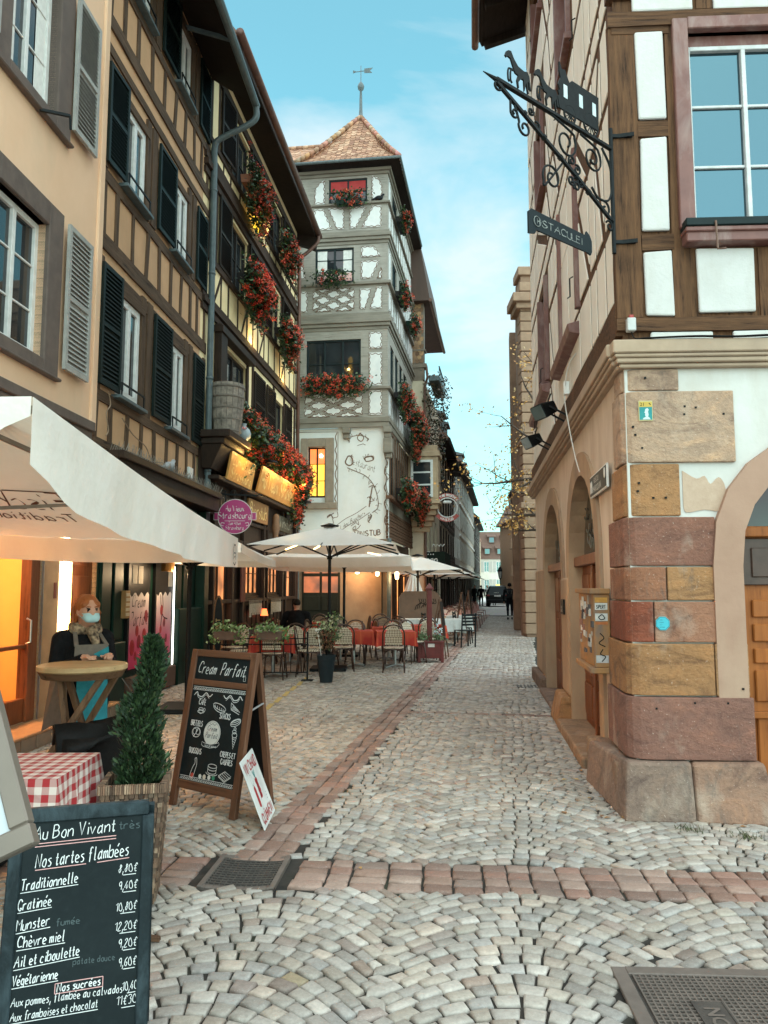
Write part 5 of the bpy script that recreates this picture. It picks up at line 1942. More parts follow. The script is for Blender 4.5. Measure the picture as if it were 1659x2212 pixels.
tbeam(tv,(.055,6.2),(.055,8.6),.20,-.022,.05,.006)
tbeam(tv,(.43,3.62),(.43,6.0),.085,-.018,.02,.005)
tbeam(tv,(.70,6.1),(.70,7.1),.12,-.018,.02,.005)
tbeam(tv,(1.06,3.62),(1.06,4.15),.09,-.018,.02,.005)
ob('hewn_posts',tv,OAK_V,HH_)
tbeam(th,(-.05,3.565),(2.0,3.565),.10,-.036,.02,.007)
tbeam(th,(-.05,6.02),(2.0,6.02),.12,-.036,.02,.007)
tbeam(th,(-.02,5.95),(.42,5.95),.10,-.026,.02,.006)
tbeam(th,(.16,5.12),(.40,5.12),.12,-.02,.02,.006)
tbeam(th,(.16,4.21),(.40,4.21),.12,-.02,.02,.006)
th.M = MH
tbeam(th,(-8.3,3.62),(0,3.62),.26,-.05,.02,.012)
th.M = None
ob('hewn_rails',th,OAK_H,HH_)
mb = MB()
mb.box(.44,.555,-.06,.12,4.30,6.0)
mb.box(.555,1.8,-.06,.12,5.91,6.01)
mb.box(1.46,1.58,-.06,.12,4.30,5.91)
mb.box(.46,1.8,-.12,.03,4.165,4.27)
mb.box(.45,1.8,-.14,.02,4.235,4.272)
ob('window_surround',mb,MAROON,HH_,bev=.007)
mb = MB()
mb.box(.45,1.8,-.15,.04,4.273,4.335)
ob('sill_flashing',mb,M('dark_teal_flashing',(.02,.035,.035),scale=8,rough=.4),HH_,bev=.006)
mb = MB()
mb.tube([(.66,-.16,4.30),(.665,-.165,4.08),(.71,-.2,4.07)],.008,6)
ob('sill_hook',mb,M('rusty_hook',(.18,.1,.07)),HH_)
PEEL = M('peeling_white_paint',(0.66,0.67,0.67),(0.50,0.50,0.49),scale=14,rough=.6,bump=.4,bdist=.004)
w_ = window(HH_,.56,1.44,4.34,5.82,y=.06,frame=PEEL,glass=MT['glass_sky'],nx=2,ny=3,fw=.035,mw=.022,label='tall casement with peeling white paint reflecting blue sky')
mb = MB()
mb.box(.555,1.46,.04,.1,5.82,5.91)
ob('window_head',mb,MAROON,w_)
mb = MB()                                                    # side openings: blind shutter, deep dark reveal, sills
mb.M = MH
mb.box(-6.45,-6.36,-.06,.3,4.62,6.2)
mb.box(-5.37,-5.28,-.06,.3,4.62,6.2)
mb.box(-3.64,-3.54,-.055,.02,4.5,6.25)
mb.box(-2.16,-2.08,-.055,.02,4.5,6.25)
for a,b,c,d in ((-6.6,-5.4,7.7,9.05),(-6.7,-5.3,10.5,11.6),(-3.45,-2.3,7.7,9.05)):
    mb.box(a,a + .08,-.05,.3,c,d)
    mb.box(b - .08,b,-.05,.3,c,d)
    mb.box(a - .06,b + .06,-.08,.02,c - .08,c)
for a,b,z in ((-7.7,-5.2,4.5),(-3.95,-2.12,4.32)):
    mb.hexa([(a,-.12,z - .07),(b,-.12,z - .07),(b,.02,z - .1),(a,.02,z - .1)],[(a,-.14,z + .02),(b,-.14,z + .02),(b,.02,z + .06),(a,.02,z + .06)])
mb.M = None
ob_each('window_frame',mb,MAROON,HH_,bev=.006)
mb = MB()
mb.M = MH
for a,b,c,d in ((-6.45,-5.28,4.62,6.2),(-6.6,-5.4,7.7,9.05),(-6.7,-5.3,10.5,11.6),(-3.45,-2.3,7.7,9.05)):
    mb.quad((a,.28,c),(b,.28,c),(b,.28,d),(a,.28,d))
mb.M = None
ob_each('side_pane',mb,MT['glass_dark'],HH_)
mb = MB()
mb.M = MH
for s,z in ((2.35,4.72),(5.9,4.75),(6.9,4.2),(3.2,7.3),(1.7,7.2),(7.2,4.3)):
    mb.tube([(-s,-.035,z + .22),(-s,-.07,z + .2),(-s,-.07,z),(-s,-.1,z - .02)],.008,5)
mb.M = None
ob_each('shutter_hook',mb,MT['iron'],HH_)
# eaves over the street
mb = MB()
mb.M = MH
mb.hexa([(-8.5,-.85,12.3),(.4,-.85,12.3),(.4,.1,12.6),(-8.5,.1,12.6)],[(-8.5,-.9,12.42),(.4,-.9,12.42),(.4,.1,12.8),(-8.5,.1,12.8)])
for i in range(9):
    mb.bar((-8.4 + i,-.8,12.26),(-8.4 + i,.05,12.5),.12,.14)
mb.M = None
ob('eaves',mb,SOFFIT,HH_)
mb = MB()
mb.M = MH
mb.hexa([(-8.6,-.95,12.42),(.5,-.95,12.42),(.5,5,18.5),(-8.6,5,18.5)],[(-8.6,-.95,12.55),(.5,-.95,12.55),(.5,5,18.65),(-8.6,5,18.65)])
mb.tube([(-8.7,-.98,12.45),(.5,-.98,12.45)],.07,8)
mb.M = None
ob('roof',mb,ROOFT,HH_)
# moulded stone ledge
LEDGE = M('buff_ledge_stone',(0.46,0.335,0.235),(0.36,0.255,0.175),scale=4,rough=.8,bump=.4,stain=(.24,.18,.14),stain_amt=.5)
mb = MB()
for z0,z1,o_ in ((3.33,3.43,.10),(3.30,3.33,.085),(3.262,3.30,.07),(3.23,3.262,.045)):
    mb.box(-.0 - o_,4.2,-o_,.02,z0,z1 - .001)
    mb.M = MH
    mb.box(-8.45,o_ * .0 - .002,-o_ * 1.25,.02,z0 + .001,z1 - .002)
    mb.M = None
ob('moulded_ledge',mb,LEDGE,HH_,bev=.008)
# ground floor
RENDER = M('patched_white_render',(0.64,0.62,0.58),(0.54,0.52,0.48),scale=3,rough=.9,bump=.4,bscale=18,stain=(.50,.44,.37),stain_amt=.6,stain_scale=2.2)
STREAK = M('streaked_buff_render',(0.64,0.515,0.41),(0.50,0.375,0.28),scale=3.0,detail=6,rough=.9,bump=.4,stretch=(1.6,1.6,.5),stain=(.66,.56,.45),stain_amt=.6,stain_scale=2.5)
def arch_wall(mb,s0,s1,z0,z1,arcs,y=0,n=14):
    xs = {s0,s1}
    for cx,r,spr,hgt in arcs:
        for i in range(n + 1):
            xs.add(round(cx + r * math.cos(math.pi * i / n),4))
    xs = sorted(x for x in xs if s0 - 1e-6 <= x <= s1 + 1e-6)
    def top(x):
        for cx,r,spr,hgt in arcs:
            if abs(x - cx) <= r + 1e-4:
                return spr + hgt * math.sqrt(max(0,1 - ((x - cx) / r) ** 2)) ** .86
        return None
    for a,b in zip(xs,xs[1:]):
        m_ = (a + b) / 2
        t0,t1 = (top(a),top(b)) if top(m_) is not None else (z0,z0)
        mb.quad((a,y,t0),(b,y,t1),(b,y,z1),(a,y,z1))
def arch_ring(mb,cx,r0,r1,spr,hgt,y0,y1,n=14,foot=0.0,jit=0.0,k=1.0):
    """stone surround with jambs; front ring, outer edge and deep inner reveal"""
    def pts(r,h):
        P = [(cx + r * math.cos(math.pi * i / n),spr + h * max(0,math.sin(math.pi * i / n)) ** .86) for i in range(n + 1)]
        return [(cx + r,foot)] + P + [(cx - r,foot)]
    I,O = pts(r0,hgt),pts(r1,hgt + (r1 - r0))
    for i in range(len(I) - 1):
        mb.quad((I[i][0],y0,I[i][1]),(O[i][0],y0,O[i][1]),(O[i + 1][0],y0,O[i + 1][1]),(I[i + 1][0],y0,I[i + 1][1]))
        mb.quad((I[i][0],y0,I[i][1]),(I[i + 1][0],y0,I[i + 1][1]),(I[i + 1][0],y1,I[i + 1][1]),(I[i][0],y1,I[i][1]))
        mb.quad((O[i][0],y0,O[i][1]),(O[i][0],.02,O[i][1]),(O[i + 1][0],.02,O[i + 1][1]),(O[i + 1][0],y0,O[i + 1][1]))
FA = (1.55,.76,1.76,.80)                                  # front arch: centre, radius, springing, rise
mb = MB()
arch_wall(mb,0,4.2,0,3.25,[(FA[0],FA[1] + .2,FA[2],FA[3] + .18)],y=.01)
ob('front_render',mb,RENDER,HH_)
mb = MB()
mb.M = MH
SA = [(-2.38,1.07,1.72,1.05),(-5.32,1.22,1.70,1.08)]
arch_wall(mb,-8.25,0,0,3.25,[(c,r + .04,s_,h + .04) for c,r,s_,h in SA],y=.0,n=18)
mb.M = None
ob('side_render',mb,STREAK,HH_)
STN = ATTR('mixed_sandstone',.8,.32,7,.7,.012)
m,t = newmat('weathered_block_stone')
a_ = t.n('ShaderNodeAttribute')
a_.attribute_name = 'col'
f1 = t.noise(2.4,7,.68,t.vec((1,1,2.0)),1.2)
f2 = t.noise(30,5,.7)
f3 = t.noise(3.2,5,.6,t.vec((1,1,.6)))
c = t.mix(1.0,a_.outputs['Color'],t.ramp(f1,[(.30,(.40,.35,.36)),(.46,(.84,.82,.82)),(.60,(.98,.92,.88)),(.74,(1.34,1.18,1.0))]),'MULTIPLY')
c = t.mix(1.0,c,t.ramp(f2,[(.3,.82),(.7,1.08)]),'MULTIPLY')
c = t.mix(t.ramp(f3,[(.56,0),(.72,.45)]),c,(.55,.45,.36))
f4 = t.noise(3.4,6,.7,t.vec((1.5,1.5,.5)),.6)
c = t.mix(t.ramp(f4,[(.57,0),(.70,.62)]),c,(.10,.085,.075))
f5 = t.noise(60,3,.6)
c = t.mix(t.ramp(f5,[(.66,0),(.72,.5)]),c,(.62,.52,.44))
t.setp(Base_Color=c,Roughness=.82)
hb = t.n('ShaderNodeMath',operation='ADD')
t.l(f1,hb.inputs[0])
t.l(f2,hb.inputs[1])
t.bump(hb.outputs[0],.9,.02)
STN = m
cR,cO,cB,cY = hexc('#8d6150'),hexc('#a57c55'),hexc('#bb9d84'),hexc('#ae8055')
mb = MB()
def blk(s0,s1,z0,z1,col,out=.02,side=.42,dep=.22):
    """block on the front face, turned round the corner when it starts at the corner"""
    g = .0055
    if s0 <= 0:
        q = -out - .04
        r_ = .09
        k = [(s1,-out),(s1,dep),(-.02,dep)]
        e = MH @ Vector((-side,-out - .012,0))
        e2 = MH @ Vector((-side,.05,0))
        arc = []
        a0 = Vector((.10,-out))
        a2 = MH @ Vector((-.11,-out - .012,0))
        mid = Vector((-.03 - out * .6,-out + .012))
        for i in range(5):
            u = i / 4
            arc.append(tuple((1 - u) ** 2 * a0 + 2 * u * (1 - u) * mid + u * u * Vector((a2.x,a2.y))))
        poly = [(s1,dep),(s1,-out)] + arc + [(e.x,e.y),(e2.x,e2.y)]
    else:
        poly = [(s1,dep),(s1,-out),(s0 + g,-out),(s0 + g,dep)]
    n = len(poly)
    vs = [(x,y,z0 + g) for x,y in poly] + [(x,y,z1 - g) for x,y in poly]
    fs = [tuple(range(n)),tuple(range(2 * n - 1,n - 1,-1))] + [(i,i + n,(i + 1) % n + n,(i + 1) % n) for i in range(n)]
    mb.add(vs,fs,col=col)
blk(-.02,.395,3.06,3.23,cB,.012,.3)
blk(-.02,.785,2.515,3.06,cB,.022,.34)
blk(-.02,.375,2.12,2.515,cY,.014,.5)
blk(-.02,.61,1.755,2.12,cR,.028,.62)
blk(-.02,.245,1.505,1.755,hexc('#9d6a4e'),.03,.6)
blk(.25,.79,1.505,1.755,cY,.03)
blk(-.02,.145,1.205,1.505,hexc('#8e4c34'),.034,.62)
blk(.148,.78,1.205,1.505,hexc('#a5745a'),.034)
blk(-.02,.56,.83,1.205,hexc('#a87a50'),.042,.7)
blk(.563,.80,.83,1.205,hexc('#ad845c'),.042)
blk(-.02,.82,.385,.83,hexc('#8d6456'),.052,.75)
ob('corner_stones',mb,STN,HH_,bev=.008,seg=2)
mb = MB()
mb.hexa([(-.13,-.15,-.02),(.36,-.16,-.02),(.36,.2,-.02),(-.16,1.0,-.02)],[(-.09,-.085,.385),(.36,-.085,.385),(.36,.2,.385),(-.12,1.0,.33)],col=hexc('#8d7668'))
mb.hexa([(.365,-.16,-.02),(.92,-.20,-.02),(.92,.2,-.02),(.365,.2,-.02)],[(.365,-.085,.38),(.86,-.09,.385),(.86,.2,.385),(.365,.2,.38)],col=hexc('#9c7a66'))
mb.M = MH
mb.box(-1.34,-.95,-.16,.1,-.02,.30,col=hexc('#9a7f66'))
mb.box(-1.05,-.1,-.13,.1,-.02,.34,col=hexc('#907460'))
mb.box(-3.42,-1.36,-.20,.2,-.02,.10,col=hexc('#9d7d60'))
mb.box(-6.5,-4.2,-.14,.2,-.02,.06,col=hexc('#8a7060'))
mb.hexa([(-4.22,-.20,0),(-3.42,-.20,0),(-3.42,.2,0),(-4.22,.2,0)],[(-4.16,-.13,.34),(-3.46,-.13,.34),(-3.46,.2,.34),(-4.16,.2,.34)],col=hexc('#a5794e'))
mb.box(-8.3,-6.5,-.12,.2,-.02,.2,col=hexc('#7f6656'))
mb.M = None
ob('plinth',mb,STN,HH_,bev=.025,seg=2)
mb = MB()
arch_ring(mb,FA[0],FA[1],FA[1] + .21,FA[2],FA[3],-.045,.30,foot=.39,n=12)
ARCHST = M('rose_arch_stone',(0.42,0.255,0.18),(0.33,0.19,0.13),scale=2.5,rough=.8,bump=.5,bscale=16,stain=(.5,.38,.27),stain_amt=.4)
ob('front_arch',mb,ARCHST,HH_)
mb = MB()
mb.M = MH
for c,r,s_,h in SA:
    arch_ring(mb,c,r - .08,r + .16,s_,h,-.03,.16,n=14)
mb.M = None
PIERM = M('stained_pier_stone',(0.50,0.335,0.205),(0.33,0.205,0.125),scale=2.2,detail=6,rough=.85,bump=.6,bscale=14,bdist=.012,stretch=(1.3,1.3,.55),stain=(.16,.12,.10),stain_amt=.55)
ob('side_arches',mb,PIERM,HH_)
mb = MB()
mb.M = MH
mb.box(-4.10,-3.44,-.05,.35,.34,1.72)
mb.box(-8.2,-6.62,-.03,.3,.2,1.9)
mb.M = None
ob_each('side_pier',mb,PIERM,HH_,bev=.03,seg=2)
ORANGEW = TIMBER('varnished_orange_wood',(0.36,0.115,0.028),(0.21,0.062,0.016),2,rough=.4,bump=.2,fine=20)
mb = MB()
mb.box(.76,2.34,.24,.30,.06,2.0)
for z0,z1 in ((.14,.66),(.75,1.0),(1.03,1.16),(1.19,1.34),(1.37,1.52),(1.70,1.96)):
    for x0 in (.95,1.45,1.95):
        mb.box(x0,x0 + .4,.215,.24,z0 + .01,z1 - .01)
mb.box(.78,2.3,.19,.24,.64,.69)
mb.box(.78,2.3,.17,.26,1.98,2.06)
o_ = ob('front_door',mb,ORANGEW,HH_,bev=.008)
mb = MB()
mb.box(.80,2.3,.205,.24,1.62,1.97)
for x0 in (.95,1.45):
    mb.box(x0,x0 + .4,.19,.21,1.68,1.9)
ob('dark_top_panel',mb,M('dark_stained_panel',(.085,.045,.032),(.05,.028,.02),scale=6,rough=.5),o_,bev=.006)
mb = MB()
for z0,z1 in ((1.70,2.0),(.72,1.36)):
    mb.box(.815,.865,.175,.24,z0,z1)
for z in (1.72,1.9,.8,1.0,1.2,1.32):
    mb.box(.83,.85,.165,.18,z,z + .02)
ob('strap_hinge',mb,MT['iron'],o_,bev=.004)
mb = MB()
n = 12
P = [(FA[0] + FA[1] * math.cos(math.pi * i / n),2.06 + (FA[3] - .3) * math.sin(math.pi * i / n)) for i in range(n + 1)]
mb.prism(P,.27,.29)
ob('fanlight',mb,MT['glass_dark'],HH_)
for k,(c,r,s_,h) in enumerate(SA):
    mb = MB()
    mb.M = MH
    mb.box(c - r,c + r,.13,.19,.05,1.86)
    for x0 in (c - .88,c - .3,c + .28):
        for z0,z1 in ((.2,.55),(.65,1.15),(1.25,1.75)):
            mb.box(x0,x0 + .5,.105,.13,z0,z1)
    mb.box(c - r,c + r,.03,.19,1.84,1.95)
    mb.box(c - .04,c + .04,.08,.13,.1,1.84)
    mb.M = None
    o_ = ob('side_door',mb,REDWOOD,HH_,bev=.008)
    mb = MB()
    mb.M = MH
    n = 14
    P = [(c + r * math.cos(math.pi * i / n),1.9 + (h - .1) * max(0,math.sin(math.pi * i / n)) ** .86) for i in range(n + 1)]
    mb.prism(P,.15,.17)
    mb.M = None
    ob('fanlight',mb,MT['glass_dark'],o_)
    mb = MB()
    mb.M = MH
    for i in range(26):
        a,z = c + random.uniform(-.8,.8),2.0 + random.uniform(0,.55)
        q = random.uniform(0,6.28)
        rr = random.uniform(.05,.12)
        mb.tube([(a + rr * math.cos(q + u),.135,z + rr * math.sin(q + u) * .9) for u in (0,.5,1,1.5,2,2.5)],.007,4)
    mb.M = None
    ob('iron_scrollwork',mb,M('pale_iron',(.2,.18,.14)) if k == 0 else bpy.data.materials['pale_iron'],o_)
# exposed patch and fixing holes
mb = MB()
P = smoothpts([(.40,2.46),(.50,2.40),(.56,2.42),(.60,2.36),(.66,2.41),(.70,2.36),(.72,2.25),(.76,2.22),(.66,2.16),(.55,2.17),(.42,2.15),(.40,2.2)],3)
mb.prism([(p.x,p.y) for p in P][::-1],.002,.012)
ob('bare_patch',mb,M('bare_render',(.52,.37,.27),(.44,.30,.21),scale=12,bump=.5),HH_)
mb = MB()
for x,z in ((.14,3.15),(.10,2.62),(.04,2.78),(.055,2.72),(.42,2.93),(.50,2.92),(.415,2.87),(.70,2.87),(.07,2.36),(.06,2.3),(.17,2.25),(.26,2.25),(.13,.74),(.40,.78),(.63,.78),(.74,.88)):
    mb.box(x,x + .014,-.055 if z < 1 else -.028,0,z,z + .014)
ob('fixing_holes',mb,MT['black'],HH_)

# ---- autumn tree reaching over the street
def tree(name,label,x,y,specs,h,leafc,nleaf,seed,trunk_r=.16):
    rg = random.Random(seed)
    t_ = thing(name,label,'tree',(x,y,0))
    mb = MB()
    trunk = smoothpts([(0,0,0),(.05,.1,h * .3),(-.05,0,h * .6),(.0,.1,h)],5)
    mb.tube(trunk,[trunk_r * (1 - .65 * i / (len(trunk) - 1)) for i in range(len(trunk))],8)
    ob('trunk',mb,M('tree_bark',(.07,.045,.03),(.04,.027,.02),scale=12,bump=.6) if 'tree_bark' not in bpy.data.materials else bpy.data.materials['tree_bark'],t_,smooth=True)
    br,tips = MB(),[]
    def grow(p,d,L,r,lev):
        n = max(3,int(L / .35))
        pts = [p]
        q = p.copy()
        for i in range(n):
            d2 = (d + Vector((rg.gauss(0,.13),rg.gauss(0,.13),rg.gauss(.02,.11)))).normalized()
            q = q + d2 * (L / n)
            d = d2
            pts.append(q.copy())
        br.tube(pts,[r * (1 - .75 * i / n) for i in range(n + 1)],5 if lev < 2 else 4)
        if lev >= 1:
            tips.extend(pts[1:])
        if lev < 3:
            for i in range(1,n + 1):
                for _ in range(2 if lev < 2 else 1):
                    if rg.random() < .75:
                        side = Vector((rg.gauss(0,1),rg.gauss(0,1),rg.gauss(.15,.7))).normalized()
                        grow(pts[i],(d * .6 + side * .8).normalized(),L * rg.uniform(.3,.5),r * (1 - .7 * i / n) * .55,lev + 1)
    for p0,d0,L in specs:
        grow(Vector(p0),Vector(d0).normalized(),L,.05,0)
    ob('branches',br,bpy.data.materials['tree_bark'],t_)
    lm = MB()
    for _ in range(nleaf):
        p = rg.choice(tips) + Vector((rg.gauss(0,.07),rg.gauss(0,.07),rg.gauss(-.03,.07)))
        u = Vector((rg.gauss(0,1),rg.gauss(0,1),rg.gauss(-.5,1))).normalized() * rg.uniform(.05,.10)
        v = u.orthogonal().normalized() * rg.uniform(.03,.055)
        lm.add([p,p + u * .5 + v,p + u,p + u * .5 - v],[(0,1,2,3)],col=rg.choice(leafc))
    ob('crown',lm,LEAF,t_)
    return t_
tree('autumn_tree','half bare tree with yellow autumn leaves growing before the sandstone palace',4.5,20.5,
     [((0,0,4.6),(-1,.5,-.05),2.3),((0,0,5.4),(-.7,.1,.4),1.6),((0,0,6.2),(-.5,.2,.7),1.5),((0,0,4.2),(-.55,.5,.0),1.4),((0,.1,3.6),(-.45,.3,.0),1.6),((0,.1,7),(0,.2,1),2.2),((0,.1,6),(.6,-.1,.6),2.2),((0,0,3.2),(-.5,.4,-.1),1.3)],7.2,
     [(.52,.26,.05),(.45,.20,.03),(.6,.34,.09),(.33,.15,.04),(.55,.38,.2)],1300,12)

# ------------------------------------------------------------------ soft bodies: signed distances meshed by surface nets
def sdf_mesh(name,caps,vox,mats,smooth_it=1):
    """caps: (p, q, r1, r2, blend, tag) tapered capsules, or (c, radii, None, 0, blend, tag) ellipsoids"""
    P = []
    for c in caps:
        if c[2] is None:
            P += [np.array(c[0]) - c[1],np.array(c[0]) + c[1]]
        else:
            P += [np.array(c[0]) - c[2],np.array(c[0]) + c[2],np.array(c[1]) - c[3],np.array(c[1]) + c[3]]
    lo = np.min(P,0) - 3 * vox
    hi = np.max(P,0) + 3 * vox
    n = np.ceil((hi - lo) / vox).astype(int) + 1
    D = np.full(n,1e3,np.float32)
    B = np.full(n,1e3,np.float32)
    T = np.zeros(n,np.int8)
    for c in caps:
        if c[2] is None:
            mn,mx = np.array(c[0]) - c[1],np.array(c[0]) + c[1]
        else:
            mn = np.minimum(np.array(c[0]) - c[2],np.array(c[1]) - c[3])
            mx = np.maximum(np.array(c[0]) + c[2],np.array(c[1]) + c[3])
        k = c[4]
        i0 = np.maximum(0,np.floor((mn - lo - k - 3 * vox) / vox).astype(int))
        i1 = np.minimum(n,np.ceil((mx - lo + k + 3 * vox) / vox).astype(int) + 1)
        g = [lo[a] + vox * np.arange(i0[a],i1[a]) for a in range(3)]
        X = np.stack(np.meshgrid(*g,indexing='ij'),-1).astype(np.float32)
        if c[2] is None:
            r = np.array(c[1],np.float32)
            q = X - np.array(c[0],np.float32)
            k0 = np.linalg.norm(q / r,axis=-1)
            k1 = np.linalg.norm(q / (r * r),axis=-1) + 1e-6
            d = k0 * (k0 - 1) / k1
        else:
            a,b = np.array(c[0],np.float32),np.array(c[1],np.float32)
            ab = b - a
            t_ = np.clip(((X - a) @ ab) / max(float(ab @ ab),1e-9),0,1)
            d = np.linalg.norm(X - a - t_[...,None] * ab,axis=-1) - (c[2] + (c[3] - c[2]) * t_)
        S = tuple(slice(i0[a],i1[a]) for a in range(3))
        m_ = d < B[S]
        T[S][m_] = c[5]
        B[S] = np.minimum(B[S],d)
        o = D[S]
        h = np.clip(.5 + .5 * (o - d) / k,0,1)
        D[S] = np.where(o > 100,d,o * (1 - h) + d * h - k * h * (1 - h))
    ins = D < 0
    cs = [(a,b,c) for a in (0,1) for b in (0,1) for c in (0,1)]
    m1 = n - 1
    sl = lambda c: tuple(slice(c[a],c[a] + m1[a]) for a in range(3))
    cnt = sum(ins[sl(c)].astype(np.int8) for c in cs)
    act = (cnt > 0) & (cnt < 8)
    idx = np.full(m1,-1,np.int64)
    cells = np.argwhere(act)
    idx[act] = np.arange(len(cells))
    acc = np.zeros((len(cells),3))
    num = np.zeros(len(cells))
    for c in cs:
        for ax in range(3):
            if c[ax] == 0:
                e = list(c)
                e[ax] = 1
                d0 = D[tuple((cells + c).T)]
                d1 = D[tuple((cells + e).T)]
                x = (d0 < 0) != (d1 < 0)
                t_ = np.where(x,d0 / np.where(x,d0 - d1,1),0)
                p = np.tile(np.array(c,float),(len(cells),1))
                p[:,ax] += t_
                acc[x] += p[x]
                num[x] += 1
    V = lo + vox * (cells + acc / np.maximum(num,1)[:,None])
    F = []
    for ax in range(3):
        u,v = (ax + 1) % 3,(ax + 2) % 3
        A = [slice(None)] * 3
        A[ax] = slice(0,n[ax] - 1)
        Bq = list(A)
        Bq[ax] = slice(1,n[ax])
        x = ins[tuple(A)] != ins[tuple(Bq)]
        pos = np.argwhere(x)
        ok = (pos[:,u] > 0) & (pos[:,v] > 0) & (pos[:,u] < m1[u]) & (pos[:,v] < m1[v])
        pos = pos[ok]
        fl = ins[tuple(A)][tuple(pos.T)]
        q = []
        for du,dv in ((1,1),(0,1),(0,0),(1,0)):
            z = pos.copy()
            z[:,u] -= du
            z[:,v] -= dv
            q.append(idx[tuple(z.T)])
        q = np.stack(q,1)
        q[~fl] = q[~fl][:,::-1]
        F.append(q)
    F = np.concatenate(F)
    F = F[(F >= 0).all(1)]
    tg = T[tuple((cells + 0).T)][F[:,0]]
    me = bpy.data.meshes.new(name)
    me.from_pydata(V.tolist(),[],F.tolist())
    for m in mats:
        me.materials.append(m)
    me.polygons.foreach_set('material_index',tg.astype(np.int32))
    me.polygons.foreach_set('use_smooth',[True] * len(F))
    me.update()
    return me

SKIN = M('skin',(0.56,0.30,0.20),(0.50,0.25,0.165),scale=14,rough=.5,bump=.05)
CLOTHB = M('black_knit',(0.022,0.021,0.023),(0.010,0.010,0.012),scale=9,rough=.95,bump=.9,bscale=11,bdist=.03)
DENIM = M('dark_denim',(0.016,0.019,0.027),(0.010,0.012,0.018),scale=40,rough=.9,bump=.2)
SHOE = M('dark_shoe',(.02,.02,.02),scale=10,rough=.6)
HAIRR = M('red_hair',(0.42,0.13,0.03),(0.26,0.07,0.018),scale=30,rough=.55,bump=.5,stretch=(1,1,.25))
DARKH = M('dark_hair',(.03,.02,.015),scale=30,rough=.7)
WHITEC = M('white_cloth',(.7,.68,.64),(.6,.58,.54),scale=10,rough=.9,bump=.2)
def person(name,label,loc,rz,caps,mats,vox,group=None):
    t_ = thing(name,label,'person',loc,rz,group)
    ob('body',sdf_mesh('body',caps,vox,mats),mats,t_)
    return t_
def walker(h=1.0,stride=.16,arm=.1,sh=.2):
    """upright figure facing -y; tags 0 skin, 1 top, 2 trousers, 3 shoes, 4 hair"""
    k = .05
    c = [((0,0,.92),(0,0,1.02),.125,.13,k,2),((0,0,1.05),(0,0,1.36),.145,.165,k,1),((-sh,0,1.42),(sh,0,1.42),.075,.075,k,1),((0,0,1.42),(0,-.02,1.54),.06,.055,.03,0),
         ((0,-.02,1.65),(.078,.098,.118),None,0,.02,0),((0,.015,1.69),(.086,.10,.10),None,0,.01,4)]
    for s,f in ((-1,stride),(1,-stride)):
        c += [((s * .09,0,.9),(s * .10,-f * .7,.49),.092,.062,k,2),((s * .10,-f * .7,.49),(s * .10,-f * 1.0 + .05,.10),.06,.042,.03,2),((s * .10,-f + .06,.05),(s * .11,-f - .12,.04),.045,.038,.02,3),
              ((s * (sh + .01),0,1.40),(s * (sh + .06),f * arm * 4,1.12),.062,.048,.04,1),((s * (sh + .06),f * arm * 4,1.12),(s * (sh + .05),f * arm * 5 - .06,.88),.047,.034,.03,1)]
        for i in range(5):
            x0 = s * (sh + .05) + (i - 2) * .016
            y0 = f * arm * 5 - .07
            c.append(((s * (sh + .05) + (i - 2) * .008,f * arm * 5 - .06,.86),(x0,y0 - (.03 if i == (0 if s > 0 else 4) else .005),.80 - .02 * (i in (1,2,3))),.016,.009,.006,0))
    return [tuple(tuple(np.array(q) * h) if isinstance(q,tuple) else (q * h if isinstance(q,float) else q) for q in x) for x in c]

# ---- waitress at the high table
c = []
k = .05
c += [((-.08,.02,.80),(.08,.02,.80),.115,.115,k,1),((0,.0,.82),(0,-.02,1.10),.125,.14,k,1),((-.05,-.05,1.10),(.05,-.05,1.10),.10,.10,k,1),((-.13,.0,1.23),(.13,.0,1.23),.062,.062,k,1),
      ((0,0,1.26),(0,-.05,1.36),.058,.055,.03,0),((0,-.085,1.425),(.074,.092,.108),None,0,.02,0),((0,-.165,1.405),(.016,.022,.024),None,0,.012,0)]
for s in (-1,1):
    c += [((s * .09,.02,.78),(s * .10,.01,.46),.115,.078,k,2),((s * .10,.01,.46),(s * .10,.04,.09),.072,.05,.03,2),((s * .10,.05,.05),(s * .11,-.10,.04),.05,.04,.02,3),
          ((s * .165,.0,1.22),(s * .205,-.02,1.0),.062,.05,.025,1),((s * .205,-.02,1.0),(s * .10,-.27,1.095),.048,.034,.02,1),
          ((s * .10,-.27,1.098),(s * .075,-.30,1.10),.028,.03,.012,0),((s * .029,-.0795 - .092,1.437),(.011,.007,.007),None,0,.001,4),((s * .073,-.075,1.42),(.012,.02,.03),None,0,.008,0)]
    for i in range(4):
        L = (.055,.068,.072,.062)[i]
        b_ = (s * (.055 + .016 * i),-.318 - .004 * (i in (1,2)),1.106)
        mdl = (b_[0] - s * .012,b_[1] - L * .5,1.112)
        c += [(b_,mdl,.0095,.0085,.004,0),(mdl,(b_[0] - s * .024,b_[1] - L * .85,1.098),.0085,.0075,.004,0)]
    c += [((s * .05,-.29,1.105),(s * .02,-.325,1.112),.011,.009,.005,0)]
W_ = person('person','red-haired woman in a face mask, black jumper and apron at the high table',(-2.25,5.75,0),R(40),c,[SKIN,CLOTHB,DENIM,SHOE,MT['black']],.0075)
hc = [((0,-.06,1.455),(.084,.098,.098),None,0,.02,0),((0,.02,1.42),(.078,.06,.085),None,0,.03,0),((.01,.05,1.515),(.042,.040,.040),None,0,.012,0),((-.05,-.135,1.475),(.05,-.14,1.478),.018,.016,.02,0),((-.078,-.07,1.40),(-.076,-.03,1.33),.016,.009,.01,0),((.078,-.07,1.42),(.076,-.04,1.36),.014,.008,.01,0)]
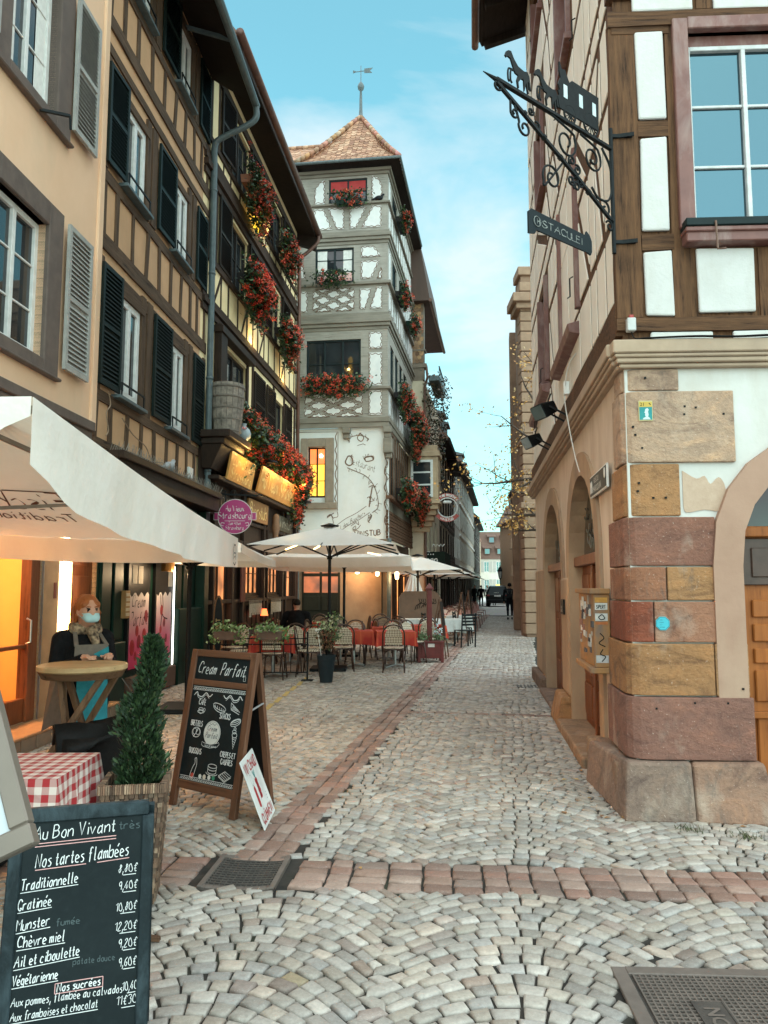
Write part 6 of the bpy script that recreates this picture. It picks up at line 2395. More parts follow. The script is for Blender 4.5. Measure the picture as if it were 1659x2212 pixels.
ob('hair',sdf_mesh('hair',hc,.008,[HAIRR]),None,W_)
ob('face_mask',sdf_mesh('mask',[((0,-.150,1.388),(.062,.036,.040),None,0,.01,0),((-.03,-.165,1.372),(.03,-.165,1.372),.022,.022,.02,0)] + [((s * .055,-.15,1.388 + z),(s * .077,-.075,1.42 + z * .3),.005,.005,.004,0) for s in (-1,1) for z in (-.02,.02)],.007,[M('pale_blue_mask',(.42,.62,.64),(.36,.55,.58),scale=20,rough=.8)]),None,W_)
m_s = M('leopard_scarf',(.42,.29,.18),(.05,.03,.02),scale=34,detail=1,rough=.95,bump=.3)
mb = MB()
rg = random.Random(8)
for i in range(46):
    a = rg.uniform(-1.9,1.9)
    x,y,z = .088 * math.sin(a),-.03 + .06 * math.cos(a) * (.4 if abs(a) < 1.2 else 1),rg.uniform(1.38,1.52)
    mb.tube(smoothpts([(x * .9,y,z),(x * 1.12,y + rg.uniform(-.02,.02),z - .03),(x * rg.uniform(1.0,1.25),y + rg.uniform(-.03,.03),z - rg.uniform(.05,.12))],4),.0022,4)
ob('loose_strands',mb,HAIRR,[o for o in W_.children if o.name.startswith('hair')][0])
mb = MB()
for s in (-1,1):
    mb.tube([(s * .013,-.178,1.458),(s * .030,-.174,1.463),(s * .046,-.160,1.457)],.004,5)
ob('eyebrows',mb,HAIRR,W_)
ob('scarf',sdf_mesh('scarf',[((-.07,-.03,1.30),(.07,-.05,1.29),.05,.05,.03,0),((-.06,.03,1.31),(.06,.03,1.31),.045,.045,.03,0),((.02,-.12,1.28),(.04,-.15,1.20),.04,.03,.03,0)],.009,[m_s]),None,W_)
APR = M('taupe_apron',(.16,.125,.10),(.12,.095,.075),scale=20,rough=.9,bump=.2)
TURQ = M('turquoise_cloth',(.02,.22,.25),(.014,.16,.19),scale=14,rough=.85,bump=.3)
mb = MB()
mb.add([(-.13,-.19,.98),(.13,-.19,.98),(.12,-.185,1.19),(-.12,-.185,1.19),(0,-.215,.98),(0,-.21,1.19)],[(0,4,5,3),(4,1,2,5)])
mb.bar((-.11,-.185,1.18),(-.075,-.02,1.31),.03,.008)
mb.bar((.11,-.185,1.18),(.075,-.02,1.31),.03,.008)
mb.add([(-.2,-.05,.62),(-.16,-.17,.62),(-.16,-.18,.96),(-.19,-.05,.98),(-.25,.08,.56),(-.2,.08,.95)],[(0,1,2,3),(4,0,3,5)])
ob('apron',mb,APR,W_)
mb = MB()
mb.add([(0,-.222,1.12),(.13,-.2,1.06),(.12,-.19,1.17)],[(0,1,2)])
mb.add([(-.10,-.175,.48),(.02,-.205,.45),(.14,-.175,.50),(.12,-.19,.98),(0,-.22,.98),(-.10,-.19,.98)],[(0,1,4,5),(1,2,3,4)])
ob('apron_cloth',mb,TURQ,W_)
# ---- man walking away, and the others far down the street
w2 = person('person','man in black walking away with a slim backpack, nearest to the dark taxi',(6.35,38.6,0),R(180 - 9),walker(1.03,.1,.05,.23),[SKIN,CLOTHB,DENIM,SHOE,DARKH],.022)
ob('beanie',sdf_mesh('beanie',[((0,0,1.75),(.1,.115,.1),None,0,.02,0),((0,0,1.71),(.1,.11,.05),None,0,.02,0)],.02,[CLOTHB]),None,w2)
mb = MB()
mb.box(-.15,.15,.15,.27,1.08,1.48)
mb.box(-.11,.11,.27,.31,1.1,1.3)
ob('backpack',mb,M('charcoal_backpack',(.03,.032,.035),scale=14),w2,bev=.04,seg=2)
mb = MB()
for s in (-1,1):
    mb.bar((s * .03,.275,1.12),(s * .12,.275,1.47),.02,.01)
ob('backpack_trim',mb,M('tan_trim',(.4,.33,.25)),w2)
mb = MB()
for s in (-1,1):
    mb.tube([(s * .10,-s * -.1 + .05,.13),(s * .10,-s * -.1 + .05,.19)],.05,8)
ob('white_socks',mb,WHITEC,w2)
for lab,x,y,rz,top,tr in (('bald person in a dark coat beyond the leaning easels',7.35,62,30,CLOTHB,DENIM),('person in black trousers second from the parked taxi',8.4,66,150,CLOTHB,CLOTHB),('person in an open dark jacket over a white shirt beside the taxi',9.0,66.5,20,WHITEC,CLOTHB),('person in a pale pink coat partly behind the taxi',10.1,70,0,M('pink_coat',(.6,.4,.36)),DENIM),('person in a light jacket beyond the street bin',12.35,70.5,170,WHITEC,DENIM)):
    person('person',lab,(x,y,0),R(rz),walker(1.02,.06,.05),[SKIN,top,tr,SHOE,DARKH],.035)
# seated guest, seen from behind
c = [((-.1,0,.52),(.1,0,.52),.14,.14,k,2),((0,.02,.55),(0,-.05,.9),.17,.19,k,1),((-.2,-.06,1.0),(.2,-.06,1.0),.085,.085,k,1),((0,-.07,1.02),(0,-.12,1.13),.06,.055,.03,0),((0,-.14,1.22),(.078,.096,.115),None,0,.02,0),((0,-.11,1.26),(.084,.095,.09),None,0,.01,4)]
for s in (-1,1):
    c += [((s * .1,0,.53),(s * .13,-.42,.52),.1,.075,k,2),((s * .13,-.42,.5),(s * .14,-.40,.1),.07,.05,.03,2),((s * .14,-.38,.05),(s * .14,-.54,.04),.045,.038,.02,3),
          ((s * .25,-.05,.98),(s * .3,-.12,.76),.07,.055,.04,1),((s * .3,-.12,.76),(s * .14,-.38,.8),.052,.036,.03,1),((s * .14,-.38,.8),(s * .10,-.44,.8),.03,.03,.01,0)]
    for i in range(5):
        c.append(((s * (.08 + .012 * i),-.44,.805),(s * (.06 + .014 * i),-.50 + .012 * abs(i - 2),.79),.010,.008,.004,0))
person('person','seated guest in a black jacket seen from behind at the restaurant tables',(-1.98,17.3,0),R(182),c,[SKIN,CLOTHB,DENIM,SHOE,DARKH],.013)

# ------------------------------------------------------------------ taxi
t_ = thing('car','black taxi suv seen from behind with a lit yellow roof sign','car',(10.0,67,0),R(-9.5))
CARP = M('black_car_paint',(.012,.013,.014),scale=3,rough=.18,bump=0)
mb = MB()
st = [(-2.3,.50,.95,.78,.0),(-2.25,.36,1.05,.92,.0),(-2.05,.30,1.12,.94,.58),(-1.6,.28,1.14,.95,.62),(.3,.28,1.10,.95,.64),(1.0,.28,1.06,.94,.05),(2.1,.34,.92,.88,0),(2.35,.45,.75,.72,0)]
secs = []
for y,zb,zs,hw,up in st:
    tw = hw - (.22 if up > .3 else .06)
    secs.append([(-hw * .9,-y,zb),(hw * .9,-y,zb),(hw,-y,zb + .25),(hw,-y,zs),(tw,-y,zs + max(up - .04,.02)),(tw * .8,-y,zs + up + .03),(-tw * .8,-y,zs + up + .03),(-tw,-y,zs + max(up - .04,.02)),(-hw,-y,zs),(-hw,-y,zb + .25)])
n = len(secs[0])
mb.add([p for s_ in secs for p in s_],[(i * n + j,i * n + (j + 1) % n,(i + 1) * n + (j + 1) % n,(i + 1) * n + j) for i in range(len(secs) - 1) for j in range(n)] + [tuple(range(n))[::-1],tuple((len(secs) - 1) * n + j for j in range(n))])
ob('car_body',mb,CARP,t_,rot=(0,0,math.pi),bev=.03,seg=2)
mb = MB()
mb.add([(-.70,-2.20,1.14),(.70,-2.20,1.14),(.58,-2.04,1.66),(-.58,-2.04,1.66)],[(0,1,2,3)])
ob('rear_window',mb,GLASS('car_glass',(.06,.06,.055),.9),t_)
mb = MB()
mb.box(-.9,.9,-2.38,-2.2,.38,.62)
ob('bumper',mb,MT['black'],t_,bev=.03)
for s in (-1,1):
    mb = MB()
    mb.box(s * .78 - .12,s * .78 + .12,-2.335,-2.2,.9,1.02)
    ob('tail_light',mb,M('tail_light_red',(.25,.01,.01),rough=.2,scale=5) if s < 0 else bpy.data.materials['tail_light_red'],t_,bev=.01)
    for y in (-1.4,1.45):
        mb = MB()
        mb.M = Matrix.Translation((s * .80,y,.36)) @ Matrix.Rotation(R(90),4,'Y')
        mb.lathe([(.30,-.12),(.36,-.10),(.36,.10),(.30,.12)],20)
        ob('wheel',mb,MT['black'],t_)
mb = MB()
mb.box(-.27,.27,-2.34,-2.30,.86,.98)
ob('number_plate',mb,MT['white_paint'],t_)
mb = MB()
mb.lathe([(.001,-.02),(.05,-.02),(.05,.02),(.001,.02)],12,c=(0,-2.33,1.07))
mb.box(-.3,.1,-2.24,-2.2,1.17,1.2)
ob('badge',mb,M('chrome_badge',(.7,.7,.7),metal=1,rough=.2),t_)
mb = MB()
mb.box(-.17,.17,-.2,.0,1.76,1.9)
ob('roof_sign',mb,EMIT('taxi_sign_glow',(1,.6,.1),.9,base=(.7,.5,.1)),t_,bev=.03)
t_ = thing('street_bin','grey stone street bin against the sandstone wall','bin',(9.8,52.5,0))
mb = MB()
mb.lathe([(.42,0),(.52,.12),(.56,.6),(.58,1.15),(.62,1.2),(.62,1.3),(.5,1.32)],18)
ob('bin_shell',mb,M('grey_stone_bin',(.26,.22,.19),(.18,.15,.13),scale=6),t_,smooth=False)
mb = MB()
mb.lathe([(.48,1.3),(.45,1.4),(.2,1.45)],18)
ob('bin_lid',mb,MT['zinc'],t_)
def lantern(label,x,y,z,s,wall_x=None):
    t_ = thing('street_lamp',label,'lamp',(x,y,0))
    mb = MB()
    mb.lathe([(.10 * s,z),(.20 * s,z + .55 * s)],6)
    ob('lamp_glass',mb,M('lamp_glass',(.55,.55,.52),rough=.3) if 'lamp_glass' not in bpy.data.materials else bpy.data.materials['lamp_glass'],t_)
    mb = MB()
    mb.lathe([(.24 * s,z + .55 * s),(.22 * s,z + .62 * s),(.12 * s,z + .8 * s),(.10 * s,z + .88 * s),(.03 * s,z + .92 * s),(.02 * s,z + 1.05 * s)],6)
    mb.lathe([(.03 * s,z - .12 * s),(.12 * s,z)],6)
    for i in range(6):
        a = 6.283 * i / 6
        mb.bar((.10 * s * math.cos(a),.10 * s * math.sin(a),z),(.2 * s * math.cos(a),.2 * s * math.sin(a),z + .55 * s),.025 * s)
    if wall_x:
        mb.tube(smoothpts([(0,0,z - .1 * s),(.1,0,z - .25 * s),(wall_x,0,z - .2 * s)],5),.03 * s,6)
    else:
        mb.lathe([(.12,0),(.10,.6),(.05,.7),(.045,z - .1)],8)
    ob('lamp_frame',mb,MT['iron'],t_)
lantern('iron wall lantern hanging among the autumn branches',5.28,31.0,4.75,.95,1.2)
lantern('small lantern on a post before the white end house',12.2,80,2.6,1.3)

# ------------------------------------------------------------------ parasols
CANV = M('cream_canvas',(0.88,0.85,0.80),(0.83,0.795,0.735),scale=4,rough=.9,bump=.30,bscale=2.0,bdist=.08,stain=(.66,.58,.48),stain_amt=.35)
mm = CANV
p_ = mm.node_tree
tr_ = p_.nodes.new('ShaderNodeBsdfTranslucent')
tr_.inputs['Color'].default_value = (.82,.68,.52,1)
mx_ = p_.nodes.new('ShaderNodeMixShader')
mx_.inputs[0].default_value = .32
po = [n for n in p_.nodes if n.type == 'OUTPUT_MATERIAL'][0]
pb = [n for n in p_.nodes if n.type == 'BSDF_PRINCIPLED'][0]
p_.links.new(pb.outputs[0],mx_.inputs[1])
p_.links.new(tr_.outputs[0],mx_.inputs[2])
p_.links.new(mx_.outputs[0],po.inputs[0])
RIBM = M('black_parasol_metal',(.018,.018,.018),scale=8,rough=.4,bump=0)
def parasol(label,corners,apex,val=.22,pole=True,nsub=12,wob=.0,mids=True,group=None,valf=None,rib=RIBM,cap=True,name='parasol',flip=None):
    """square or oblong parasol: corners (x, y, z) ccw from near right, pyramid to the apex, hanging valance"""
    bx = sum(c[0] for c in corners) / 4
    by = sum(c[1] for c in corners) / 4
    t_ = thing(name,label,'parasol',(apex[0],apex[1],0),0,group)
    o = Vector((apex[0],apex[1],0))
    C = [Vector(c) - o for c in corners]
    A_ = Vector(apex) - o
    rg = random.Random(5)
    mb = MB()
    for i in range(4):
        a,b = C[i],C[(i + 1) % 4]
        vs,N,Mr = [],nsub,7
        for r in range(Mr + 1):
            for j in range(N + 1):
                p = a.lerp(b,j / N).lerp(A_,r / Mr)
                q = .05 * math.sin(math.pi * j / N) * (1 - r / Mr)
                p.z -= q * (1 if r else .6) + wob * math.sin(j * 2.1 + r) * .3 * math.sin(math.pi * j / N)
                vs.append(p)
        mb.add(vs,[(r * (N + 1) + j,r * (N + 1) + j + 1,(r + 1) * (N + 1) + j + 1,(r + 1) * (N + 1) + j) for r in range(Mr) for j in range(N)])
    can = ob('canopy',mb,CANV,t_,smooth=True)
    if val:
        mb = MB()
        for i in range(4):
            a,b = C[i],C[(i + 1) % 4]
            N = nsub * 2
            out_ = Vector(((b - a).y,-(b - a).x,0)).normalized()
            vs = []
            for r in range(4):
                for j in range(N + 1):
                    u = j / N
                    p = a.lerp(b,u)
                    p.z -= .03 * math.sin(math.pi * u)
                    h = (valf(i,u) if valf else val)
                    w_ = wob * (math.sin(u * 19 + i) + .6 * math.sin(u * 43)) * (r / 3)
                    e = math.sin(math.pi * u) ** .5
                    vs.append(p + Vector((0,0,-h * r / 3)) + out_ * (w_ * e + .004))
            mb.add(vs,[(r * (N + 1) + j,r * (N + 1) + j + 1,(r + 1) * (N + 1) + j + 1,(r + 1) * (N + 1) + j) for r in range(3) for j in range(N)])
        ob('valance',mb,CANV,t_,smooth=True)
    mb = MB()
    hub = A_ - Vector((0,0,.12))
    slide = A_ - Vector((0,0,.62))
    for i in range(4):
        for q in ((C[i],(C[i] + C[(i + 1) % 4]) / 2) if mids else (C[i],)):
            e = q.lerp(hub,.03) - Vector((0,0,.04))
            mb.bar(hub,e,.022,.03)
            mid = hub.lerp(e,.55)
            mb.bar(slide,mid,.018,.024) if mids or i == 1 else None
    ob('ribs',mb,rib,t_)
    if pole:
        mb = MB()
        mb.tube([(0,0,0.04),(0,0,A_.z)],.032,10)
        mb.lathe([(.05,.0),(.06,.04)],10,c=(0,0,slide.z - .04))
        ob('pole',mb,rib,t_)
        mb = MB()
        mb.box(-.35,.35,-.35,.35,0,.06)
        ob('base_plate',mb,MT['iron'],t_,bev=.01)
    if cap:
        mb = MB()
        mb.lathe([(.17,-.01),(.19,.015),(.12,.03),(.03,.06)],14,c=tuple(A_))
        ob('top_cap',mb,rib,t_)
    return t_
big = parasol('large white advertising parasol over the terrace at the left edge',[(-1.24,2.62,2.27),(-1.40,7.25,2.07),(-3.72,7.05,2.10),(-4.0,2.5,2.3)],(-2.55,4.8,2.72),pole=True,nsub=16,wob=.022,mids=False,
              valf=lambda i,u: (.345 - .07 * u ** 3) * (1 - .30 * math.exp(-(u / .05) ** 2)) if i == 0 else (.22 if i != 3 else .22 + .1 * (1 - u) - .15 * math.exp(-((1 - u) / .06) ** 2)),
              rib=M('grey_parasol_frame',(.30,.26,.22),scale=8,rough=.5))
mb = MB()                                                   # print on the far slope, read in reverse from underneath
def fars(x,z):
    """far slope of the parasol: x metres from its right corner towards the wall, z up the slope"""
    a,b,ap = Vector((-1.40,7.25,2.07)),Vector((-3.72,7.05,2.10)),Vector((-2.55,4.8,2.72))
    p = a.lerp(b,x / 2.33).lerp(ap,z / 2.4)
    p.z -= .012 + .05 * math.sin(math.pi * x / 2.33) * (1 - z / 2.4)
    return (p.x + 2.55,p.y - 4.8,p.z)
hand(mb,'Fischer',1.22,.78,.36,w=.02,slant=.25,sx=.7,T=fars,pen=(.5,.8))
hand(mb,'Tradition',1.28,.52,.17,w=.010,slant=.3,sx=.8,T=fars)
line(mb,[(.92,1.12),(1.5,1.16),(2.1,1.14)],.012,T=fars)
ob('canopy_print',mb,M('brown_canopy_print',(.13,.06,.035)),big)
mb = MB()
for i,p in enumerate(((.0,.0),(.02,.03),(-.02,.02))):
    pass
hm = lambda x,z: (1.172 + .0 * x,2.38 + x,1.93 + z)
for pts in ([(-.05,.0),(-.06,.08),(-.03,.13),(.03,.13),(.05,.08),(.04,.0)],[(-.03,.06),(.03,.06)],[(-.02,.02),(.02,.03)],[(-.06,-.03),(0,-.05),(.05,-.02)]):
    line(mb,pts,.006,T=lambda x,z: (1.172,2.22 + x,1.86 + z),rnd=len(pts) > 2)
ob('valance_badge',mb,MT['black'],big)
parasol('white parasol over the snack shop front, behind the big advertising parasol',[(-1.62,8.6,2.1),(-1.70,11.9,2.02),(-3.5,11.8,2.1),(-3.5,8.6,2.15)],(-2.6,10.2,2.5),val=.1)
def sq(cx,cy,h,z,tilt=0,rz=9):
    out_ = []
    for a,b in ((1,-1),(1,1),(-1,1),(-1,-1)):
        v = Vector((a * h,b * h))
        v.rotate(Matrix.Rotation(R(-rz),2))
        out_.append((cx + v.x,cy + v.y,z - tilt * b))
    return out_
GP = 'cream restaurant parasols along the street'
parasol('nearest cream restaurant parasol, black pole and strip lamps, before the mural',sq(-1.08,15.1,1.36,2.37,.02,3),(-1.08,15.1,2.82),val=0,group=GP)
pr2 = parasol('cream restaurant parasol with brown shaded valance, just behind the nearest one',sq(-.95,18.2,1.62,2.27,.02,3),(-.95,18.2,2.72),val=.22,group=GP)
parasol('wide cream parasol beside the tower house corner, above the white tables',sq(.98,23.0,1.42,2.1,.02,8),(1.02,23.0,2.56),val=0,group=GP)
parasol('cream parasol standing between the tower house and the stone oriel',sq(1.8,27.2,1.35,2.06,.02,9),(1.8,27.2,2.5),val=0,group=GP)
parasol('farthest cream parasol of the row, over the pink tables',sq(2.75,32.5,1.3,2.05,.02,9),(2.75,32.5,2.45),val=0,group=GP)
mb = MB()
for a,b in (((-.75,-.95,-.41),(-.50,-.62,-.30)),((-.35,.45,-.33),(-.18,.3,-.27)),((.75,.55,-.4),(1.0,.8,-.46))):
    A0 = Vector((-1.08,15.1,2.76))
    mb.bar(Vector(a) + Vector((0,0,2.72)),Vector(b) + Vector((0,0,2.74)),.035,.02)
t0 = [o for o in COL.objects if o.get('label','').startswith('nearest cream restaurant parasol')][0]
ob('strip_lamp',mb,EMIT('strip_lamp_glow',(1,.68,.25),2.5),t0)
# closed parasol hanging by the side windows
t_ = thing('closed_parasol','folded cream parasol standing before the lamplit side windows','parasol',(1.0,26.0,0))
mb = MB()
for i in range(24):
    a0,a1 = 6.283 * i / 24,6.283 * (i + 1) / 24
    r0,r1 = (1 if i % 2 else .72),(1 if (i + 1) % 2 else .72)
    mb.add([(.42 * r0 * math.cos(a0),.42 * r0 * math.sin(a0),1.15 + .08 * (i % 2)),(.42 * r1 * math.cos(a1),.42 * r1 * math.sin(a1),1.15 + .08 * ((i + 1) % 2)),(.1 * math.cos(a1),.1 * math.sin(a1),2.1),(.1 * math.cos(a0),.1 * math.sin(a0),2.1)],[(0,1,2,3)])
ob('canopy',mb,CANV,t_)
mb = MB()
mb.tube([(0,0,0),(0,0,2.2)],.03)
ob('pole',mb,RIBM,t_)

# ------------------------------------------------------------------ geranium boxes
GREENS = [(.022,.05,.014),(.035,.07,.02),(.014,.032,.011),(.055,.095,.026),(.011,.024,.010)]
REDF = [(.62,.055,.022),(.68,.08,.03),(.52,.035,.02),(.70,.13,.05),(.75,.10,.05)]
def geranium(label,loc,rz,w_,drop,dep=.3,box=True,dens=1.0,red=1.0,up=.28,seed=0,boxm=None,group='geranium boxes on the house fronts',wide=1.0,colr=None,name='geranium_box'):
    """window box: x along the wall, -y outwards, foliage trailing down by drop"""
    rg = random.Random(seed)
    t_ = thing(name,label,'flower box',loc,rz,group)
    if box:
        mb = MB()
        mb.hexa([(-w_ / 2,-.2,-.18),(w_ / 2,-.2,-.18),(w_ / 2,-.02,-.18),(-w_ / 2,-.02,-.18)],[(-w_ / 2 - .02,-.23,0),(w_ / 2 + .02,-.23,0),(w_ / 2 + .02,0,0),(-w_ / 2 - .02,0,0)])
        ob('planter',mb,boxm or BOXB,t_,bev=.01)
    lm,fm = MB(),MB()
    blobs = []
    nb = max(5,int(w_ * 8))
    for i in range(nb):
        x = -w_ / 2 + w_ * (i + .5) / nb + rg.uniform(-.05,.05)
        L = drop * rg.uniform(.55,1.05) * (1 - .35 * abs(2 * x / w_) ** 2)
        blobs.append((x,L))
    def spot():
        x,L = rg.choice(blobs)
        t_ = rg.random() ** 1.15
        z = up - (up + L) * t_
        bulge = dep * (.35 + .65 * math.sin(math.pi * min(1,t_ * 1.1 + .12)))
        rad = .14 + .06 * wide
        return Vector((x + rg.gauss(0,rad),-.12 - bulge * rg.uniform(.15,1.0),z + rg.gauss(0,.05))),t_
    for _ in range(int(1150 * dens * w_ * (drop + .35))):
        p,t_q = spot()
        u = Vector((rg.gauss(0,1),rg.gauss(-.6,.8),rg.gauss(.1,.8))).normalized() * rg.uniform(.045,.10)
        v = u.orthogonal().normalized() * rg.uniform(.03,.06)
        lm.add([p,p + u * .5 + v,p + u,p + u * .5 - v],[(0,1,2,3)],col=rg.choice(GREENS))
    for _ in range(int(62 * dens * w_ * (drop + .35) * red)):
        p,t_q = spot()
        p += Vector((0,-.06,.02))
        cl = rg.choice(colr or REDF)
        for _k in range(15):
            q = p + Vector((rg.gauss(0,.034),rg.gauss(-.012,.028),rg.gauss(0,.03)))
            u = Vector((rg.gauss(0,1),rg.gauss(-.7,.7),rg.gauss(.2,.8))).normalized() * rg.uniform(.022,.04)
            v = u.orthogonal().normalized() * rg.uniform(.016,.028)
            fm.add([q,q + u * .5 + v,q + u,q + u * .5 - v],[(0,1,2,3)],col=tuple(min(1,a * rg.uniform(.8,1.15)) for a in cl))
    ob('foliage',lm,LEAF,t_)
    ob('blossoms',fm,PETAL,t_)
    return t_
PETAL = ATTR('petals',.6,.15,30,0)
BOXB = M('dark_planter_box',(.035,.03,.03),scale=8,rough=.6)
TERRA = M('terracotta_planter',(.40,.16,.09),(.32,.12,.07),scale=8,rough=.7)
def onC(s,z,out_=.0):
    d = Vector((.098,1)).normalized()
    return (C_P[0] + d.x * s + d.y * out_,C_P[1] + d.y * s - d.x * out_,z)
rzC = math.atan2(1,.098)
geranium('red geraniums trailing from a terracotta box under the topmost near window of the yellow house',onC(2.35,10.72,.12),rzC,1.25,1.25,.34,seed=1,boxm=TERRA)
geranium('red geraniums by the far topmost window of the yellow house, beside the downpipe',onC(5.6,10.72,.12),rzC,1.25,.85,.32,seed=2)
geranium('brightest red geraniums, lit by lamps, under the middle near window of the yellow house',onC(2.3,8.4,.12),rzC,1.45,1.05,.42,seed=3,dens=1.15,red=1.7,colr=[(.8,.06,.02),(.72,.05,.02),(.85,.12,.05)])
geranium('red geraniums under the middle far window of the yellow house',onC(5.6,8.35,.12),rzC,1.35,.95,.36,seed=4,red=1.2)
for i,(s,z,w_,dr,lab) in enumerate(((1.75,5.05,1.0,1.1,'dark leafy geraniums beside the jug on the oriel shelf'),(2.9,4.95,1.2,.75,'pink-red geraniums over the gilded sign, second from the barrel'),(4.2,4.95,1.2,.8,'red geraniums over the middle of the gilded sign'),(5.5,4.9,1.2,.95,'red geraniums over the end of the gilded sign'),(6.9,4.85,1.4,1.7,'deepest hanging red geraniums at the house corner before the lit amber window'))):
    geranium(lab,onC(s,z,.14),rzC,w_,dr,.45,seed=10 + i,red=.45 if i == 0 else 1.15,dens=1.1)
def onD(x,z,o=0):
    a = math.atan2(-.13,1)
    return (D_O[0] + x * math.cos(a) + o * math.sin(a),D_O[1] + x * math.sin(a) - o * math.cos(a),z)
rzD = math.atan2(-.13,1)
def onDS(s,z,o=0):
    d = Vector((.16,1)).normalized()
    return (D_O[0] + d.x * s + d.y * o,D_O[1] + d.y * s - d.x * o,z)
rzS = math.atan2(1,.16)
geranium('orange-red flowers in a green box under the top window of the grey tower house',onD(-1.25,14.02,.05),rzD,.75,.28,.15,seed=20,boxm=GREENSHOP,dens=.8)
geranium('small green bush with few blossoms under the second window of the grey tower house',onD(-1.75,11.33,.05),rzD,.8,.25,.2,seed=21,red=.25,box=False)
geranium('red geraniums under the wide dark window of the grey tower house',onD(-1.7,7.9,.08),rzD,1.7,.42,.22,seed=22,box=False,red=1.3)
geranium('flowers in a black box high on the side of the grey tower house',onDS(1.6,14.0,.1),rzS,1.0,.35,.3,seed=23)
geranium('flowers on the upper side ledge of the grey tower house, nearer of two',onDS(1.5,11.35,.1),rzS,1.1,.4,.3,seed=24)
geranium('flowers in a green box on the upper side ledge, farther of two',onDS(4.2,11.3,.1),rzS,1.1,.4,.3,seed=25,boxm=GREENSHOP)
geranium('red geraniums under the near side window of the tower house, beside the ivy',onDS(1.4,7.85,.1),rzS,1.6,.8,.4,seed=26)
geranium('red geraniums trailing far down the side wall before the ivy',onDS(4.6,7.7,.12),rzS,2.4,1.6,.5,seed=27,red=1.3,dens=.9)
geranium('dark-leaved red geraniums low on the side wall above the boarding',onDS(1.6,4.75,.15),rzS,1.9,.7,.45,seed=28,dens=1.1)
geranium('red geraniums low on the side wall beside the round hanging sign',onDS(4.8,4.85,.2),rzS,2.6,1.0,.5,seed=29,red=1.3)
# ---- barrel, jug, pigeon on the house fronts
t_ = thing('wooden_barrel','grey weathered staved barrel standing on the oriel shelf','barrel',onC(.42,4.562,.34))
mb = MB()
for i in range(18):
    a0,a1 = 6.283 * i / 18 + .012,6.283 * (i + 1) / 18 - .012
    prof = [(.25,0),(.30,.35),(.335,.75),(.33,1.02)]
    q = random.uniform(.6,1.1)
    vs = [(r * math.cos(a),r * math.sin(a),z) for r,z in prof for a in (a0,a1)]
    mb.add(vs,[(2 * j,2 * j + 1,2 * j + 3,2 * j + 2) for j in range(3)],col=(.27 * q,.22 * q,.18 * q))
mb.lathe([(.24,.02),(.24,.06)],16,col=(.1,.08,.06))
mb.lathe([(.3,.93),(.3,.95)],16,col=(.05,.04,.03))
ob('staves',mb,ATTR('weathered_staves',.8,.6,9,.6,.01),t_)
mb = MB()
for z in (.06,.28,.5,.72,.92):
    r = .25 + .085 * min(1,z / .75) + .006
    mb.lathe([(r,z),(r + .012,z + .02),(r + .01,z + .045),(r - .01,z + .05)],20,cap=False)
ob('hoops',mb,M('worn_hoops',(.20,.16,.13),(.12,.1,.08),scale=10),t_)
t_ = thing('dried_stems','dry orange-brown stems standing beside the barrel','plant',onC(.95,4.562,.3))
mb = MB()
for i in range(40):
    a = random.uniform(0,6.28)
    mb.tube([(0,0,0),(.07 * math.cos(a),.07 * math.sin(a),random.uniform(.3,.6)),(.2 * math.cos(a),.2 * math.sin(a),random.uniform(.4,.85))],.005,4,col=random.choice([(.3,.13,.05),(.4,.2,.08),(.2,.1,.05)]))
ob('stems',mb,LEAF,t_)
t_ = thing('stoneware_jug','pale blue-grey round jug on the oriel shelf beside the barrel','jug',onC(.98,4.565,.52))
mb = MB()
mb.lathe([(.07,0),(.13,.07),(.15,.15),(.12,.24),(.055,.29),(.05,.34),(.065,.36)],18)
ob('jug_body',mb,M('pale_glaze',(.36,.42,.44),(.3,.35,.37),scale=6,rough=.35),t_,smooth=True)
mb = MB()
mb.tube(smoothpts([(-.05,0,.33),(-.14,0,.33),(-.17,0,.24),(-.13,0,.16)],5),.014,6)
ob('handle',mb,M('cream_handle',(.6,.5,.36)),t_)
pg = [((0,0,.1),(.13,.07,.075),None,0,.02,0),((.09,0,.15),(.12,0,.2),.04,.032,.02,0),((.14,0,.205),(.035,.03,.03),None,0,.01,0),((.17,0,.2),(.19,0,.195),.01,.004,.006,0),((-.1,0,.09),(-.24,0,.06),.04,.015,.02,0),((.02,.02,.05),(.02,.02,.0),.008,.008,.004,0),((.02,-.02,.05),(.02,-.02,0),.008,.008,.004,0)]
t_ = thing('pigeon','dark pigeon sitting on the top ledge at the tower corner','bird',onD(-.28,13.985,.03),rzD)
ob('body',sdf_mesh('pigeon',pg,.012,[M('dark_feathers',(.04,.045,.05),(.02,.022,.025),scale=20)]),None,t_)
t_ = thing('pigeon','pale pigeon sitting on the shop canopy among the spikes','bird',(AB_P[0] + .058 * 2.2 + .28,AB_P[1] + 2.2,3.38),R(80))
ob('body',sdf_mesh('pigeon',pg,.012,[M('pale_feathers',(.42,.42,.43),(.25,.25,.26),scale=14)]),None,t_)

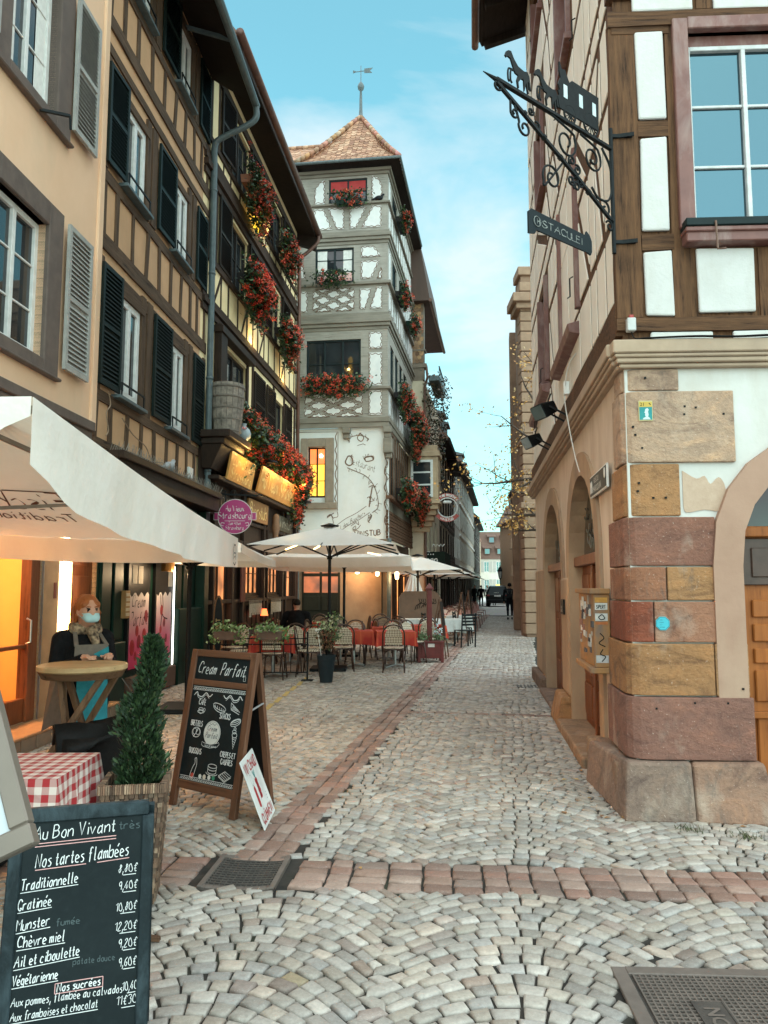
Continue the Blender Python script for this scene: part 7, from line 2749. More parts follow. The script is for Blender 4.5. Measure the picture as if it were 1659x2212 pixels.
# ------------------------------------------------------------------ hanging signs
t_ = thing('hanging_sign','round pink restaurant sign with white blackletter words on an iron arm','sign',(-2.90,14.75,2.98),R(-2))
PINK = M('pink_sign_enamel',(.50,.055,.22),(.40,.035,.15),scale=3,rough=.3,bump=0)
mb = MB()
k = 40
mb.prism([(.33 * math.cos(6.283 * i / k),.33 * math.sin(6.283 * i / k)) for i in range(k)],-.03,.03)
mb.box(-.41,.41,-.034,.034,-.06,.07)
ob('sign_disc',mb,PINK,t_)
mb = MB()
for r in (.335,):
    mb.tube([(r * math.cos(6.283 * i / k),-.03,r * math.sin(6.283 * i / k)) for i in range(k)],.007,5,closed=True)
for a,b in (((-.41,-.065),(-.31,-.065)),((-.41,.075),(-.31,.075)),((.31,-.065),(.41,-.065)),((.31,.075),(.41,.075)),((-.413,-.065),(-.413,.075)),((.413,-.065),(.413,.075))):
    mb.bar((a[0],-.036,a[1]),(b[0],-.036,b[1]),.008)
fit(mb,'Au Vieux',-.19,.19,.105,.11,y=-.040,w=.0065,pen=(.45,.85))
fit(mb,'Strasbourg',-.33,.33,-.035,.12,y=-.040,w=.0075,pen=(.45,.85))
line(mb,[(-.2,-.085),(.2,-.085)],.004,y=-.04)
fit(mb,'Zum Alten',-.12,.12,-.16,.06,y=-.040,w=.0038,pen=(.45,.85))
fit(mb,'Strassburg',-.18,.18,-.255,.075,y=-.040,w=.0045,pen=(.45,.85))
for s in (-1,1):
    line(mb,[(s * .2,-.13),(s * .26,-.12),(s * .27,-.17),(s * .22,-.18)],.006,y=-.04,rnd=True)
ob('sign_lettering',mb,MT['white_paint'],t_)
mb = MB()
mb.bar((-.55,0,.46),(.42,0,.41),.03)
mb.tube(smoothpts([(.42,0,.41),(.47,0,.44),(.52,0,.41)],4),.012,6)
for x in (-.2,.2):
    mb.bar((x,0,.27),(x,0,.43),.014)
for q in range(4):
    cx = -.45 + q * .2
    mb.tube(smoothpts([(cx - .06,0,.44),(cx - .02,0,.52),(cx + .05,0,.5),(cx + .04,0,.45)],5),.009,5)
ob('iron_arm',mb,MT['iron'],t_)
t_ = thing('hanging_sign','ring-shaped red and white restaurant sign on a long scrolled iron bracket','sign',(2.40,28.6,4.62),R(-6))
REDS_ = M('red_sign_enamel',(.42,.055,.035),(.32,.04,.03),scale=4,rough=.4)
mb = MB()
mb.tube([(.37 * math.cos(6.283 * i / k),0,.37 * math.sin(6.283 * i / k)) for i in range(k)],.022,6,closed=True)
mb.lathe([(.001,-.22),(.055,-.2),(.07,0),(.055,.2),(.001,.22)],10,c=(0,0,0),cap=False) if False else None
mb.tube([(-.16,0,.2),(-.12,0,.215),(.12,0,.215),(.16,0,.2)],[.03,.055,.055,.03],8)
ob('sign_ring',mb,MT['white_paint'],t_)
mb = MB()
def arcband(a0,a1,r0,r1):
    m_ = 16
    P = [(r1 * math.cos(a0 + (a1 - a0) * i / m_),r1 * math.sin(a0 + (a1 - a0) * i / m_)) for i in range(m_ + 1)] + [(r0 * math.cos(a1 + (a0 - a1) * i / m_),r0 * math.sin(a1 + (a0 - a1) * i / m_)) for i in range(m_ + 1)]
    for i in range(m_):
        mb.prism([P[i],P[i + 1],P[2 * m_ - i],P[2 * m_ + 1 - i]],-.02,.02)
arcband(R(35),R(145),.41,.55)
arcband(R(215),R(325),.40,.54)
ob('sign_bands',mb,REDS_,t_)
mb = MB()
hand(mb,'LE TIRE BOUCHON',0,0,.085,w=.011,T=lambda x,z: ((.435 + z) * math.cos(R(143) - x / .46),-.024,(.435 + z) * math.sin(R(143) - x / .46)),sx=.74)
hand(mb,'WINSTUB',0,0,.085,w=.011,T=lambda x,z: ((.505 - z) * math.cos(R(236) + x / .47),-.024,(.505 - z) * math.sin(R(236) + x / .47)),sx=.95)
ob('sign_lettering',mb,MT['white_paint'],t_)
mb = MB()
mb.tube([(-1.6,0,.95),(.35,0,.95)],.018,6)
for x in (-.25,.25):
    mb.tube([(x,0,.5),(x,0,.95)],.008,5)
for q in range(6):
    cx = -1.5 + q * .32
    for s in (1,-1):
        mb.tube(smoothpts([(cx,0,.95),(cx + .04,0,.95 + s * .14),(cx + .15,0,.95 + s * .18),(cx + .2,0,.95 + s * .1),(cx + .13,0,.95 + s * .07)],5),.012,5)
for q in range(4):
    mb.tube(smoothpts([(-1.6,0,1.0 + q * .2),(-1.45,0,1.08 + q * .2),(-1.42,0,1.18 + q * .2),(-1.54,0,1.17 + q * .2)],5),.014,5)
ob('iron_bracket',mb,MT['iron'],t_)
# wrought iron coach sign on the corner post: local x runs outwards from the post
ISR = math.atan2(-.62,-.78)
t_ = thing('hanging_sign','wrought iron bracket sign with horse-drawn coach silhouette on the timbered corner','sign',(1.745,5.53,0),ISR)
mb = MB()
mb.tube([(0,0,4.12),(0,0,5.12)],.016,8)
mb.bar((0,0,4.955),(1.27,0,4.965),.03,.022)
mb.tube([(1.25,0,4.962),(1.40,0,4.965)],[.018,.003],8)
mb.bar((0.0,0,4.36),(.44,0,4.58),.022)
mb.bar((.44,0,4.58),(1.27,0,4.945),.022)
for s in (.02,.30,.44,.62,.80,1.0):
    z = 4.365 + s * .47
    mb.tube([(s - .012,0,z - .006),(s + .012,0,z + .006)],.02,6)
ob('iron_frame',mb,MT['iron'],t_)
def spiral(cx,cz,r,a0,turns,lead=None,w_=.011,dr=1.0):
    n_ = int(18 * turns)
    P = [(cx + r * (1 - .72 * i / n_) * math.cos(a0 + dr * 6.283 * turns * i / n_),0,cz + r * (1 - .72 * i / n_) * math.sin(a0 + dr * 6.283 * turns * i / n_)) for i in range(n_ + 1)]
    if lead:
        P = smoothpts([(lead[0],0,lead[1])] + [tuple(p) for p in P[:3]],4)[:-1] + [Vector(p) for p in P[2:]]
    mb.tube(P,w_ * .75,6)
mb = MB()
spiral(.55,4.80,.12,2.2,1.3,(.72,4.95))
spiral(.24,4.79,.11,2.0,1.6,(.38,4.93))
spiral(.72,4.47,.105,-.8,1.4,(.60,4.62))
spiral(1.0,4.73,.065,0.5,1.2,(1.1,4.86),dr=-1)
spiral(1.10,4.80,.04,0,1.2,(1.14,4.88),dr=-1)
spiral(.87,4.79,.035,1.0,1.1)
spiral(.93,4.88,.03,3.0,1.1)
for cx,cz in ((.49,4.68),(.43,4.63),(.5,4.53),(.44,4.50),(.40,4.55)):
    spiral(cx,cz,.04,random.uniform(0,6),1.3,None,.011)
spiral(.05,4.32,.045,.5,1.2)
mb.tube(smoothpts([(.12,0,4.92),(.02,0,4.8),(.01,0,4.62),(.06,0,4.52),(.18,0,4.5),(.26,0,4.56)],5),.009,6)
spiral(.10,4.44,.06,1.6,1.0,(.2,4.5))
spiral(1.265,4.93,.05,1.57,1.1,(1.27,4.97))
ob('scrolls',mb,MT['iron'],t_,smooth=True)
mb = MB()
Y0,Y1 = -.006,.006
ZB = 4.975
for ox in (0,-.30):
    P = [(1.00,.02),(1.005,.10),(1.03,.10),(1.06,.06),(1.055,.02),(1.065,.02),(1.075,.07),(1.06,.11),(1.09,.115),(1.11,.15),(1.135,.20),(1.165,.205),(1.175,.19),(1.19,.20),(1.175,.235),(1.155,.25),(1.13,.255),(1.10,.21),(1.06,.175),(1.0,.165),(.965,.175),(.945,.15),(.935,.08),(.93,.05),(.945,.06),(.955,.11),(.965,.09),(.955,.02),(.965,.02),(.98,.09)]
    s_ = [(x + ox,z + ZB) for x,z in P]
    for i in range(0,1):
        mb.prism(s_,Y0,Y1)
    for x,z in ((1.10,.10),(1.125,.10)):
        mb.tube(smoothpts([(x - .02 + ox,0,z + .03 + ZB),(x + .03 + ox,0,z + .02 + ZB),(x + .035 + ox,0,z - .05 + ZB),(x + .02 + ox,0,z - .07 + ZB)],4),.007,5)
mb.prism([(.16,ZB + .06),(.62,ZB + .06),(.64,ZB + .14),(.62,ZB + .16),(.635,ZB + .19),(.61,ZB + .2),(.63,ZB + .24),(.60,ZB + .30),(.615,ZB + .35),(.61,ZB + .42),(.585,ZB + .37),(.55,ZB + .38),(.50,ZB + .30),(.47,ZB + .33),(.15,ZB + .33)][::-1],Y0,Y1)
for cx,r in ((.50,.065),(.25,.085)):
    mb.tube([(cx + r * math.cos(6.283 * i / 24),0,ZB + .01 + r + r * math.sin(6.283 * i / 24) - .02) for i in range(24)],.008,5,closed=True)
    for i in range(12):
        mb.bar((cx,0,ZB - .01 + r),(cx + r * math.cos(6.283 * i / 12),0,ZB - .01 + r + r * math.sin(6.283 * i / 12)),.006)
ob('coach_silhouette',mb,MT['iron'],t_)
mb = MB()
for x in (.56,.38,.22):
    mb.box(x - .03,x + .012,-.008,.008,ZB + .16,ZB + .26)
ob('coach_sky_patches',mb,M('sky_colour_paint',(.62,.72,.74)),t_)  # sky colour painted on the solid coach where openings would show sky
mb = MB()
for z in (5.06,4.21):
    mb.bar((0,0,z),(-.13,.10,z),.02,.026)
    mb.bar((-.005,-.015,z),(-.115,.13,z),.012,.03)
ob('wall_straps',mb,MT['iron'],t_)
mb = MB()
mb.prism([(.30,4.02),(.34,4.03),(.36,4.03),(.90,4.03),(.92,4.0),(.985,3.985),(.985,4.14),(.95,4.17),(.88,4.165),(.36,4.155),(.345,4.19),(.31,4.17),(.285,4.13),(.285,4.05)],-.006,.006)
ob('name_plate',mb,M('teal_black_plate',(.018,.03,.036),scale=8,rough=.5),t_)
mb = MB()
mb.tube([(.9 + .035 * math.cos(6.283 * i / 16),-.012,4.09 + .035 * math.sin(6.283 * i / 16)) for i in range(16)],.003,4,closed=True)
mb.tube([(.9 + .035 * math.cos(6.283 * i / 16),.012,4.09 + .035 * math.sin(6.283 * i / 16)) for i in range(16)],.003,4,closed=True)
for yy in (-.011,.011):
    hand(mb,'H',.885,4.075,.035,y=yy,w=.003,T=lambda x,z,yy=yy: (1.785 - x,yy,z))
    hand(mb,'STACULEI',.95,4.066,.05,y=yy,w=.0035,T=lambda x,z,yy=yy: (1.80 - x,yy,z),sx=1.25)
ob('plate_lettering',mb,M('worn_pale_lettering',(.35,.36,.34),(.05,.06,.06),scale=60),t_)

# ------------------------------------------------------------------ terrace furniture
m,t = newmat('woven_rattan')
ck = t.n('ShaderNodeTexChecker')
ck.inputs['Scale'].default_value = 46
t.l(t.vec(rot=(0,R(45),0)),ck.inputs['Vector'])
t.setp(Base_Color=t.mix(ck.outputs['Fac'],(.14,.075,.04),(.74,.64,.48)),Roughness=.5)
t.bump(ck.outputs['Fac'],.4,.004)
WEAVE = m
m,t = newmat('dark_woven_rattan')
ck = t.n('ShaderNodeTexChecker')
ck.inputs['Scale'].default_value = 46
t.l(t.vec(rot=(0,R(45),0)),ck.inputs['Vector'])
t.setp(Base_Color=t.mix(ck.outputs['Fac'],(.09,.05,.03),(.30,.19,.105)),Roughness=.5)
WEAVED = m
CANE = M('dark_varnished_cane',(.075,.032,.018),(.04,.018,.011),scale=14,rough=.35,bump=.15)
def arch_pts(hw,zb,zt,y0,y1,n=12):
    P = [(-hw,y0,zb)]
    for i in range(n + 1):
        a = math.pi - math.pi * i / n
        z = zt - hw * .85 + hw * .85 * math.sin(a)
        P.append((hw * math.cos(a),y0 + (y1 - y0) * (z - zb) / (zt - zb),z))
    return P + [(hw,y0,zb)]
def make_chair(label,weave,name='bistro_chair',frame=None,seatm=None):
    """sitter faces -y, backrest at +y"""
    frame = frame or CANE
    t_ = thing(name,label,'chair')
    mb = MB()
    n = 20
    P = [(.21 * math.copysign(abs(math.cos(6.283 * i / n)) ** .6,math.cos(6.283 * i / n)),.20 * math.copysign(abs(math.sin(6.283 * i / n)) ** .6,math.sin(6.283 * i / n))) for i in range(n)]
    mb.add([(x,y,.44) for x,y in P] + [(x,y,.465) for x,y in P],[tuple(range(n))[::-1],tuple(range(n,2 * n))] + [(i,(i + 1) % n,n + (i + 1) % n,n + i) for i in range(n)])
    ob('seat',mb,seatm or weave,t_,bev=.006)
    A = arch_pts(.205,.40,.90,.185,.26)
    mb = MB()
    I = [(x * .80,y,z - .03 if z > .6 else z) for x,y,z in arch_pts(.205,.52,.885,.198,.252)]
    mb.add(I + [(x,y + .014,z) for x,y,z in I],[tuple(range(len(I)))[::-1],tuple(range(len(I),2 * len(I)))] + [(i,i + 1,len(I) + i + 1,len(I) + i) for i in range(len(I) - 1)])
    ob('backrest',mb,weave,t_)
    mb = MB()
    mb.tube(A,.015,8)
    mb.tube([(-.17,.198,.52),(.17,.198,.52)],.010,6)
    mb.tube([(p[0],p[1],.437) for p in P],.014,6,closed=True)
    ob('back_frame',mb,frame,t_,smooth=True)
    for sx in (-1,1):
        for sy in (-1,1):
            mb = MB()
            mb.tube([(sx * .175,sy * .165,.44),(sx * .205,sy * .215,0)],[.015,.012],8)
            mb.tube(smoothpts([(sx * .18,sy * .175,.34),(sx * .12,sy * .17,.40),(sx * .04,sy * .165,.43)],4),.008,5)
            ob('leg',mb,frame,t_,smooth=True)
    return t_
GCH = 'rattan bistro chairs on the restaurant terrace'
ch0 = make_chair('',WEAVE)
ch1 = make_chair('',WEAVED)
ch2 = make_chair('',M('pale_pink_weave',(.72,.52,.43),(.55,.36,.28),scale=60,rough=.6),frame=M('red_brown_cane',(.20,.07,.045),scale=14,rough=.4))
used = set()
def chair(x,y,rz,label,dark=False,group=GCH):
    p = ch1 if dark else ch2 if group != GCH else ch0
    if p.name not in used:
        used.add(p.name)
        p.location,p.rotation_euler = (x,y,0),(0,0,R(rz))
        p['label'],p['group'] = label,group
        return p
    return dup(p,(x,y,0),R(rz),label,group)
m,t = newmat('red_plaid_cloth')
def stripes(axis,sc,lo,hi):
    s = t.n('ShaderNodeSeparateXYZ')
    t.l(t.tc.outputs['Object'],s.inputs[0])
    a = t.n('ShaderNodeMath',operation='MULTIPLY')
    a.inputs[1].default_value = sc
    t.l(s.outputs[axis],a.inputs[0])
    b = t.n('ShaderNodeMath',operation='FRACT')
    t.l(a.outputs[0],b.inputs[0])
    return t.ramp(b.outputs[0],[(.0,lo),(.42,lo),(.46,hi),(.54,hi),(.58,lo)])
c = t.mix(stripes('X',4,0,.55),(.40,.028,.016),(.62,.12,.045))
c = t.mix(stripes('Y',4,0,.45),c,(.62,.13,.05))
c = t.mix(t.ramp(t.noise(4,3),[(.35,.0),(.7,.4)]),c,(.30,.018,.014))
t.setp(Base_Color=c,Roughness=.85)
PLAID = m
def gingham(name,ca,cb,sc):
    m,t = newmat(name)
    s = t.n('ShaderNodeSeparateXYZ')
    t.l(t.tc.outputs['Object'],s.inputs[0])
    f = []
    for ax in 'XYZ':
        a = t.n('ShaderNodeMath',operation='MULTIPLY')
        a.inputs[1].default_value = sc
        t.l(s.outputs[ax],a.inputs[0])
        b = t.n('ShaderNodeMath',operation='FRACT')
        t.l(a.outputs[0],b.inputs[0])
        g = t.n('ShaderNodeMath',operation='GREATER_THAN')
        g.inputs[1].default_value = .5
        t.l(b.outputs[0],g.inputs[0])
        f.append(g.outputs[0])
    ge = t.n('ShaderNodeNewGeometry')
    sn = t.n('ShaderNodeSeparateXYZ')
    tr = t.n('ShaderNodeVectorTransform',vector_type='NORMAL',convert_from='WORLD',convert_to='OBJECT')
    t.l(ge.outputs['True Normal'],tr.inputs[0])
    t.l(tr.outputs[0],sn.inputs[0])
    def absgt(o):
        a = t.n('ShaderNodeMath',operation='ABSOLUTE')
        t.l(o,a.inputs[0])
        b = t.n('ShaderNodeMath',operation='GREATER_THAN')
        b.inputs[1].default_value = .7
        t.l(a.outputs[0],b.inputs[0])
        return b.outputs[0]
    def sel(fac,a,b):
        x = t.n('ShaderNodeMix')
        t.l(fac,x.inputs[0])
        t.l(a,x.inputs[2])
        t.l(b,x.inputs[3])
        return x.outputs[0]
    up,side = absgt(sn.outputs['Z']),absgt(sn.outputs['X'])
    u = sel(side,f[0],f[1])
    v = sel(up,f[2],f[1])
    ad = t.n('ShaderNodeMath',operation='ADD')
    t.l(u,ad.inputs[0])
    t.l(v,ad.inputs[1])
    hf = t.n('ShaderNodeMath',operation='MULTIPLY')
    hf.inputs[1].default_value = .5
    t.l(ad.outputs[0],hf.inputs[0])
    t.setp(Base_Color=t.ramp(hf.outputs[0],[(0,ca),(.5,tuple((a + b) / 2 * .92 for a,b in zip(ca,cb))),(1,cb)]),Roughness=.9)
    t.bump(t.noise(160,2),.2,.002)
    return m
GING = gingham('red_gingham_cloth',(.66,.54,.48),(.36,.022,.026),15)
def cloth(name,label,cat,x,y,z,w_,d_,hang,mat,rz,group,seed=0,corner=.12):
    rg = random.Random(seed)
    mb = MB()
    hx,hy = w_ / 2 + .012,d_ / 2 + .012
    N = 10
    ring = []
    for (ax,ay),(bx,by) in (((-hx,-hy),(hx,-hy)),((hx,-hy),(hx,hy)),((hx,hy),(-hx,hy)),((-hx,hy),(-hx,-hy))):
        for i in range(N):
            ring.append((ax + (bx - ax) * i / N,ay + (by - ay) * i / N,i / N))
    n = len(ring)
    vs = [(p[0],p[1],0) for p in ring]
    for r in (1,2,3):
        for i,(px,py,u) in enumerate(ring):
            l_ = math.hypot(px,py)
            cw = max(0,1 - min(u,1 - u) * 5)
            h = hang * (1 + corner * 3 * cw * .35)
            o = r / 3
            wv = .018 * math.sin(u * 25 + seed + i // N) * o * (1 - cw)
            nx,ny = ((0,-1),(1,0),(0,1),(-1,0))[i // N]
            vs.append((px + nx * (wv + .012 * o) + px / l_ * .05 * cw * o,py + ny * (wv + .012 * o) + py / l_ * .05 * cw * o,-h * o))
    fs = [tuple(range(n))] + [(r * n + i,(r + 1) * n + i,(r + 1) * n + (i + 1) % n,r * n + (i + 1) % n) for r in range(3) for i in range(n)]
    mb.add(vs,fs)
    o = ob(name,mb,mat,None,(x,y,z),(0,0,rz))
    return tag(o,label,cat,group)
def make_table(label,w_=.7,d_=.7,name='bistro_table'):
    t_ = thing(name,label,'table')
    mb = MB()
    mb.box(-w_ / 2,w_ / 2,-d_ / 2,d_ / 2,.70,.725)
    ob('tabletop',mb,DKWOOD,t_,bev=.005)
    mb = MB()
    mb.tube([(0,0,.05),(0,0,.7)],.028,10)
    ob('column',mb,STEEL,t_)
    mb = MB()
    for i in range(4):
        a = R(45 + 90 * i)
        mb.bar((0,0,.055),(.3 * math.cos(a),.3 * math.sin(a),.018),.035,.02)
    ob('foot',mb,STEEL,t_)
    return t_
STEEL = M('brushed_table_steel',(.42,.42,.41),(.3,.3,.3),scale=10,rough=.35,metal=.8,bump=0)
GTB = 'pedestal tables of the restaurant terrace'
GCL = 'red plaid tablecloths of the restaurant terrace'
tb0 = None
def table(x,y,rz,lab,clab,w_=.7,d_=.7,mat=None,hang=.26,group=GTB,cgroup=GCL,seed=0):
    global tb0
    if tb0 is None:
        tb0 = make_table(lab)
        tb0.location,tb0.rotation_euler = (x,y,0),(0,0,R(rz))
        tb0['group'] = group
    else:
        dup(tb0,(x,y,0),R(rz),lab,group)
    cloth('tablecloth',clab,'tablecloth',x,y,.731,w_,d_,hang,mat or PLAID,R(rz),cgroup,seed)
spots = [(-2.02,14.0,4,'behind the iron barrier'),(-.62,15.75,4,'right of the tall dark flower pot'),(.22,15.6,4,'nearest to the red sandstone gutter'),(-.95,16.7,4,'in the middle of the terrace'),(.1,17.2,4,'second behind the gutter-side table'),
         (-2.0,16.3,4,'before the seated guest'),(1.02,18.0,6,'beside the tall red planter post'),(-1.7,19.4,4,'by the olive double door'),(.0,19.6,5,'below the brown shaded parasol')]
for i,(x,y,rz,d_) in enumerate(spots):
    table(x,y,rz,'pedestal table under a red plaid cloth ' + d_,'red plaid tablecloth on the table ' + d_,.74,.74,seed=i)
for x,y,rz,lab,dk in (
    (-.80,14.95,186,'rattan chair with its back to the street, right of the tall dark flower pot',0),(.19,14.78,178,'rattan chair with its back to the street, nearest to the red gutter',0),
    (.20,16.35,2,'rattan chair facing out behind the gutter-side table',0),(-.62,16.45,0,'rattan chair facing out in the terrace middle, behind the plaid table',0),
    (-1.38,14.1,92,'rattan chair turned sideways right of the barrier table',0),(-1.3,14.75,175,'rattan chair behind the right end of the iron barrier',0),
    (-2.62,14.1,-80,'rattan chair turned sideways left of the barrier table',0),(-2.35,14.85,5,'rattan chair facing out behind the barrier, under the lace curtains',0),(-1.75,14.8,-4,'rattan chair facing out behind the barrier plant box',0),
    (-1.45,16.9,80,'dark rattan chair beside the seated guest',1),(-2.5,16.4,-85,'dark rattan chair left of the seated guest by the lace curtain',1),(-1.3,17.7,10,'dark rattan chair facing out before the olive door',1),
    (-.42,17.3,-70,'dark rattan chair sideways at the second gutter-side table',1),(.62,17.0,75,'dark rattan chair sideways before the red planter',1),(.0,17.95,0,'dark rattan chair facing out behind the second gutter-side table',1),
    (.95,17.3,185,'rattan chair with its back to the street just behind the red planter',0),(1.1,18.7,3,'rattan chair facing out behind the red planter post',0),(-.6,19.2,-80,'dark rattan chair sideways under the brown parasol',1),
    (.45,19.0,160,'dark rattan chair with its back to the street under the brown parasol',1),(-.1,20.3,0,'dark rattan chair facing out by the tower house corner',1),(-1.7,20.1,0,'dark rattan chair facing out by the olive double door',1),(-1.15,19.4,90,'dark rattan chair sideways before the sandstone pier',1),
    (-2.9,14.9,-30,'rattan chair at the lace-curtained wall left of the barrier table',0),(-1.95,13.62,178,'rattan chair with its back to the barrier, under the trailing ivy box',0),(-1.15,15.85,-85,'rattan chair sideways left of the pot-side plaid table',0),(-.2,16.05,95,'rattan chair sideways between the two front plaid tables',0),
    (.62,16.5,35,'rattan chair half hidden behind the red planter',0),(-2.75,17.6,-60,'dark rattan chair deep by the red table lamp',1),(.62,19.7,85,'dark rattan chair sideways before the painted partition',1),(-.95,18.2,30,'dark rattan chair under the middle of the brown parasol',1)):
    chair(x,y,rz,lab,bool(dk))
# white cloth tables and slatted black chairs beside the tower house
WCL = M('grey_white_tablecloth',(.58,.58,.55),(.46,.46,.44),scale=8,rough=.9,bump=.3)
for i,(x,y,d_) in enumerate(((.95,21.6,'before the painted partition'),(1.75,21.5,'behind the red planter easel'),(2.25,24.0,'beside the red gutter under the farther parasol'))):
    table(x,y,9,'square table under a white cloth ' + d_,'greyish white tablecloth on the table ' + d_,.8,.8,WCL,.42 if i == 2 else .34,'white-clothed tables beside the tower house','white tablecloths beside the tower house',40 + i)
def black_chair(label,x,y,rz):
    t_ = thing('slatted_chair',label,'chair',(x,y,0),R(rz),'black slatted chairs at the white tables')
    mb = MB()
    for i in range(6):
        mb.box(-.21,.21,-.2 + i * .07,-.145 + i * .07,.44,.46)
    ob('seat',mb,MT['black'],t_)
    mb = MB()
    for i in range(4):
        mb.box(-.2,.2,.2 + .02 * i,.215 + .02 * i,.58 + i * .085,.64 + i * .085)
    ob('backrest',mb,MT['black'],t_)
    for s in (-1,1):
        mb = MB()
        mb.bar((s * .2,-.2,.45),(s * .21,-.23,0),.03)
        ob('leg',mb,MT['black'],t_)
        mb = MB()
        mb.bar((s * .2,.28,.92),(s * .21,.2,0),.03)
        ob('leg',mb,MT['black'],t_)
black_chair('black slatted chair right of the easel, at the white table',2.2,20.9,200)
black_chair('black slatted chair turned sideways at the first white table',1.35,21.0,100)
black_chair('black slatted chair with its back to the gutter',2.3,22.2,75)
# far pink tables and round-backed chairs
PINKC = M('pink_far_tablecloth',(.62,.34,.30),(.52,.26,.23),scale=8,rough=.9)
GP2 = 'pink-clothed tables farther up the street'
k = 0
rel_ = ['first','second','third','fourth','fifth','sixth']
for r,y in enumerate((25.6,28.2,30.8,33.6,36.6,40.0)):
    x = 1.6 + .16 * (y - 29.5) + 1.15
    table(x,y,9,'table under a pink cloth in the far row, %s from the tower house' % rel_[r],'pink tablecloth in the far row, %s from the tower house' % rel_[r],.8,.8,PINKC,.3,GP2,'pink tablecloths farther up the street',60 + r)
    for dx,dy,rz,w in ((-.62,0,-80,'wall'),(.66,.1,100,'gutter'),(.05,-.68,190,'near'),(0,.68,8,'far')):
        chair(x + dx,y + dy,rz,'round-backed chair on the %s side of the %s pink table from the tower house' % (w,rel_[r]),False,'round-backed chairs at the far pink tables')
# iron barrier with plant boxes
t_ = thing('terrace_barrier','thin black iron barrier at the near edge of the restaurant terrace','barrier',(0,13.38,0))
mb = MB()
for z in (.72,.62,.14):
    mb.bar((-3.05,0,z),(-1.32,0,z),.018)
for x in (-3.05,-2.75,-2.45,-2.15,-1.9,-1.62):
    mb.bar((x,0,.14),(x,0,.72),.012)
for x in (-3.05,-1.33):
    mb.bar((x,0,0),(x,0,.84),.028)
    mb.box(x - .1,x + .1,-.1,.1,0,.015)
ob('railing',mb,MT['iron'],t_)
def plantbox(label,x,y,z,w_,seed,spread=.18,greens=((.12,.2,.05),(.08,.15,.035),(.2,.28,.1),(.3,.36,.16))):
    rg = random.Random(seed)
    t_ = thing('plant_box',label,'planter',(x,y,z))
    mb = MB()
    mb.hexa([(-w_ / 2,-.08,0),(w_ / 2,-.08,0),(w_ / 2,.08,0),(-w_ / 2,.08,0)],[(-w_ / 2 - .02,-.1,.15),(w_ / 2 + .02,-.1,.15),(w_ / 2 + .02,.1,.15),(-w_ / 2 - .02,.1,.15)])
    ob('planter',mb,M('brown_plastic_box',(.16,.10,.075),scale=8) if 'brown_plastic_box' not in bpy.data.materials else bpy.data.materials['brown_plastic_box'],t_,bev=.01)
    lm = MB()
    for _ in range(230):
        a = rg.uniform(-w_ / 2 - .05,w_ / 2 + .12)
        p = Vector((a + rg.gauss(0,.05),rg.gauss(-.04,.09),.16 + abs(rg.gauss(0,.06)) - (.25 * rg.random() if abs(a) > w_ / 2 - .04 else 0)))
        u = Vector((rg.gauss(0,1),rg.gauss(-.3,1),rg.gauss(.3,.8))).normalized() * rg.uniform(.03,.065)
        v = u.orthogonal().normalized() * rg.uniform(.02,.04)
        lm.add([p,p + u * .5 + v,p + u,p + u * .5 - v],[(0,1,2,3)],col=rg.choice(greens))
    ob('foliage',lm,LEAF,t_)
plantbox('brown plant box with ivy on the barrier, next to the house wall',-2.72,13.3,.70,.42,1)
plantbox('brown plant box with pale trailing ivy on the middle of the barrier',-1.98,13.3,.70,.42,2)
# tall dark pot
t_ = thing('flower_pot','tall dark blue-grey pot with a tangled flowering plant and a white heart stick','planter',(-.985,13.15,0))
mb = MB()
mb.lathe([(.105,0),(.15,.38),(.155,.385),(.165,.46),(.150,.46),(.13,.40)],24)
ob('pot',mb,M('slate_blue_pot',(.035,.05,.058),(.028,.04,.048),scale=5,rough=.6),t_,smooth=False)
lm,sm = MB(),MB()
rg = random.Random(9)
for i in range(14):
    a,L = rg.uniform(0,6.28),rg.uniform(.35,.72)
    P = smoothpts([(0,0,.42),(.06 * math.cos(a),.06 * math.sin(a),.42 + L * .5),(.17 * math.cos(a),.17 * math.sin(a),.42 + L)],4)
    sm.tube(P,.005,4)
    for _ in range(42):
        p = rg.choice(P) + Vector((rg.gauss(0,.05),rg.gauss(0,.05),rg.gauss(.02,.05)))
        if p.z < .55:
            continue
        u = Vector((rg.gauss(0,1),rg.gauss(0,1),rg.gauss(0,.8))).normalized() * rg.uniform(.025,.055)
        v = u.orthogonal().normalized() * rg.uniform(.018,.032)
        top = p.z > .88
        lm.add([p,p + u * .5 + v,p + u,p + u * .5 - v],[(0,1,2,3)],col=rg.choice([(.42,.40,.25),(.3,.33,.15),(.12,.16,.05)] if top else [(.09,.07,.03),(.17,.09,.04),(.06,.07,.025),(.26,.11,.05)]))
for _ in range(160):
    p = Vector((.16 + rg.gauss(0,.05),0 + rg.gauss(0,.05),rg.uniform(.7,1.18)))
    u = Vector((rg.gauss(0,1),rg.gauss(0,1),rg.gauss(0,.8))).normalized() * rg.uniform(.03,.05)
    v = u.orthogonal().normalized() * .025
    lm.add([p,p + u * .5 + v,p + u,p + u * .5 - v],[(0,1,2,3)],col=rg.choice([(.1,.15,.04),(.06,.1,.03),(.3,.26,.14)]))
ob('stems',sm,LEAF,t_)
ob('foliage',lm,LEAF,t_)
mb = MB()
mb.bar((-.08,-.06,.42),(-.13,-.09,.80),.01)
mb.prism([(-.14,.84),(-.185,.87),(-.185,.90),(-.16,.91),(-.14,.895),(-.12,.915),(-.09,.905),(-.09,.865)],-.1,-.085)
ob('heart_stick',mb,MT['white_paint'],t_)
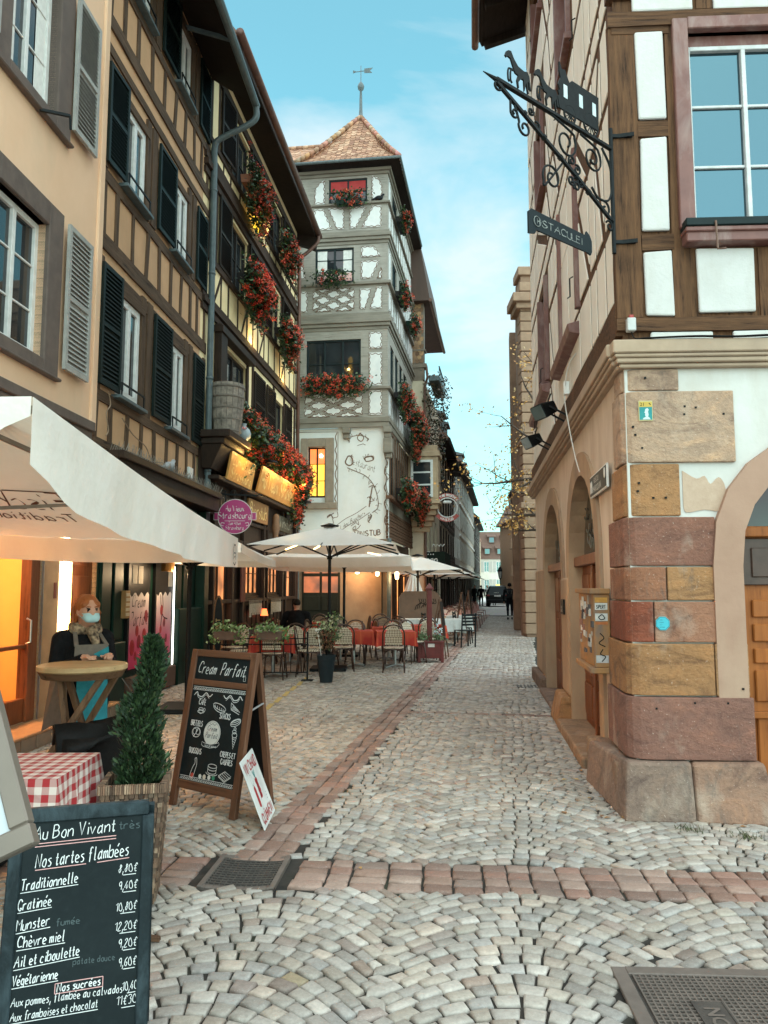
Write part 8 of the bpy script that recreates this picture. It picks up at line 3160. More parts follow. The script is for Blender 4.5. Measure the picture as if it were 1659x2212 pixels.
# red planter with post, easel
t_ = thing('red_planter','dark red wooden planter box with a tall red lantern post','planter',(1.0,16.75,0),R(2))
REDP = M('dark_red_paint',(.14,.018,.014),(.09,.012,.01),scale=7,rough=.45,bump=.2)
mb = MB()
mb.box(-.27,.27,-.2,.2,.09,.42)
for x in (-.28,.22):
    for y in (-.21,.15):
        mb.box(x,x + .06,y,y + .06,0,.44)
mb.box(-.29,.29,-.22,.22,.42,.45)
mb.box(-.2,.2,-.207,-.2,.14,.38)
ob('planter',mb,REDP,t_,bev=.008)
mb = MB()
mb.box(-.055,.055,.02,.13,.45,1.56)
mb.box(-.09,.09,-.015,.165,1.56,1.60)
mb.hexa([(-.075,.0,1.6),(.075,.0,1.6),(.075,.15,1.6),(-.075,.15,1.6)],[(-.01,.07,1.70),(.01,.07,1.70),(.01,.08,1.70),(-.01,.08,1.70)])
ob('post',mb,REDP,t_,bev=.006)
mb = MB()
mb.box(-.06,.08,-.213,-.205,.33,.40)
ob('maker_plate',mb,M('pale_plate',(.6,.55,.5)),t_)
lm = MB()
for _ in range(420):
    side = rg.random() < .5
    p = Vector(((-.17 if side else .17) + rg.gauss(0,.06),rg.gauss(-.05,.08),.47 + abs(rg.gauss(0,.08 if side else .13))))
    u = Vector((rg.gauss(0,1),rg.gauss(0,1),rg.gauss(.2,.8))).normalized() * rg.uniform(.025,.05)
    v = u.orthogonal().normalized() * .02
    lm.add([p,p + u * .5 + v,p + u,p + u * .5 - v],[(0,1,2,3)],col=rg.choice([(.05,.09,.03),(.08,.13,.04)]) if side or p.z < .58 else rg.choice([(.62,.62,.6),(.3,.4,.42),(.15,.2,.12)]))
ob('foliage',lm,LEAF,t_)
def easel(label,x,y,rz,h,mat,board_=True,lean=.16):
    t_ = thing('menu_easel',label,'easel',(x,y,0),R(rz))
    mb = MB()
    for s in (-1,1):
        mb.bar((s * .24,0,0),(s * .20,lean,h),.04,.025)
        mb.bar((s * .24,lean * 2.6,0),(s * .20,lean,h),.04,.025)
    mb.bar((-.22,lean * .3,h * .3),(.22,lean * .3,h * .3),.03)
    mb.bar((-.2,lean,h),(.2,lean,h),.035)
    ob('stand',mb,mat,t_)
    if board_:
        mb = MB()
        mb.hexa([(-.23,lean * .3 - .02,h * .32),(.23,lean * .3 - .02,h * .32),(.23,lean * .3,h * .32),(-.23,lean * .3,h * .32)],[(-.2,lean - .03,h * .97),(.2,lean - .03,h * .97),(.2,lean - .01,h * .97),(-.2,lean - .01,h * .97)])
        ob('menu_board',mb,MT['black'],t_)
EASELW = TIMBER('easel_wood',(.15,.075,.045),(.08,.04,.025),2,rough=.6)
easel('brown wooden menu easel leaning beside the red planter',1.45,17.6,78,1.32,EASELW)
easel('wooden menu easel before the black slatted chair',2.5,23.0,80,1.45,EASELW)
easel('farthest wooden menu easel, beside the pink tables',3.15,27.0,80,1.5,EASELW)
t_ = thing('partition_screen','brown painted partition screen behind the white tables','screen',(1.05,22.45,0),R(6))
mb = MB()
mb.prism([(-.62,.5),(.62,.5),(.62,1.3),(.55,1.42),(.45,1.5),(-.45,1.5),(-.55,1.42),(-.62,1.3)],-.02,.02)
for x in (-.55,.55):
    mb.box(x - .03,x + .03,-.03,.03,0,.5)
ob('panel',mb,M('brown_screen_paint',(.16,.085,.05),(.11,.06,.036),scale=4),t_)
mb = MB()
for i in range(9):
    a = .1 + i * .06
    line(mb,[(a - .25,.95 + .02 * i),(a - .2,1.08 + .03 * (i % 3)),(a - .1,1.15 + .04 * (i % 2)),(a - .13,1.28)],.012,y=-.023,rnd=True)
ob('screen_drawing',mb,M('dark_drawing',(.05,.03,.02)),t_)
t_ = thing('table_lamp','small red table lamp in the dark restaurant front','lamp',(-2.86,18.3,.78))
mb = MB()
mb.lathe([(.09,.16),(.05,.32)],14)
ob('lamp_shade',mb,EMIT('red_lamp_shade',(1,.12,.03),1.4,base=(.6,.1,.05)),t_)
mb = MB()
mb.lathe([(.05,0),(.02,.02),(.012,.16)],10)
mb.box(-.25,.25,-.2,.2,-.03,0)
mb.bar((0,0,-.78),(0,0,-.03),.05)
ob('lamp_base',mb,DKWOOD,t_)
t_ = thing('surfboard_sign','long oval wooden sign leaning by the restaurant wall','sign',(-3.1,14.35,.35),R(3))
mb = MB()
P = [(.10 * math.cos(6.283 * i / 28),.55 + .56 * math.sin(6.283 * i / 28)) for i in range(28)]
mb.prism(P,-.015,.015)
ob('sign_plank',mb,TIMBER('sign_wood',(.22,.10,.045),(.1,.045,.02),2),t_)
mb = MB()
P2 = [(x * .75,.55 + (z - .55) * .93) for x,z in P]
mb.prism(P2,-.02,-.014)
ob('sign_field',mb,MT['black'],t_)
mb = MB()
hand(mb,'BISTROT',0,0,.08,w=.008,T=lambda x,z: (-z + .04,-.022,.25 + x),sx=.8)
ob('sign_lettering',mb,M('dull_gold',(.4,.26,.1)),t_)

# ------------------------------------------------------------------ near terrace: high table, gingham table, chair, cypress
t_ = thing('high_table','round pale wooden standing table on crossed brown legs','table',(-2.04,5.22,0))
mb = MB()
mb.lathe([(.275,1.045),(.29,1.055),(.29,1.082),(.28,1.087),(.02,1.089)],40)
ob('tabletop',mb,TIMBER('pale_table_wood',(.50,.33,.17),(.36,.22,.10),0,rough=.55,bump=.2,fine=14),t_,smooth=False)
mb = MB()
mb.lathe([(.255,1.0),(.28,1.045)],40)
ob('table_rim',mb,TIMBER('dark_rim_wood',(.14,.07,.035),(.08,.04,.02),0),t_)
LEGW = TIMBER('brown_leg_wood',(.17,.085,.042),(.09,.043,.022),2,rough=.5,bump=.3)
for a,b in (((.18,-.12,1.02),(-.45,-.2,0)),((.2,.12,1.02),(-.4,.2,0)),((-.13,-.05,1.02),(.12,-.25,0)),((-.15,.1,1.02),(.14,.25,0))):
    mb = MB()
    mb.bar(a,b,.036,.05,up=(0,1,0))
    ob('leg',mb,LEGW,t_,bev=.004)
t_ = thing('gingham_table','low square table under the red gingham cloth','table',(-1.86,3.84,0),R(1))
mb = MB()
mb.box(-.34,.34,-.26,.26,.70,.725)
ob('tabletop',mb,DKWOOD,t_)
for a in (-.3,.3):
    for b in (-.22,.22):
        mb = MB()
        mb.bar((a,b,0),(a,b,.7),.035)
        ob('leg',mb,MT['black'],t_)
cloth('tablecloth','red and white gingham tablecloth on the low near table','tablecloth',-1.86,3.84,.731,.70,.54,.24,GING,R(1),None,3)
t_ = thing('woven_chair','dark woven armchair at the gingham table','chair',(-1.80,4.62,0),R(-62))
BLW = M('black_wicker',(.022,.02,.019),(.012,.011,.011),scale=60,rough=.5,bump=.6,bdist=.004)
mb = MB()
N = 16
vs = []
for r in range(6):
    z = .40 + .42 * r / 5
    for i in range(N + 1):
        a = R(-25 + 230 * i / N)
        hgt = z if r < 5 else .40 + .42 * (.55 + .45 * math.sin(max(0,min(math.pi,math.pi * i / N))))
        rr = .25 + .05 * r / 5
        vs.append((rr * math.cos(a),rr * math.sin(a),hgt))
mb.add(vs,[(r * (N + 1) + i,r * (N + 1) + i + 1,(r + 1) * (N + 1) + i + 1,(r + 1) * (N + 1) + i) for r in range(5) for i in range(N)])
o_ = ob('backrest',mb,BLW,t_,smooth=True)
s_ = o_.modifiers.new('thick','SOLIDIFY')
s_.thickness = .025
mb = MB()
mb.lathe([(.20,.37),(.25,.39),(.25,.43),(.2,.45),(.01,.45)],20)
ob('seat',mb,BLW,t_)
for a in (45,135,225,315):
    mb = MB()
    mb.tube([(.18 * math.cos(R(a)),.18 * math.sin(R(a)),.4),(.24 * math.cos(R(a)),.24 * math.sin(R(a)),0)],.014)
    ob('leg',mb,MT['black'],t_)
# cypress in a woven basket
BX,BY = -1.295,4.09
t_ = thing('cypress_planter','small dark green cypress in a tall tapered woven basket','planter',(BX,BY,0),R(10))
WK = ATTR('wicker_strips',.7,.35,40,.5,.004)
mb = MB()
def wc():
    q = random.uniform(.45,1.0)
    c = random.choice([(.26,.155,.095),(.18,.10,.062),(.31,.205,.135),(.12,.068,.042)])
    return tuple(x * q for x in c)
bw,tw_,bh = .115,.155,.60
for f in range(4):
    mb.M = Matrix.Rotation(R(90 * f),4,'Z')
    rows,cols = 22,13
    for r in range(rows):
        z0,z1 = .02 + (bh - .05) * r / rows,.02 + (bh - .05) * (r + 1) / rows
        for i in range(cols):
            hw = lambda z: bw + (tw_ - bw) * z / bh
            a0,a1 = -1 + 2 * i / cols,-1 + 2 * (i + 1) / cols
            o = .008 if (i + r) % 2 else .0
            zc = (z0 + z1) / 2
            w0 = hw(zc)
            if (i + r) % 2:
                mb.box(a0 * w0,a1 * w0,-w0 - .006,-w0 + .012,z0 + .002,z1 - .002,col=wc())
            else:
                mb.box(a0 * w0 + .003,a1 * w0 - .003,-w0 - .001,-w0 + .012,z0 - .004,z1 + .004,col=wc())
    for i in range(28):
        a0 = -1 + 2 * i / 28
        mb.box(a0 * tw_ * 1.03,(a0 + .055) * tw_ * 1.03,-tw_ - .012,-tw_ + .018,bh - .03,bh + .012,col=tuple(x * 1.6 for x in wc()))
mb.M = None
ob('basket',mb,WK,t_)
mb = MB()
mb.box(-.13,.13,-.13,.13,bh - .08,bh - .06)
ob('soil',mb,M('dark_soil',(.02,.014,.01),scale=30),t_)
lm = MB()
rg = random.Random(4)
for _ in range(7500):
    h = rg.random() ** 1.25
    a = rg.uniform(0,6.283)
    lump = 1 + .30 * math.sin(a * 2 + h * 15) + .22 * math.sin(a * 4 - h * 31) + (.35 if rg.random() < .06 else 0)
    rmax = (.088 * (1 - h ** 2.2) ** .8 + .014) * lump * (1 - .35 * max(0,.15 - h) / .15)
    if .52 < h < .66:
        rmax *= .72
    r = rmax * math.sqrt(rg.uniform(.25,1.0))
    p = Vector((r * math.cos(a) + (.05 if h > .6 else .05 * h) * 1.0 + .02 * math.sin(h * 9),r * math.sin(a),bh - .05 + .78 * h))
    out_ = Vector((math.cos(a),math.sin(a),0))
    d = (out_ * rg.uniform(.3,1) + Vector((rg.gauss(0,.3),rg.gauss(0,.3),rg.uniform(.5,1.3)))).normalized()
    u = d * rg.uniform(.022,.05)
    v = d.orthogonal().normalized() * rg.uniform(.004,.009)
    v.rotate(Matrix.Rotation(rg.uniform(0,6.28),3,d))
    lm.add([p - v * .6,p + u * .6 + v,p + u,p + u * .6 - v],[(0,1,2,3)],col=rg.choice([(.022,.05,.018),(.03,.062,.02),(.014,.032,.012),(.045,.08,.026),(.02,.04,.016)]))
ob('crown',lm,LEAF,t_)
mb = MB()
mb.tube([(0,0,bh - .08),(.01,0,bh + .3),(.045,0,bh + .7)],[.014,.01,.004],6)
for q in range(7):
    a = rg.uniform(0,6.28)
    z = bh + rg.uniform(.05,.55)
    mb.tube([(0,0,z),(.1 * math.cos(a),.1 * math.sin(a),z + .12)],.003,4)
ob('trunk',mb,bpy.data.materials['tree_bark'],t_)

# ------------------------------------------------------------------ boards
CHALK = M('chalk',(.80,.80,.78),(.5,.52,.53),scale=70,rough=.95,bump=0)
PINKCH = M('pink_chalk',(.75,.42,.40),(.5,.27,.26),scale=60,rough=.95,bump=0)
m,t = newmat('slate_blackboard')
f1 = t.noise(3,5,.6,t.vec((1,1,2)))
f2 = t.noise(40,3)
c = t.mix(t.ramp(f1,[(.45,0),(.75,.3)]),(.006,.011,.0125),(.022,.032,.034))
t.setp(Base_Color=t.mix(t.ramp(f2,[(.5,0),(.8,.10)]),c,(.04,.055,.058)),Roughness=.7,Specular_IOR_Level=.2)
SLATE = m
a_ = math.atan2(.117,.416)
t_ = thing('menu_blackboard','handwritten blackboard listing tartes flambées and their prices','blackboard',(-1.25,2.67,0),a_)
LEAN = Matrix(((1,0,0,0),(0,1,.2353,-.2353 * .85),(0,0,1,0),(0,0,0,1)))
PB = M('blue_black_board_frame',(.02,.034,.04),(.012,.02,.024),scale=14,rough=.45,bump=.25,stain=(.09,.13,.15),stain_amt=.35,stain_scale=9)
def lean_mb():
    mb = MB()
    mb.M = LEAN
    return mb
mb = lean_mb()
mb.box(.0,.432,-.012,.016,.805,.85)
mb.box(.0,.432,-.012,.016,.0,.045)
mb.box(-.012,.03,-.0125,.0165,.045,.805)
mb.box(.410,.45,-.0125,.0165,.045,.805)
ob('board_frame',mb,PB,t_,bev=.004)
mb = lean_mb()
mb.box(.028,.412,-.004,.008,.04,.81)
ob('slate',mb,SLATE,t_)
mb = lean_mb()
mb.M = None
mb.bar((.43,.03,.83),(.43,.22,0),.04,.025)
mb.bar((.0,.03,.83),(.0,.22,0),.04,.025)
ob_each('back_leg',mb,PB,t_)
LT = lambda x,z: tuple(LEAN @ Vector((x,-.0062,z)))
def tl(rise,x0):
    return lambda x,z: tuple(LEAN @ Vector((x,-.0062,z + rise * (x - x0))))
mb = MB()
rows_ = [('Au Bon Vivant',.060,.752,.040,.326,.03),('Nos tartes flambées',.074,.668,.040,.372,.05),('Traditionnelle',.034,.604,.032,.212,.055),('Gratinée',.028,.546,.031,.134,.08),('Munster',.030,.488,.031,.133,.09),('Chèvre miel',.036,.440,.031,.182,.05),('Ail et ciboulette',.032,.386,.030,.230,.08),('Végétarienne',.031,.336,.028,.168,.05),('Aux pommes, flambée au calvados',.032,.280,.023,.369,.0),('Aux framboises et chocolat',.033,.241,.023,.294,.03)]
def cfit(s,x0,z0,h,x1,rise,mbx,w_=.0016):
    fit(mbx,s,x0,x1,z0,h,w=w_,T=tl(rise,x0),slant=.08,jit=.0006)
for i,(s,x0,z0,h,x1,rise) in enumerate(rows_):
    cfit(s,x0,z0,h,x1,rise,mb,.0015 if i < 8 else .0011)
    if 2 <= i < 8 or i == 9:
        line(mb,[(x0,z0 - .007),(x1,z0 - .007)],.0011,T=tl(rise,x0))
    if 2 <= i < 9:
        z = z0 + .012
        for q in range(3):
            a = q * 1.05 + .3
            line(mb,[(.012 - .006 * math.cos(a),z - .006 * math.sin(a)),(.012 + .006 * math.cos(a),z + .006 * math.sin(a))],.0012,T=LT)
for s,z0,x0,x1 in (('8,80€',.630,.350,.400),('9,40€',.578,.353,.402),('10,80€',.515,.347,.402),('12,20€',.457,.347,.405),('9,20€',.407,.360,.407),('9,60€',.353,.363,.407),('10,40',.284,.378,.412),('11€30',.245,.362,.412)):
    cfit(s,x0 - .012,z0,.024,x1 + .003,.04,mb,.0010)
    line(mb,[(x0 + .004,z0 - .008),(x1 - .004,z0 - .007)],.0011,T=LT)
cfit('Nos sucrées',.166,.306,.022,.300,.03,mb)
ob('chalk_lettering',mb,CHALK,t_)
mb = MB()
for x0,x1,z in ((.068,.326,.740),(.068,.326,.731),(.074,.233,.661),(.268,.372,.668)):
    line(mb,[(x0,z),(x1,z + .006)],.0013,T=LT)
for p in ([(.160,.300),(.305,.304)],[(.305,.304),(.305,.332)],[(.305,.332),(.160,.328)],[(.160,.328),(.160,.300)]):
    line(mb,p,.0012,T=LT)
ob('pink_chalk_lines',mb,PINKCH,t_)  # pink underlines and a drawn box, no letters
mb = MB()
hand(mb,'fumée',.15,.492,.02,w=.0012,T=LT,sx=.9)
hand(mb,'patate douce',.21,.375,.018,w=.0011,T=LT,sx=.7)
hand(mb,'très',.335,.765,.026,w=.0012,T=LT,sx=.9)
ob('rubbed_chalk',mb,M('rubbed_chalk',(.07,.10,.105),scale=50),t_)
# tilted steel frame with a printed menu
t_ = thing('menu_stand','tilted metal frame holding a printed menu at the left edge','menu stand',(-.765,1.28,1.305),R(8))
T0 = Matrix.Rotation(R(-24),4,'Y') @ Matrix.Rotation(R(-20),4,'X')
mb = MB()
mb.M = T0
for x0,x1,z0,z1 in ((-.15,.15,.16,.195),(-.15,.15,-.195,-.16),(-.15,-.118,-.16,.16),(.118,.15,-.16,.16)):
    mb.box(x0,x1,-.014,.014,z0,z1)
o1 = ob('metal_frame',mb,M('champagne_metal',(.20,.16,.13),(.16,.13,.105),scale=6,rough=.5,metal=.3,bump=.05),t_,bev=.003)
mb = MB()
mb.M = T0
mb.box(-.118,.118,-.006,.004,-.16,.16)
ob('menu_sheet',mb,M('white_menu_paper',(.55,.58,.61),scale=4,bump=0),t_)
mb = MB()
mb.M = T0
for i in range(9):
    z = .12 - i * .032
    mb.box(-.09,.02 + .03 * (i % 3),-.008,-.0062,z,z + .0035)
    mb.box(.075,.10,-.008,-.0062,z,z + .0035)
ob('menu_print',mb,M('grey_print',(.3,.3,.32)),t_)
mb = MB()
mb.tube([(-.05,.04,-.05),(-.10,.1,-1.3)],.018)
mb.lathe([(.16,-1.3),(.15,-1.28),(.03,-1.26)],18,c=(-.1,.1,0))
ob('stand_pole',mb,STEEL,t_)
# wooden A-board
th_ = -.62
t_ = thing('chalkboard_stand','brown wooden pavement board with white snack drawings','blackboard',(-1.0227,5.429,0),th_)
LN = Matrix(((1,0,0,-.70),(0,math.cos(.173),math.sin(.173),0),(0,-math.sin(.173),math.cos(.173),0),(0,0,0,1)))
BRW = TIMBER('brown_board_wood',(.155,.070,.040),(.085,.038,.022),2,rough=.5,bump=.25,fine=22)
BRH = TIMBER('brown_board_rail',(.155,.070,.040),(.085,.038,.022),0,rough=.5,bump=.25,fine=22)
def ln():
    mb = MB()
    mb.M = LN
    return mb
for x0 in (.0,.64):
    mb = ln()
    mb.box(x0,x0 + .06,-.018,.018,0,1.143)
    ob('leg',mb,BRW,t_,bev=.004)
mb = ln()
for z0,z1 in ((1.09,1.143),(.875,.92),(.13,.19)):
    mb.box(.06,.64,-.016,.016,z0,z1)
ob('rails',mb,BRH,t_,bev=.004)
mb = ln()
mb.box(.06,.64,-.004,.006,.92,1.09)
mb.box(.06,.64,-.006,.006,.19,.875)
ob('black_panel',mb,SLATE,t_)
for x0 in (.02,.62):
    mb = MB()
    mb.bar((x0 - .66,.225,1.12),(x0 - .66,.38,0),.05,.03)
    ob('leg',mb,BRW,t_)
mb = MB()
mb.hexa([(-.64,.355,.2),(-.04,.355,.2),(-.04,.36,.2),(-.64,.36,.2)],[(-.64,.235,1.05),(-.04,.235,1.05),(-.04,.24,1.05),(-.64,.24,1.05)])
ob('back_panel',mb,MT['black'],t_)
mb = MB()
mb.tube([(-.02,.14,.72),(-.02,.27,.76)],.008)
ob('stay',mb,STEEL,t_)
B_ = lambda x,z: tuple(LN @ Vector((x,-.0085,z)))
mb = MB()
fit(mb,'Cream',.085,.295,.965,.085,w=.0030,T=B_,slant=.28)
fit(mb,'Parfait',.34,.60,.965,.088,w=.0030,T=B_,slant=.28)
for z in (.845,.20):
    for i in range(30):
        x = .075 + i * .0185
        line(mb,[(x,z),(x + .009,z + .014),(x + .0185,z)],.0022,T=B_)
    line(mb,[(.07,z + .02),(.63,z + .02)],.0018,T=B_)
    line(mb,[(.07,z - .003),(.63,z - .003)],.0012,T=B_)
for s,x0 in ((1,.09),(-1,.61)):
    P = [(x0,.80),(x0 + s * .03,.825),(x0 + s * .05,.80),(x0 + s * .09,.795),(x0 + s * .13,.825),(x0 + s * .17,.80),(x0 + s * .2,.82)]
    line(mb,P,.0032,T=B_,rnd=True)
    line(mb,[(x,z - .014) for x,z in P[1:-1]],.0018,T=B_,rnd=True)
for s,x0,x1,z0,h in (('CAFE',.155,.235,.735,.038),('SNACKS',.40,.515,.655,.04),('BRETZELS',.105,.235,.58,.038),('BOISSONS',.13,.265,.385,.038),('CREPES ET',.46,.62,.395,.036),('GAUFRES',.475,.60,.345,.036)):
    fit(mb,s,x0,x1,z0,h,w=.0030,T=B_)
line(mb,[(.205,.778),(.216,.786)],.003,T=B_)
def el(cx,cz,a,b,a0=0,a1=6.3,w_=.0022,n=16,rot=0):
    P = []
    for i in range(n + 1):
        q = a0 + (a1 - a0) * i / n
        x,z = a * math.cos(q),b * math.sin(q)
        P.append((cx + x * math.cos(rot) - z * math.sin(rot),cz + x * math.sin(rot) + z * math.cos(rot)))
    line(mb,P,w_,T=B_)
el(.19,.685,.036,.010); el(.19,.705,.026,.008); el(.19,.705,.026,.034,3.14,6.28); el(.222,.70,.012,.012,-1.4,1.6)
el(.385,.735,.07,.02,rot=-.25); el(.385,.728,.068,.028,3.3,6.1,rot=-.25)
for i in range(5):
    line(mb,[(.335 + i * .024,.748 - i * .006),(.342 + i * .024,.728 - i * .006)],.0018,T=B_)
line(mb,[(.50,.775),(.60,.715),(.505,.735),(.50,.775)],.0024,T=B_)
line(mb,[(.505,.728),(.595,.70)],.0024,T=B_)
for i in range(4):
    el(.525 + i * .016,.745 - i * .006,.006,.006,n=7)
el(.572,.648,.05,.016,rot=.35); el(.572,.640,.052,.022,rot=.35); el(.572,.652,.045,.006,rot=.35)
el(.175,.535,.045,.035); el(.157,.54,.02,.022); el(.193,.54,.02,.022); line(mb,[(.15,.50),(.19,.555)],.003,T=B_)
line(mb,[(.56,.54),(.578,.46),(.60,.54)],.0024,T=B_,rnd=False); el(.578,.555,.024,.018); el(.572,.578,.018,.014); el(.575,.598,.011,.010)
for i in range(4):
    line(mb,[(.565 + i * .003,.53 - i * .016),(.596 - i * .004,.52 - i * .016)],.0016,T=B_)
line(mb,[(.205,.35),(.212,.32),(.195,.29),(.175,.23),(.19,.215),(.21,.222),(.225,.28),(.232,.31),(.222,.355),(.205,.35)],.0024,T=B_,rnd=True)
el(.40,.32,.045,.014); line(mb,[(.355,.32),(.357,.28)],.0022,T=B_); line(mb,[(.445,.32),(.443,.28)],.0022,T=B_); el(.40,.28,.043,.014,3.14,6.28); el(.40,.272,.058,.016,3.0,6.4); el(.40,.30,.043,.012,3.14,6.28)
line(mb,[(.475,.265),(.535,.30),(.60,.275),(.54,.235),(.475,.265)],.0024,T=B_); line(mb,[(.475,.258),(.54,.227),(.60,.267)],.0020,T=B_)
for i in range(3):
    line(mb,[(.49 + i * .017,.272 + i * .010),(.555 + i * .015,.243 + i * .010)],.0016,T=B_)
line(mb,[(.59,.935),(.59,.96),(.595,.975),(.605,.975),(.61,.96),(.61,.935),(.59,.935)],.0013,T=B_)
ob('white_drawings',mb,CHALK,t_)
mb = MB()
k = 28
mb.add([B_(.345 + .088 * math.cos(6.283 * i / k),.545 + .088 * math.sin(6.283 * i / k)) for i in range(k)],[tuple(range(k))])
ob('white_disc',mb,WHITEC,t_)
B2 = lambda x,z: tuple(LN @ Vector((x,-.0105,z)))
mb = MB()
fit(mb,'Cream',.29,.395,.56,.036,w=.002,T=B2,slant=.25)
fit(mb,'Parfait',.28,.41,.51,.038,w=.002,T=B2,slant=.25)
line(mb,[(.31,.612),(.325,.605),(.345,.612),(.36,.603),(.38,.61)],.002,T=B2,rnd=True)
line(mb,[(.345 + .08 * math.cos(q * .2 - 1.2),.545 + .08 * math.sin(q * .2 - 1.2)) for q in range(20)],.0012,T=B2)
ob('disc_lettering',mb,M('grey_script',(.12,.12,.13)),t_)
mb = MB()
mb.add([B2(*p) for p in ((.255,.455),(.275,.445),(.345,.44),(.42,.455),(.44,.475),(.43,.49),(.42,.482),(.345,.465),(.275,.47),(.258,.478))],[tuple(range(10))])
ob('ribbon',mb,SLATE,t_)
mb = MB()
B3 = lambda x,z: tuple(LN @ Vector((x,-.0125,z)))
hand(mb,'vous propose',.285,.448,.018,w=.0012,T=B3,sx=.7)
line(mb,[(.255,.455),(.275,.445),(.345,.44),(.42,.455),(.44,.475),(.43,.49),(.42,.482),(.345,.465),(.275,.47),(.258,.478),(.255,.455)],.0016,T=B3)
ob('ribbon_lettering',mb,CHALK,t_)
for i,(c_,r) in enumerate((((.55,.06,.04),.017),((.7,.7,.68),.016),((.66,.6,.5),.017),((.7,.72,.7),.016),((.04,.25,.14),.016))):
    mb = MB()
    cx = .20 + (0,.085,.13,.18,.225)[i]
    mb.add([B_(cx + r * math.cos(6.283 * j / 16),.233 + .002 * i + r * math.sin(6.283 * j / 16)) for j in range(16)],[tuple(range(16))])
    ob('round_badge',mb,M('badge_colour_%d' % i,c_,tuple(x * .9 for x in c_),bump=0),t_)
# mulled wine placard leaning on the stand
e_ = Vector((0,.47,0))
t_ = thing('placard','white placard in red letters leaning against the pavement board','sign',(-.785,5.19,0),R(90))
PL = Matrix(((1,0,0,0),(0,1,.40,0),(0,0,1,0),(0,0,0,1)))
mb = MB()
mb.M = PL
mb.box(0,.47,-.004,.004,0.005,.44)
ob('panel',mb,M('white_placard',(.75,.74,.71),scale=4,bump=0),t_,bev=.002)
PT = lambda x,z: tuple(PL @ Vector((x,-.0055,z)))
mb = MB()
fit(mb,'VIN CHAUD',.035,.435,.345,.065,w=.006,T=PT)
fit(mb,'GLÜHWEIN',.04,.43,.03,.06,w=.006,T=PT)
mb.add([PT(x,z) for x,z in ((.10,.13),(.145,.12),(.155,.15),(.15,.24),(.13,.265),(.10,.25))],[tuple(range(6))])
for i in range(12):
    cx,cz = .225 + .018 * (i % 3) + random.uniform(-.006,.006),.27 - .032 * (i // 3)
    mb.add([PT(cx + .017 * math.cos(6.283 * j / 10),cz + .019 * math.sin(6.283 * j / 10)) for j in range(10)],[tuple(range(10))])
ob('red_lettering',mb,M('red_print',(.45,.03,.035),scale=6,bump=0),t_)
mb = MB()
for a in (-.02,0,.02):
    line(mb,[(.24,.29),(.24 + a,.32),(.24 + a * 1.6,.335)],.006,T=PT)
ob('leaf_print',mb,M('teal_print',(.06,.3,.28),bump=0),t_)
mb = MB()
for q in range(3):
    line(mb,[(.36,.12 + .02 * q),(.39,.12 + .02 * q)],.002,T=PT)
line(mb,[(.12 + .03 * math.cos(j * .5),.30 + .035 * math.sin(j * .5)) for j in range(13)],.0015,T=PT)
ob('grey_print',mb,bpy.data.materials['grey_print'],t_)

# ------------------------------------------------------------------ things fixed to the corner house
def onH(mx,x,y,z):
    p = Matrix.Translation((H_O[0],H_O[1],0)) @ Matrix.Rotation(math.atan2(-.05,1),4,'Z') @ mx @ Vector((x,y,z))
    return tuple(p)
ID = Matrix.Identity(4)
rzF = math.atan2(-.05,1)
rzH = math.atan2(-1.0,-.117)
t_ = thing('trail_plaque','small yellow and teal plaque numbered 21 on the pale corner stone','plaque',onH(ID,.14,-.024,2.905),rzF)
mb = MB()
mb.box(-.052,.052,-.008,0,-.076,.076)
ob('plate',mb,M('plaque_cream',(.55,.48,.25),scale=6,bump=0),t_,bev=.002)
mb = MB()
mb.box(-.046,.046,-.0095,-.008,-.068,.028)
ob('teal_field',mb,M('plaque_teal',(.02,.26,.26),scale=6,bump=0),t_)
mb = MB()
mb.box(-.046,.046,-.0095,-.008,.028,.068)
ob('yellow_field',mb,M('plaque_yellow',(.62,.42,.08),scale=6,bump=0),t_)
mb = MB()
text_mb(mb,'21',.036,-.042,.036,y=-.0105)
line(mb,[(.024,.058),(.036,.044)],.003,y=-.0105)
ob('number',mb,MT['black'],t_)
mb = MB()
mb.prism([(-.022,-.066),(.034,-.066),(.026,-.052),(.016,-.046),(.02,-.03),(.016,-.008),(.022,.008),(.012,.02),(-.004,.012),(-.006,-.006),(-.012,-.012),(-.004,-.02),(-.006,-.036),(.0,-.046),(-.02,-.056)],-.0105,-.0095)
ob('bust_print',mb,M('plaque_white',(.6,.66,.66),bump=0),t_)
t_ = thing('survey_plaque','small turquoise octagonal plaque on the red-brown corner stone','plaque',onH(ID,.205,-.037,1.345),rzF)
mb = MB()
o8 = [(.052 * math.cos(R(22.5 + 45 * i)),.052 * math.sin(R(22.5 + 45 * i))) for i in range(8)]
mb.prism(o8,-.008,0)
ob('plate',mb,M('turquoise_enamel',(.04,.42,.50),(.035,.36,.44),scale=8,rough=.4),t_)
mb = MB()
line(mb,[(x * .9,z * .9) for x,z in o8 + o8[:1]],.0015,y=-.0085)
for i,s in enumerate(('ville','repere','no 27','altitude')):
    hand(mb,s,-.022,.022 - i * .017,.008,y=-.0085,w=.0007,sx=.7)
ob('plate_lettering',mb,M('teal_ink',(.02,.16,.2),bump=0),t_)
t_ = thing('junction_box','small pale grey electrical box above the ledge at the house corner','box',onH(ID,.045,-.03,3.55),rzF)
mb = MB()
mb.box(-.032,.032,-.06,0,-.05,.05)
ob('housing',mb,M('grey_plastic',(.52,.52,.50),scale=5,rough=.5),t_,bev=.006)
mb = MB()
mb.box(-.012,.018,-.045,-.015,.05,.075)
ob('red_beacon',mb,M('red_beacon',(.4,.03,.02),rough=.4),t_)
cb = MB()
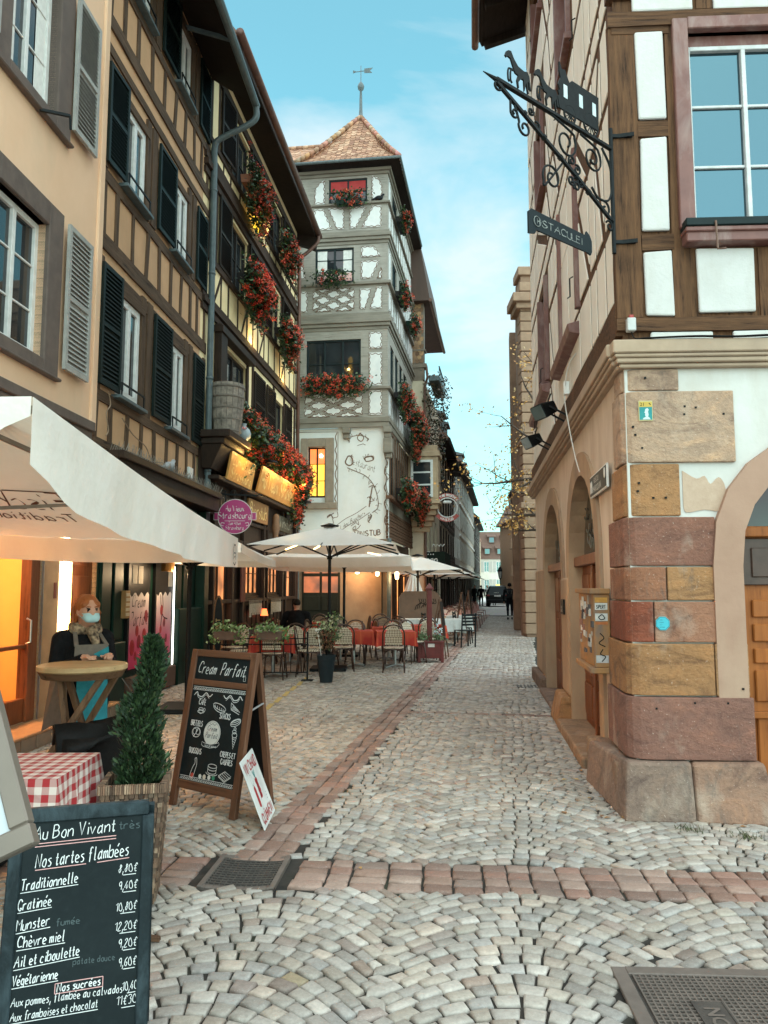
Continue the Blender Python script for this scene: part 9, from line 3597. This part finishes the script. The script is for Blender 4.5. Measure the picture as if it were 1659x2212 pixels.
for k,(dz,dy) in enumerate(((0,0),(.012,.01),(-.01,.015),(.004,-.012))):
    cb.tube(smoothpts([(.05,-.05,3.50),(.07,-.07,3.445),(.16,-.09 + dy,3.437 + dz * .3),(.5,-.10 + dy,3.44 + dz),(.8,-.105 + dy,3.432 + dz),(1.2,-.11 + dy,3.438 + dz),(2.2,-.10 + dy,3.43)],6),.0045,5)
o_ = ob('cables',cb,M('black_cable',(.02,.018,.016)),None,(H_O[0],H_O[1],0),(0,0,rzF))
tag(o_,'bundle of thin cables running along the stone ledge top','cable')
def flood(label,s,z,ang):
    t_ = thing('floodlight',label,'floodlight',onH(MH,-s,-.26,z),rzH,'floodlights on the ledge')
    mb = MB()
    mb.M = Matrix.Rotation(R(ang),4,'Z') @ Matrix.Rotation(R(28),4,'X')
    mb.hexa([(-.13,-.14,-.08),(.13,-.14,-.08),(.10,.06,-.07),(-.10,.06,-.07)],[(-.13,-.14,.10),(.13,-.14,.10),(.10,.06,.06),(-.10,.06,.06)])
    ob('housing',mb,MT['black'],t_,bev=.012)
    mb = MB()
    mb.M = Matrix.Rotation(R(ang),4,'Z') @ Matrix.Rotation(R(28),4,'X')
    mb.box(-.115,.115,-.148,-.141,-.065,.085)
    ob('lens',mb,GLASS('floodlight_glass',(.07,.09,.09),1.0,.1) if 'floodlight_glass' not in bpy.data.materials else bpy.data.materials['floodlight_glass'],t_)
    mb = MB()
    mb.bar((-.15,0,0),(-.15,.2,-.12),.02)
    mb.bar((.15,0,0),(.15,.2,-.12),.02)
    mb.bar((-.15,0,0),(-.13,.02,.14),.015)
    mb.bar((-.13,.02,.14),(.13,.02,.14),.015)
    ob('bracket',mb,MT['black'],t_)
flood('black floodlight on the ledge under the nearer maroon sill',3.05,3.66,25)
flood('black floodlight on the ledge under the farther maroon sill',4.9,3.66,20)
t_ = thing('cable','loose white wire hanging from a clip on the ledge','cable',onH(MH,-1.5,-.22,3.2),rzH)
mb = MB()
mb.tube(smoothpts([(.35,.03,.52),(.2,-.02,.45),(.02,-.04,.22),(-.05,.0,-.05),(-.1,.06,-.35),(-.12,.1,-.5)],6),.006,5)
mb.box(.0,.07,-.05,.0,.22,.34)
ob('wire',mb,MT['white_paint'],t_)
t_ = thing('street_sign','dark blue enamel street name plate beside the nearest arch','sign',onH(MH,-1.02,-.03,2.52),rzH)
mb = MB()
mb.box(-.44,.44,-.02,0,-.10,.10)
ob('rim',mb,MT['white_paint'],t_,bev=.004)
mb = MB()
mb.box(-.425,.425,-.023,-.02,-.085,.085)
ob('plate',mb,M('dark_blue_enamel',(.022,.03,.04),scale=4,rough=.35,bump=0),t_)
mb = MB()
text_mb(mb,'RUE DU',.072,-.19,.012,y=-.0245)
text_mb(mb,'MAROQUIN',.082,-.26,-.066,y=-.0245)
mb.prism([(-.40,-.06),(-.36,-.06),(-.36,-.01),(-.33,.0),(-.33,-.06),(-.29,-.06),(-.29,.02),(-.31,.05),(-.35,.03),(-.39,.05),(-.40,.02)],-.0255,-.023)
mb.prism([(.36 + .035 * math.cos(i * .785),.03 + .045 * math.sin(i * .785)) for i in range(8)],-.0255,-.023)
ob('plate_lettering',mb,MT['white_paint'],t_)
t_ = thing('notice_case','narrow notice case plastered with torn stickers beside the nearest arch','notice case',onH(MH,-1.14,-.03,1.25),rzH)
mb = MB()
mb.box(-.44,.42,-.13,0,-.30,.30)
mb.box(-.47,.45,-.16,0,.30,.345)
mb.box(-.47,.45,-.17,0,-.345,-.30)
ob('case',mb,M('orange_brown_case',(.42,.2,.06),(.28,.15,.07),scale=9,stain=(.12,.12,.13),stain_amt=.6,stain_scale=6),t_,bev=.006)
mb = MB()
for i in range(34):
    x,z = random.uniform(-.40,.32),random.uniform(-.28,.22)
    w_,h_ = random.uniform(.04,.12),random.uniform(.03,.09)
    q = random.choice([(.6,.57,.52),(.45,.42,.38),(.1,.09,.09),(.66,.64,.6),(.3,.14,.1),(.05,.05,.06)])
    mb.box(x,x + w_,-.133 - .0004 * i,-.13,z,z + h_,col=q)
for z0,h_,q in ((.17,.055,(.66,.66,.62)),(.08,.06,(.62,.62,.58)),(.05,.02,(.5,.16,.05)),(.23,.04,(.6,.3,.06)),(-.26,.06,(.5,.5,.5))):
    mb.box(.42,.4225,-.12,-.02,z0,z0 + h_,col=q)
ob('sticker_scraps',mb,ATTR('torn_stickers',.8,.3,30),t_)  # separate torn stickers gathered in one mesh
mb = MB()
S_ = lambda x,z: (.4235,-.115 + x,z)
fit(mb,'SPERT',.005,.085,.18,.028,w=.0025,T=S_)
for pts in ([(.03,-.02),(.06,-.06),(.02,-.1),(.07,-.13)],[(.05,-.15),(.03,-.19),(.07,-.21),(.04,-.25)],[(.02,.11),(.05,.13),(.07,.1),(.04,.09),(.02,.11)]):
    line(mb,pts,.004,T=S_,rnd=True)
ob('marker_tags',mb,MT['black'],t_)
t_ = thing('bell_plate','small black plate with white lettering inside the farther arch pier','plaque',onH(MH,-3.78,-.062,1.37),rzH)
mb = MB()
mb.box(-.15,.15,-.012,.01,-.09,.09)
ob('plate',mb,MT['black'],t_,bev=.003)
mb = MB()
hand(mb,'ACCUEIL',-.06,-.02,.028,y=-.0135,w=.002,sx=.5)
hand(mb,'LIVRAISON',-.08,-.06,.028,y=-.0135,w=.002,sx=.5)
ob('plate_lettering',mb,MT['white_paint'],t_)
# weeds and fallen leaves
lm = MB()
rg = random.Random(2)
for cx,cy,n in ((2.32,5.08,60),(2.62,4.98,70),(2.05,5.2,40)):
    for _ in range(n):
        p = Vector((cx + rg.gauss(0,.05),cy + rg.gauss(0,.04),0))
        u = Vector((rg.gauss(0,.5),rg.gauss(0,.5),1)).normalized() * rg.uniform(.02,.06)
        v = u.orthogonal().normalized() * .006
        lm.add([p - v,p + v,p + u],[(0,1,2)],col=rg.choice([(.06,.08,.02),(.1,.09,.04),(.04,.06,.02)]))
o_ = ob('weeds',lm,LEAF,kind='stuff')
o_['label'] = 'tufts of weeds in the joints by the corner plinth'
lm = MB()
for _ in range(70):
    y = rg.uniform(4.5,14)
    x = right_x(y) - abs(rg.gauss(0,.22)) - .05 if rg.random() < .7 else rg.uniform(-1.2,1.6)
    a = rg.uniform(0,6.28)
    s = rg.uniform(.015,.035)
    lm.add([(x + s * math.cos(a),y + s * math.sin(a),.008),(x - s * .6 * math.sin(a),y + s * .6 * math.cos(a),.012),(x - s * math.cos(a),y - s * math.sin(a),.008),(x + s * .6 * math.sin(a),y - s * .6 * math.cos(a),.014)],[(0,1,2,3)],col=rg.choice([(.42,.2,.05),(.3,.13,.04),(.5,.3,.09),(.2,.1,.05)]))
o_ = ob('fallen_leaves',lm,LEAF,kind='stuff')
o_['label'] = 'scattered small autumn leaves on the setts'
